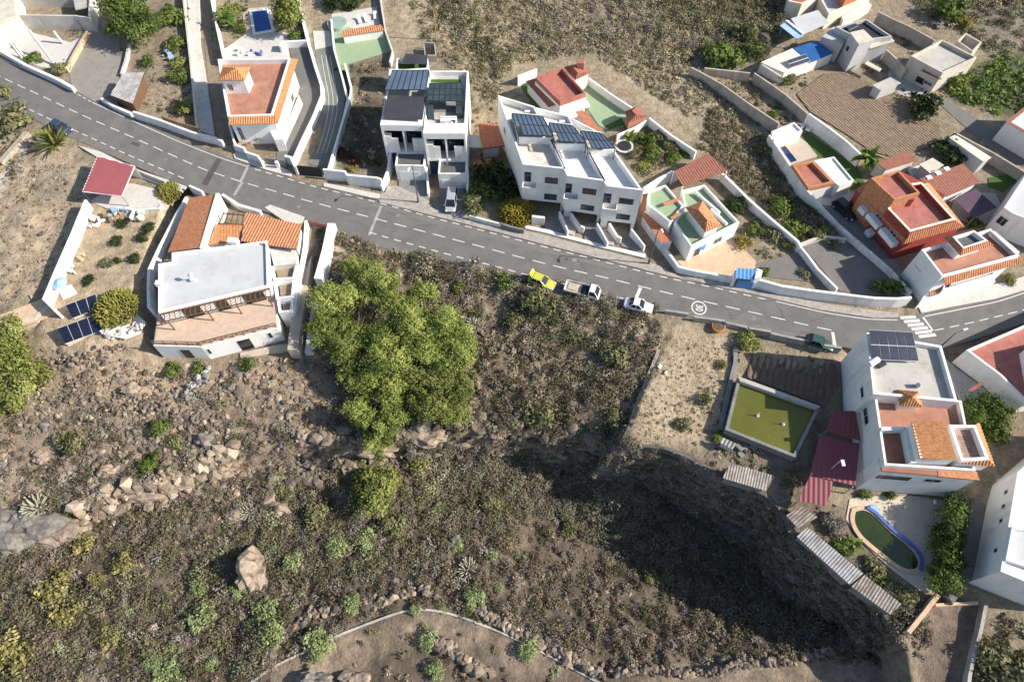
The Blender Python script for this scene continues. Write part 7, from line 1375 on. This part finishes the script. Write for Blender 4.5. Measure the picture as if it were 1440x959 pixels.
stuff('dry_grass', 'straw stubble and weeds on the dry plot above the ravine wall', [scrub_set(RS, scatter([(935,478),(1030,488),(1025,545),(1010,610),(1000,650),(885,615),(905,545)], 3.0, -1.5, 39), 8, .12, .35, ST+ST+OL, .11), scrub_set(RS, scatter([(985,520),(1030,520),(1010,610),(1000,640),(930,600)], .25, -1.5, 40), 30, .3, .7, OL+PG, .14)])
stuff('plateau_weeds', 'weeds along the top of the ravine wall', [scrub_set(RS, scatter([(1010,605),(1118,645),(1122,705),(1130,740),(1085,695),(1000,660)], 1.0, -2, 41), 26, .25, .6, BR+OL+ST, .15), scrub_set(RS, scatter([(1150,700),(1190,720),(1200,775),(1300,850),(1275,880),(1225,810),(1140,730)], .9, -2.8, 42), 34, .3, .8, OL+PG+BR, .16), scrub_set(RS, scatter([(1390,870),(1460,850),(1460,990),(1370,990)], .9, -4, 43), 44, .4, .9, OL+BR, .18), scrub_set(RS, scatter([(1030,490),(1042,490),(1028,545),(1016,605),(1008,605)], 2.0, -1.4, 44), 24, .2, .5, [(.06,.09,.02),(.09,.11,.03)], .14), scrub_set(RS, scatter([(1060,488),(1180,510),(1170,560),(1110,552),(1050,530)], .5, -1, 45), 14, .2, .4, OL, .14)])
stuff('left_field_grass', 'short dry stubble on the tan field at the left edge', [scrub_set(RS, scatter([(-20,190),(60,200),(112,230),(115,290),(60,415),(-20,440)], 1.3, -.5, 46), 10, .12, .4, ST+BR, .13), scrub_set(RS, scatter([(-20,170),(60,195),(50,260),(20,300),(-20,310)], .3, -.5, 47), 40, .4, 1.0, OL+ST+BR, .18)])
stuff('garden_weeds', 'low weeds between the garden rows and in the small yards', [scrub_set(RS, scatter([(205,50),(255,40),(272,165),(235,160),(195,150)], .7, 0, 48), 22, .25, .6, OL+ST+[(.08,.11,.03)], .15), scrub_set(RS, scatter([(878,180),(912,170),(975,214),(910,250),(895,240)], 2.0, 0, 49, 5, -.2), 60, .35, .9, OL+[(.08,.11,.03)]+PG+ST, .15), scrub_set(RS, scatter([(1055,300),(1120,345),(1095,362),(1060,365)], 1.2, 0, 50), 26, .25, .6, OL+GRYC, .15), scrub_set(RS, scatter([(1096,178),(1060,110),(1100,130),(1130,165)], .9, 0, 51), 26, .25, .6, OL+BR, .16), scrub_set(RS, scatter([(1125,105),(1090,110),(1115,130),(1155,105)], 1.0, 0, 52), 26, .25, .6, OL+BR, .16), scrub_set(RS, scatter([(1255,50),(1310,60),(1275,80),(1240,30)], .9, 0, 53), 26, .25, .7, BR+OL, .16), scrub_set(RS, scatter([(1260,120),(1320,150),(1290,170),(1255,135)], .8, 0, 54), 26, .25, .7, OL+ST, .16), scrub_set(RS, scatter([(320,0),(350,0),(345,50),(316,60)], 1.2, 0, 55), 30, .25, .6, OL+[(.10,.14,.03)], .16), scrub_set(RS, scatter([(382,0),(420,0),(430,55),(395,45)], 1.0, 0, 56), 30, .25, .6, OL+[(.08,.11,.03)], .16)])
stuff('lower_weeds', 'weeds on the dirt below the irrigation channel', [scrub_set(RS, scatter([(360,965),(440,920),(560,870),(640,870),(760,925),(830,970)], .35, -10.5, 57, 7, .1), 36, .3, .9, BR+OL+ST+PG, .18)])
kb = RS.integers(0, len(BANKV), 900); kb = kb[BANKV[kb, 2] < -3.2]
stuff('wall_creepers', 'shade-toned dry plants hanging on the rock retaining wall', [scrub_set(RS, BANKV[kb], 70, .3, .9, SHADE_SCRUB+BR, .15, .9), scrub_set(RS, BANKV[RS.integers(0, len(BANKV), 700)], 14, .1, .4, ST+BR, .12)])
stuff('gully_scrub', 'darker line of bushes along the gully on the hillside', [scrub_set(RS, scatter([(590,-20),(628,-20),(722,92),(700,108),(650,60)], .9, 0, 140, 6, -.3), 120, .7, 1.5, OLD+OL, .16, .9)])
# stones
ICO = None
def stones(name, label, pts, smin, smax, cols, seed, thing_=None, flat=.75):
    R = np.random.default_rng(seed); t = (1+5**.5)/2; iv = unit(np.array([(-1,t,0),(1,t,0),(-1,-t,0),(1,-t,0),(0,-1,t),(0,1,t),(0,-1,-t),(0,1,-t),(t,0,-1),(t,0,1),(-t,0,-1),(-t,0,1)], float)); fi = np.array([(0,11,5),(0,5,1),(0,1,7),(0,7,10),(0,10,11),(1,5,9),(5,11,4),(11,10,2),(10,7,6),(7,1,8),(3,9,4),(3,4,2),(3,2,6),(3,6,8),(3,8,9),(4,9,5),(2,4,11),(6,2,10),(8,6,7),(9,8,1)])
    n = len(pts); s = smin+(smax-smin)*R.random(n)**2.5; V = iv[None]*R.uniform(.65, 1.25, (n, 12, 1))*(R.uniform(.6, 1.3, (n, 1, 3)))*s[:, None, None]; V[..., 2] *= flat
    a = R.uniform(0, 6.28, n); ca, sa = np.cos(a)[:, None], np.sin(a)[:, None]; x, y = V[..., 0]*ca-V[..., 1]*sa, V[..., 0]*sa+V[..., 1]*ca; V = np.stack([x, y, V[..., 2]], -1)+pts[:, None, :]
    org = pts.mean(0); V -= org; F_ = (fi[None]+np.arange(n)[:, None, None]*12).reshape(-1); me = bpy.data.meshes.new(name); me.vertices.add(n*12); me.vertices.foreach_set('co', V.reshape(-1).astype(np.float32)); k = n*20; me.loops.add(k*3); me.loops.foreach_set('vertex_index', F_.astype(np.int32)); me.polygons.add(k); me.polygons.foreach_set('loop_start', np.arange(k, dtype=np.int32)*3); me.update(calc_edges=True); me.shade_flat()
    cols = np.array(cols); C = cols[R.integers(0, len(cols), n)]*R.uniform(.7, 1.25, (n, 1)); at = me.attributes.new('leaf', 'FLOAT_COLOR', 'POINT'); at.data.foreach_set('color', np.concatenate([np.repeat(C, 12, 0), np.ones((n*12, 1))], 1).astype(np.float32).reshape(-1)); me.materials.append(M_['stonesmat'])
    o = bpy.data.objects.new(name, me); COL.objects.link(o); o.location = org
    if thing_: return tag(o, label, thing_)
    return tag(o, label, None, None, 'stuff')
TAN = [(.33,.26,.19), (.27,.21,.155), (.22,.175,.135), (.38,.31,.235)]; DK = [(.17,.14,.115), (.12,.10,.085), (.22,.18,.145)]
stones('rubble', 'tan and grey rubble covering the rocky bank', np.concatenate([scatter(BANK, 4.0, -5, 61, 6, .05), scatter([(0,560),(120,540),(300,560),(330,640),(200,680),(60,690),(-30,640)], 1.6, -6, 62), scatter([(290,520),(420,510),(330,560),(250,560)], 2.2, -4, 63)]), .08, .6, TAN+DK+DK+[(.26,.235,.21)], 64)
stones('scree', 'loose dark stones on the slope and ravine floor', np.concatenate([scatter(SLO, .55, -3, 65), scatter(RAV, .15, -11, 66), scatter([(430,600),(560,615),(720,610),(870,625),(860,650),(640,640),(430,655)], 2.0, -8, 67)]), .1, .7, DK+TAN, 68)
stones('gravel', 'loose stones on the hillside and the field at left', np.concatenate([scatter(HIL, .3, 0, 69), scatter([(-20,190),(112,230),(60,415),(-20,440)], .5, -.5, 70), scatter([(440,335),(500,345),(490,420),(440,430)], .8, -1, 71)]), .08, .45, TAN+DK, 72)
def stone_wall(label, px, per, s, seed, cols=DK+TAN[:3], wid=.5, rows=2):
    R = np.random.default_rng(seed); P = [G(u, v) for u, v in dense(px, 4)]; out = []
    for p, q in zip(P, P[1:]):
        for _ in range(per):
            a = p.lerp(q, R.random()); x, y = a.x+R.normal(0, wid*.5), a.y+R.normal(0, wid*.5); out.append((x, y, float(ground(x, y))+R.uniform(0, rows*.3)))
    return stones('dry_stone_wall', label, np.array(out), s*.5, s*1.2, cols, seed+1, 'stone wall')
stone_wall('tumbled stone bank curving above the left part of the channel', [(372,935),(395,895),(440,865),(500,850),(520,855),(560,838),(602,826)], 5, .55, 201)
stone_wall('tumbled stone bank below the great shade beside the channel', [(672,858),(700,875),(740,895),(800,925),(845,950)], 6, .6, 203, DK+TAN)
stone_wall('long low stone wall along the dirt track at the bottom edge', [(866,947),(910,940),(966,947),(1010,942),(1060,930),(1116,926),(1170,915)], 6, .5, 205)
stone_wall('dark stone tumble on the bare slope at the bottom edge', [(612,905),(640,915),(660,935),(690,950)], 7, .7, 207, DK+TAN)
stone_wall('low stone row on the terrace under the white slope house', [(155,575),(190,574),(235,572),(250,580)], 5, .45, 209)
stone_wall('stone row below the solar panels', [(60,508),(95,507),(125,504)], 5, .4, 211)
stone_wall('old field terrace wall right of the big tree', [(676,485),(700,488),(720,492),(745,500),(760,506)], 4, .4, 213); stone_wall('short old field wall running down from the terrace wall', [(719,462),(717,478),(716,492)], 4, .4, 215)
stone_wall('white stone ring below the cactus dome and solar panels', [(146,463),(152,470),(165,474),(180,471),(192,462),(195,452)], 6, .4, 217, [(.55,.53,.49), (.45,.43,.4)]); stone_wall('loose stone row above the terrace of the slope house', [(140,492),(160,491),(180,489)], 4, .35, 219)
stone_wall('grey stone heap at the corner below the slope house', [(262,555),(270,545),(282,535),(290,530)], 9, .45, 221, [(.36,.34,.32), (.28,.27,.255)], 1.0)
def ledge(label, px, per, smin, smax, seed, cols, wid):  # broken rock, nobody could count it
    R = np.random.default_rng(seed); P = [G(u, v) for u, v in dense(px, 6)]; out = []
    for p in P:
        for _ in range(per): x, y = p.x+R.normal(0, .5), p.y+R.normal(0, wid); out.append((x, y, float(ground(x, y))+R.uniform(-.1, .5)))
    return stones('ledge_rubble', label, np.array(out), smin, smax, cols, seed, None, .7)
ledge('broken pale rock ledge running across the rubble bank above the ravine', [(120,722),(160,705),(200,692),(250,672),(300,652),(330,645)], 6, .2, 1.3, 501, TAN+[(.45,.36,.26)], .9)
ledge('broken rock ledge under the big pepper trees', [(425,640),(470,640),(520,632),(560,622),(610,612)], 8, .2, 1.1, 503, DK+TAN[1:3], 1.0)
ledge('dark broken cliff foot between the big tree and the retaining wall', [(620,620),(680,618),(740,622),(800,630),(860,640)], 9, .2, 1.0, 505, DK, 1.2)
ledge('jumble of tan rocks above the silvery ledge cactus', [(370,700),(400,685),(430,670),(455,660)], 8, .2, 1.1, 507, DK+TAN[:3], 1.3)
def boulder(label, u, v, rx, ry, h, m, seed, name='boulder', sink=.18):
    import bmesh
    bm = bmesh.new(); bmesh.ops.create_icosphere(bm, subdivisions=3, radius=1); p = G(u, v+3)
    A = np.array([vv.co[:] for vv in bm.verts]); d = 1+(fbm(A[:, 0]*3+seed, A[:, 1]*3+A[:, 2]*2.2, 1.6, seed)+.0)*1.3+fbm(A[:, 0]*3+A[:, 2]*3, A[:, 1]*3, .7, seed+9)*.55
    A *= d[:, None]; A *= np.array([rx, ry, h]); 
    for vv, a in zip(bm.verts, A): vv.co = a
    me = bpy.data.meshes.new(name); bm.to_mesh(me); bm.free(); me.shade_flat(); me.materials.append(M_[m]); o = bpy.data.objects.new(name, me); COL.objects.link(o); o.location = (p.x, p.y, p.z+h*sink); return tag(o, label, 'boulder', 'boulders and outcrops')
boulder('tall brown boulder standing on the ravine floor', 358, 802, 2.1, 2.6, 2.7, 'rock', 301)
for u, v, a, b_, h, l, m in [(18,752,4.2,2.6,1.6,'large grey rock slab at the left edge of the ravine','rockgrey'),(48,738,3.6,2.4,1.6,'grey rock slab below the silvery cactus','rockgrey'),(25,730,2.6,1.8,1.4,'smaller grey slab behind the left edge slab','rockgrey'),(88,746,3.2,1.6,1.2,'tan rock ledge right of the grey slabs','rock'),(200,694,2.6,1.0,.8,'pale tan ledge rock left of the ravine shrubs','rock'),(240,682,2.4,.9,.8,'pale tan ledge rock in the middle of the ledge','rock'),(290,614,1.3,1.2,1.1,'dark round boulder in the rubble bank','rockgrey'),(310,660,2.2,.9,.8,'pale ledge rock at the right end of the ledge','rock'),(530,628,3.2,1.6,1.4,'ledge rock under the lowest branch of the big tree','rock'),(604,612,3.0,1.5,1.2,'pale ledge rock at the foot of the yellow-green tree','rock'),(590,596,1.6,1.3,1.2,'dark boulder under the yellow-green tree','rockgrey'),(425,613,1.1,1.0,1.0,'tan boulder left of the big tree foot','rock'),(395,712,1.6,1.1,1.0,'tan rock outcrop above the ravine shrubs','rock'),(330,722,1.5,.8,.8,'tan rock by the silvery cactus on the ledge','rock'),(500,952,1.8,1.0,1.0,'pale boulder at the bottom edge below the channel','rock'),(440,955,2.0,1.2,1.5,'dark boulder at the bottom edge below the channel','rockgrey'),(640,760,1.2,.9,.8,'small boulder above the bleached cactus','rockgrey'),(185,545,1.3,.9,.7,'tan boulder in the terrace dirt','rock'),(60,640,1.2,.9,.7,'tan boulder in the left rubble','rock'),(150,660,1.3,.9,.7,'brown boulder above the pale ledge','rock')]: boulder(l, u, v, a, b_, h, m, 400+u)
# ================================================================ CAMERA, LIGHT
cam = bpy.data.cameras.new('Camera'); co = bpy.data.objects.new('Camera', cam); COL.objects.link(co); co.location = (0, 0, CAM_H); co.rotation_euler = (TH, 0, 0); cam.sensor_width = 36; cam.lens = 24; cam.clip_end = 5000; cam.clip_start = .5; SC.camera = co
EL = math.radians(33); AZ = math.radians(-6.6); D = Vector((math.cos(EL)*math.cos(AZ), math.cos(EL)*math.sin(AZ), math.sin(EL)))
sl = bpy.data.lights.new('Sun', 'SUN'); sl.energy = 4.3; sl.angle = math.radians(.53); sl.color = (1, .93, .82); so = bpy.data.objects.new('Sun', sl); COL.objects.link(so); so.rotation_euler = D.to_track_quat('Z', 'Y').to_euler()
w = bpy.data.worlds.new('World'); SC.world = w; w.use_nodes = True; nt = w.node_tree; sk = nt.nodes.new('ShaderNodeTexSky'); sk.sky_type = 'NISHITA'; sk.sun_disc = False; sk.sun_elevation = EL; sk.sun_rotation = math.atan2(D.x, D.y); nt.links.new(sk.outputs[0], nt.nodes['Background'].inputs[0]); nt.nodes['Background'].inputs[1].default_value = .092
vs_ = SC.view_settings; vs_.view_transform = 'Standard'; vs_.look = 'None'; vs_.gamma = 1; vs_.exposure = .85; vs_.use_curve_mapping = False
SC.cycles.use_denoising = True; SC.cycles.max_bounces = 5; SC.cycles.diffuse_bounces = 3
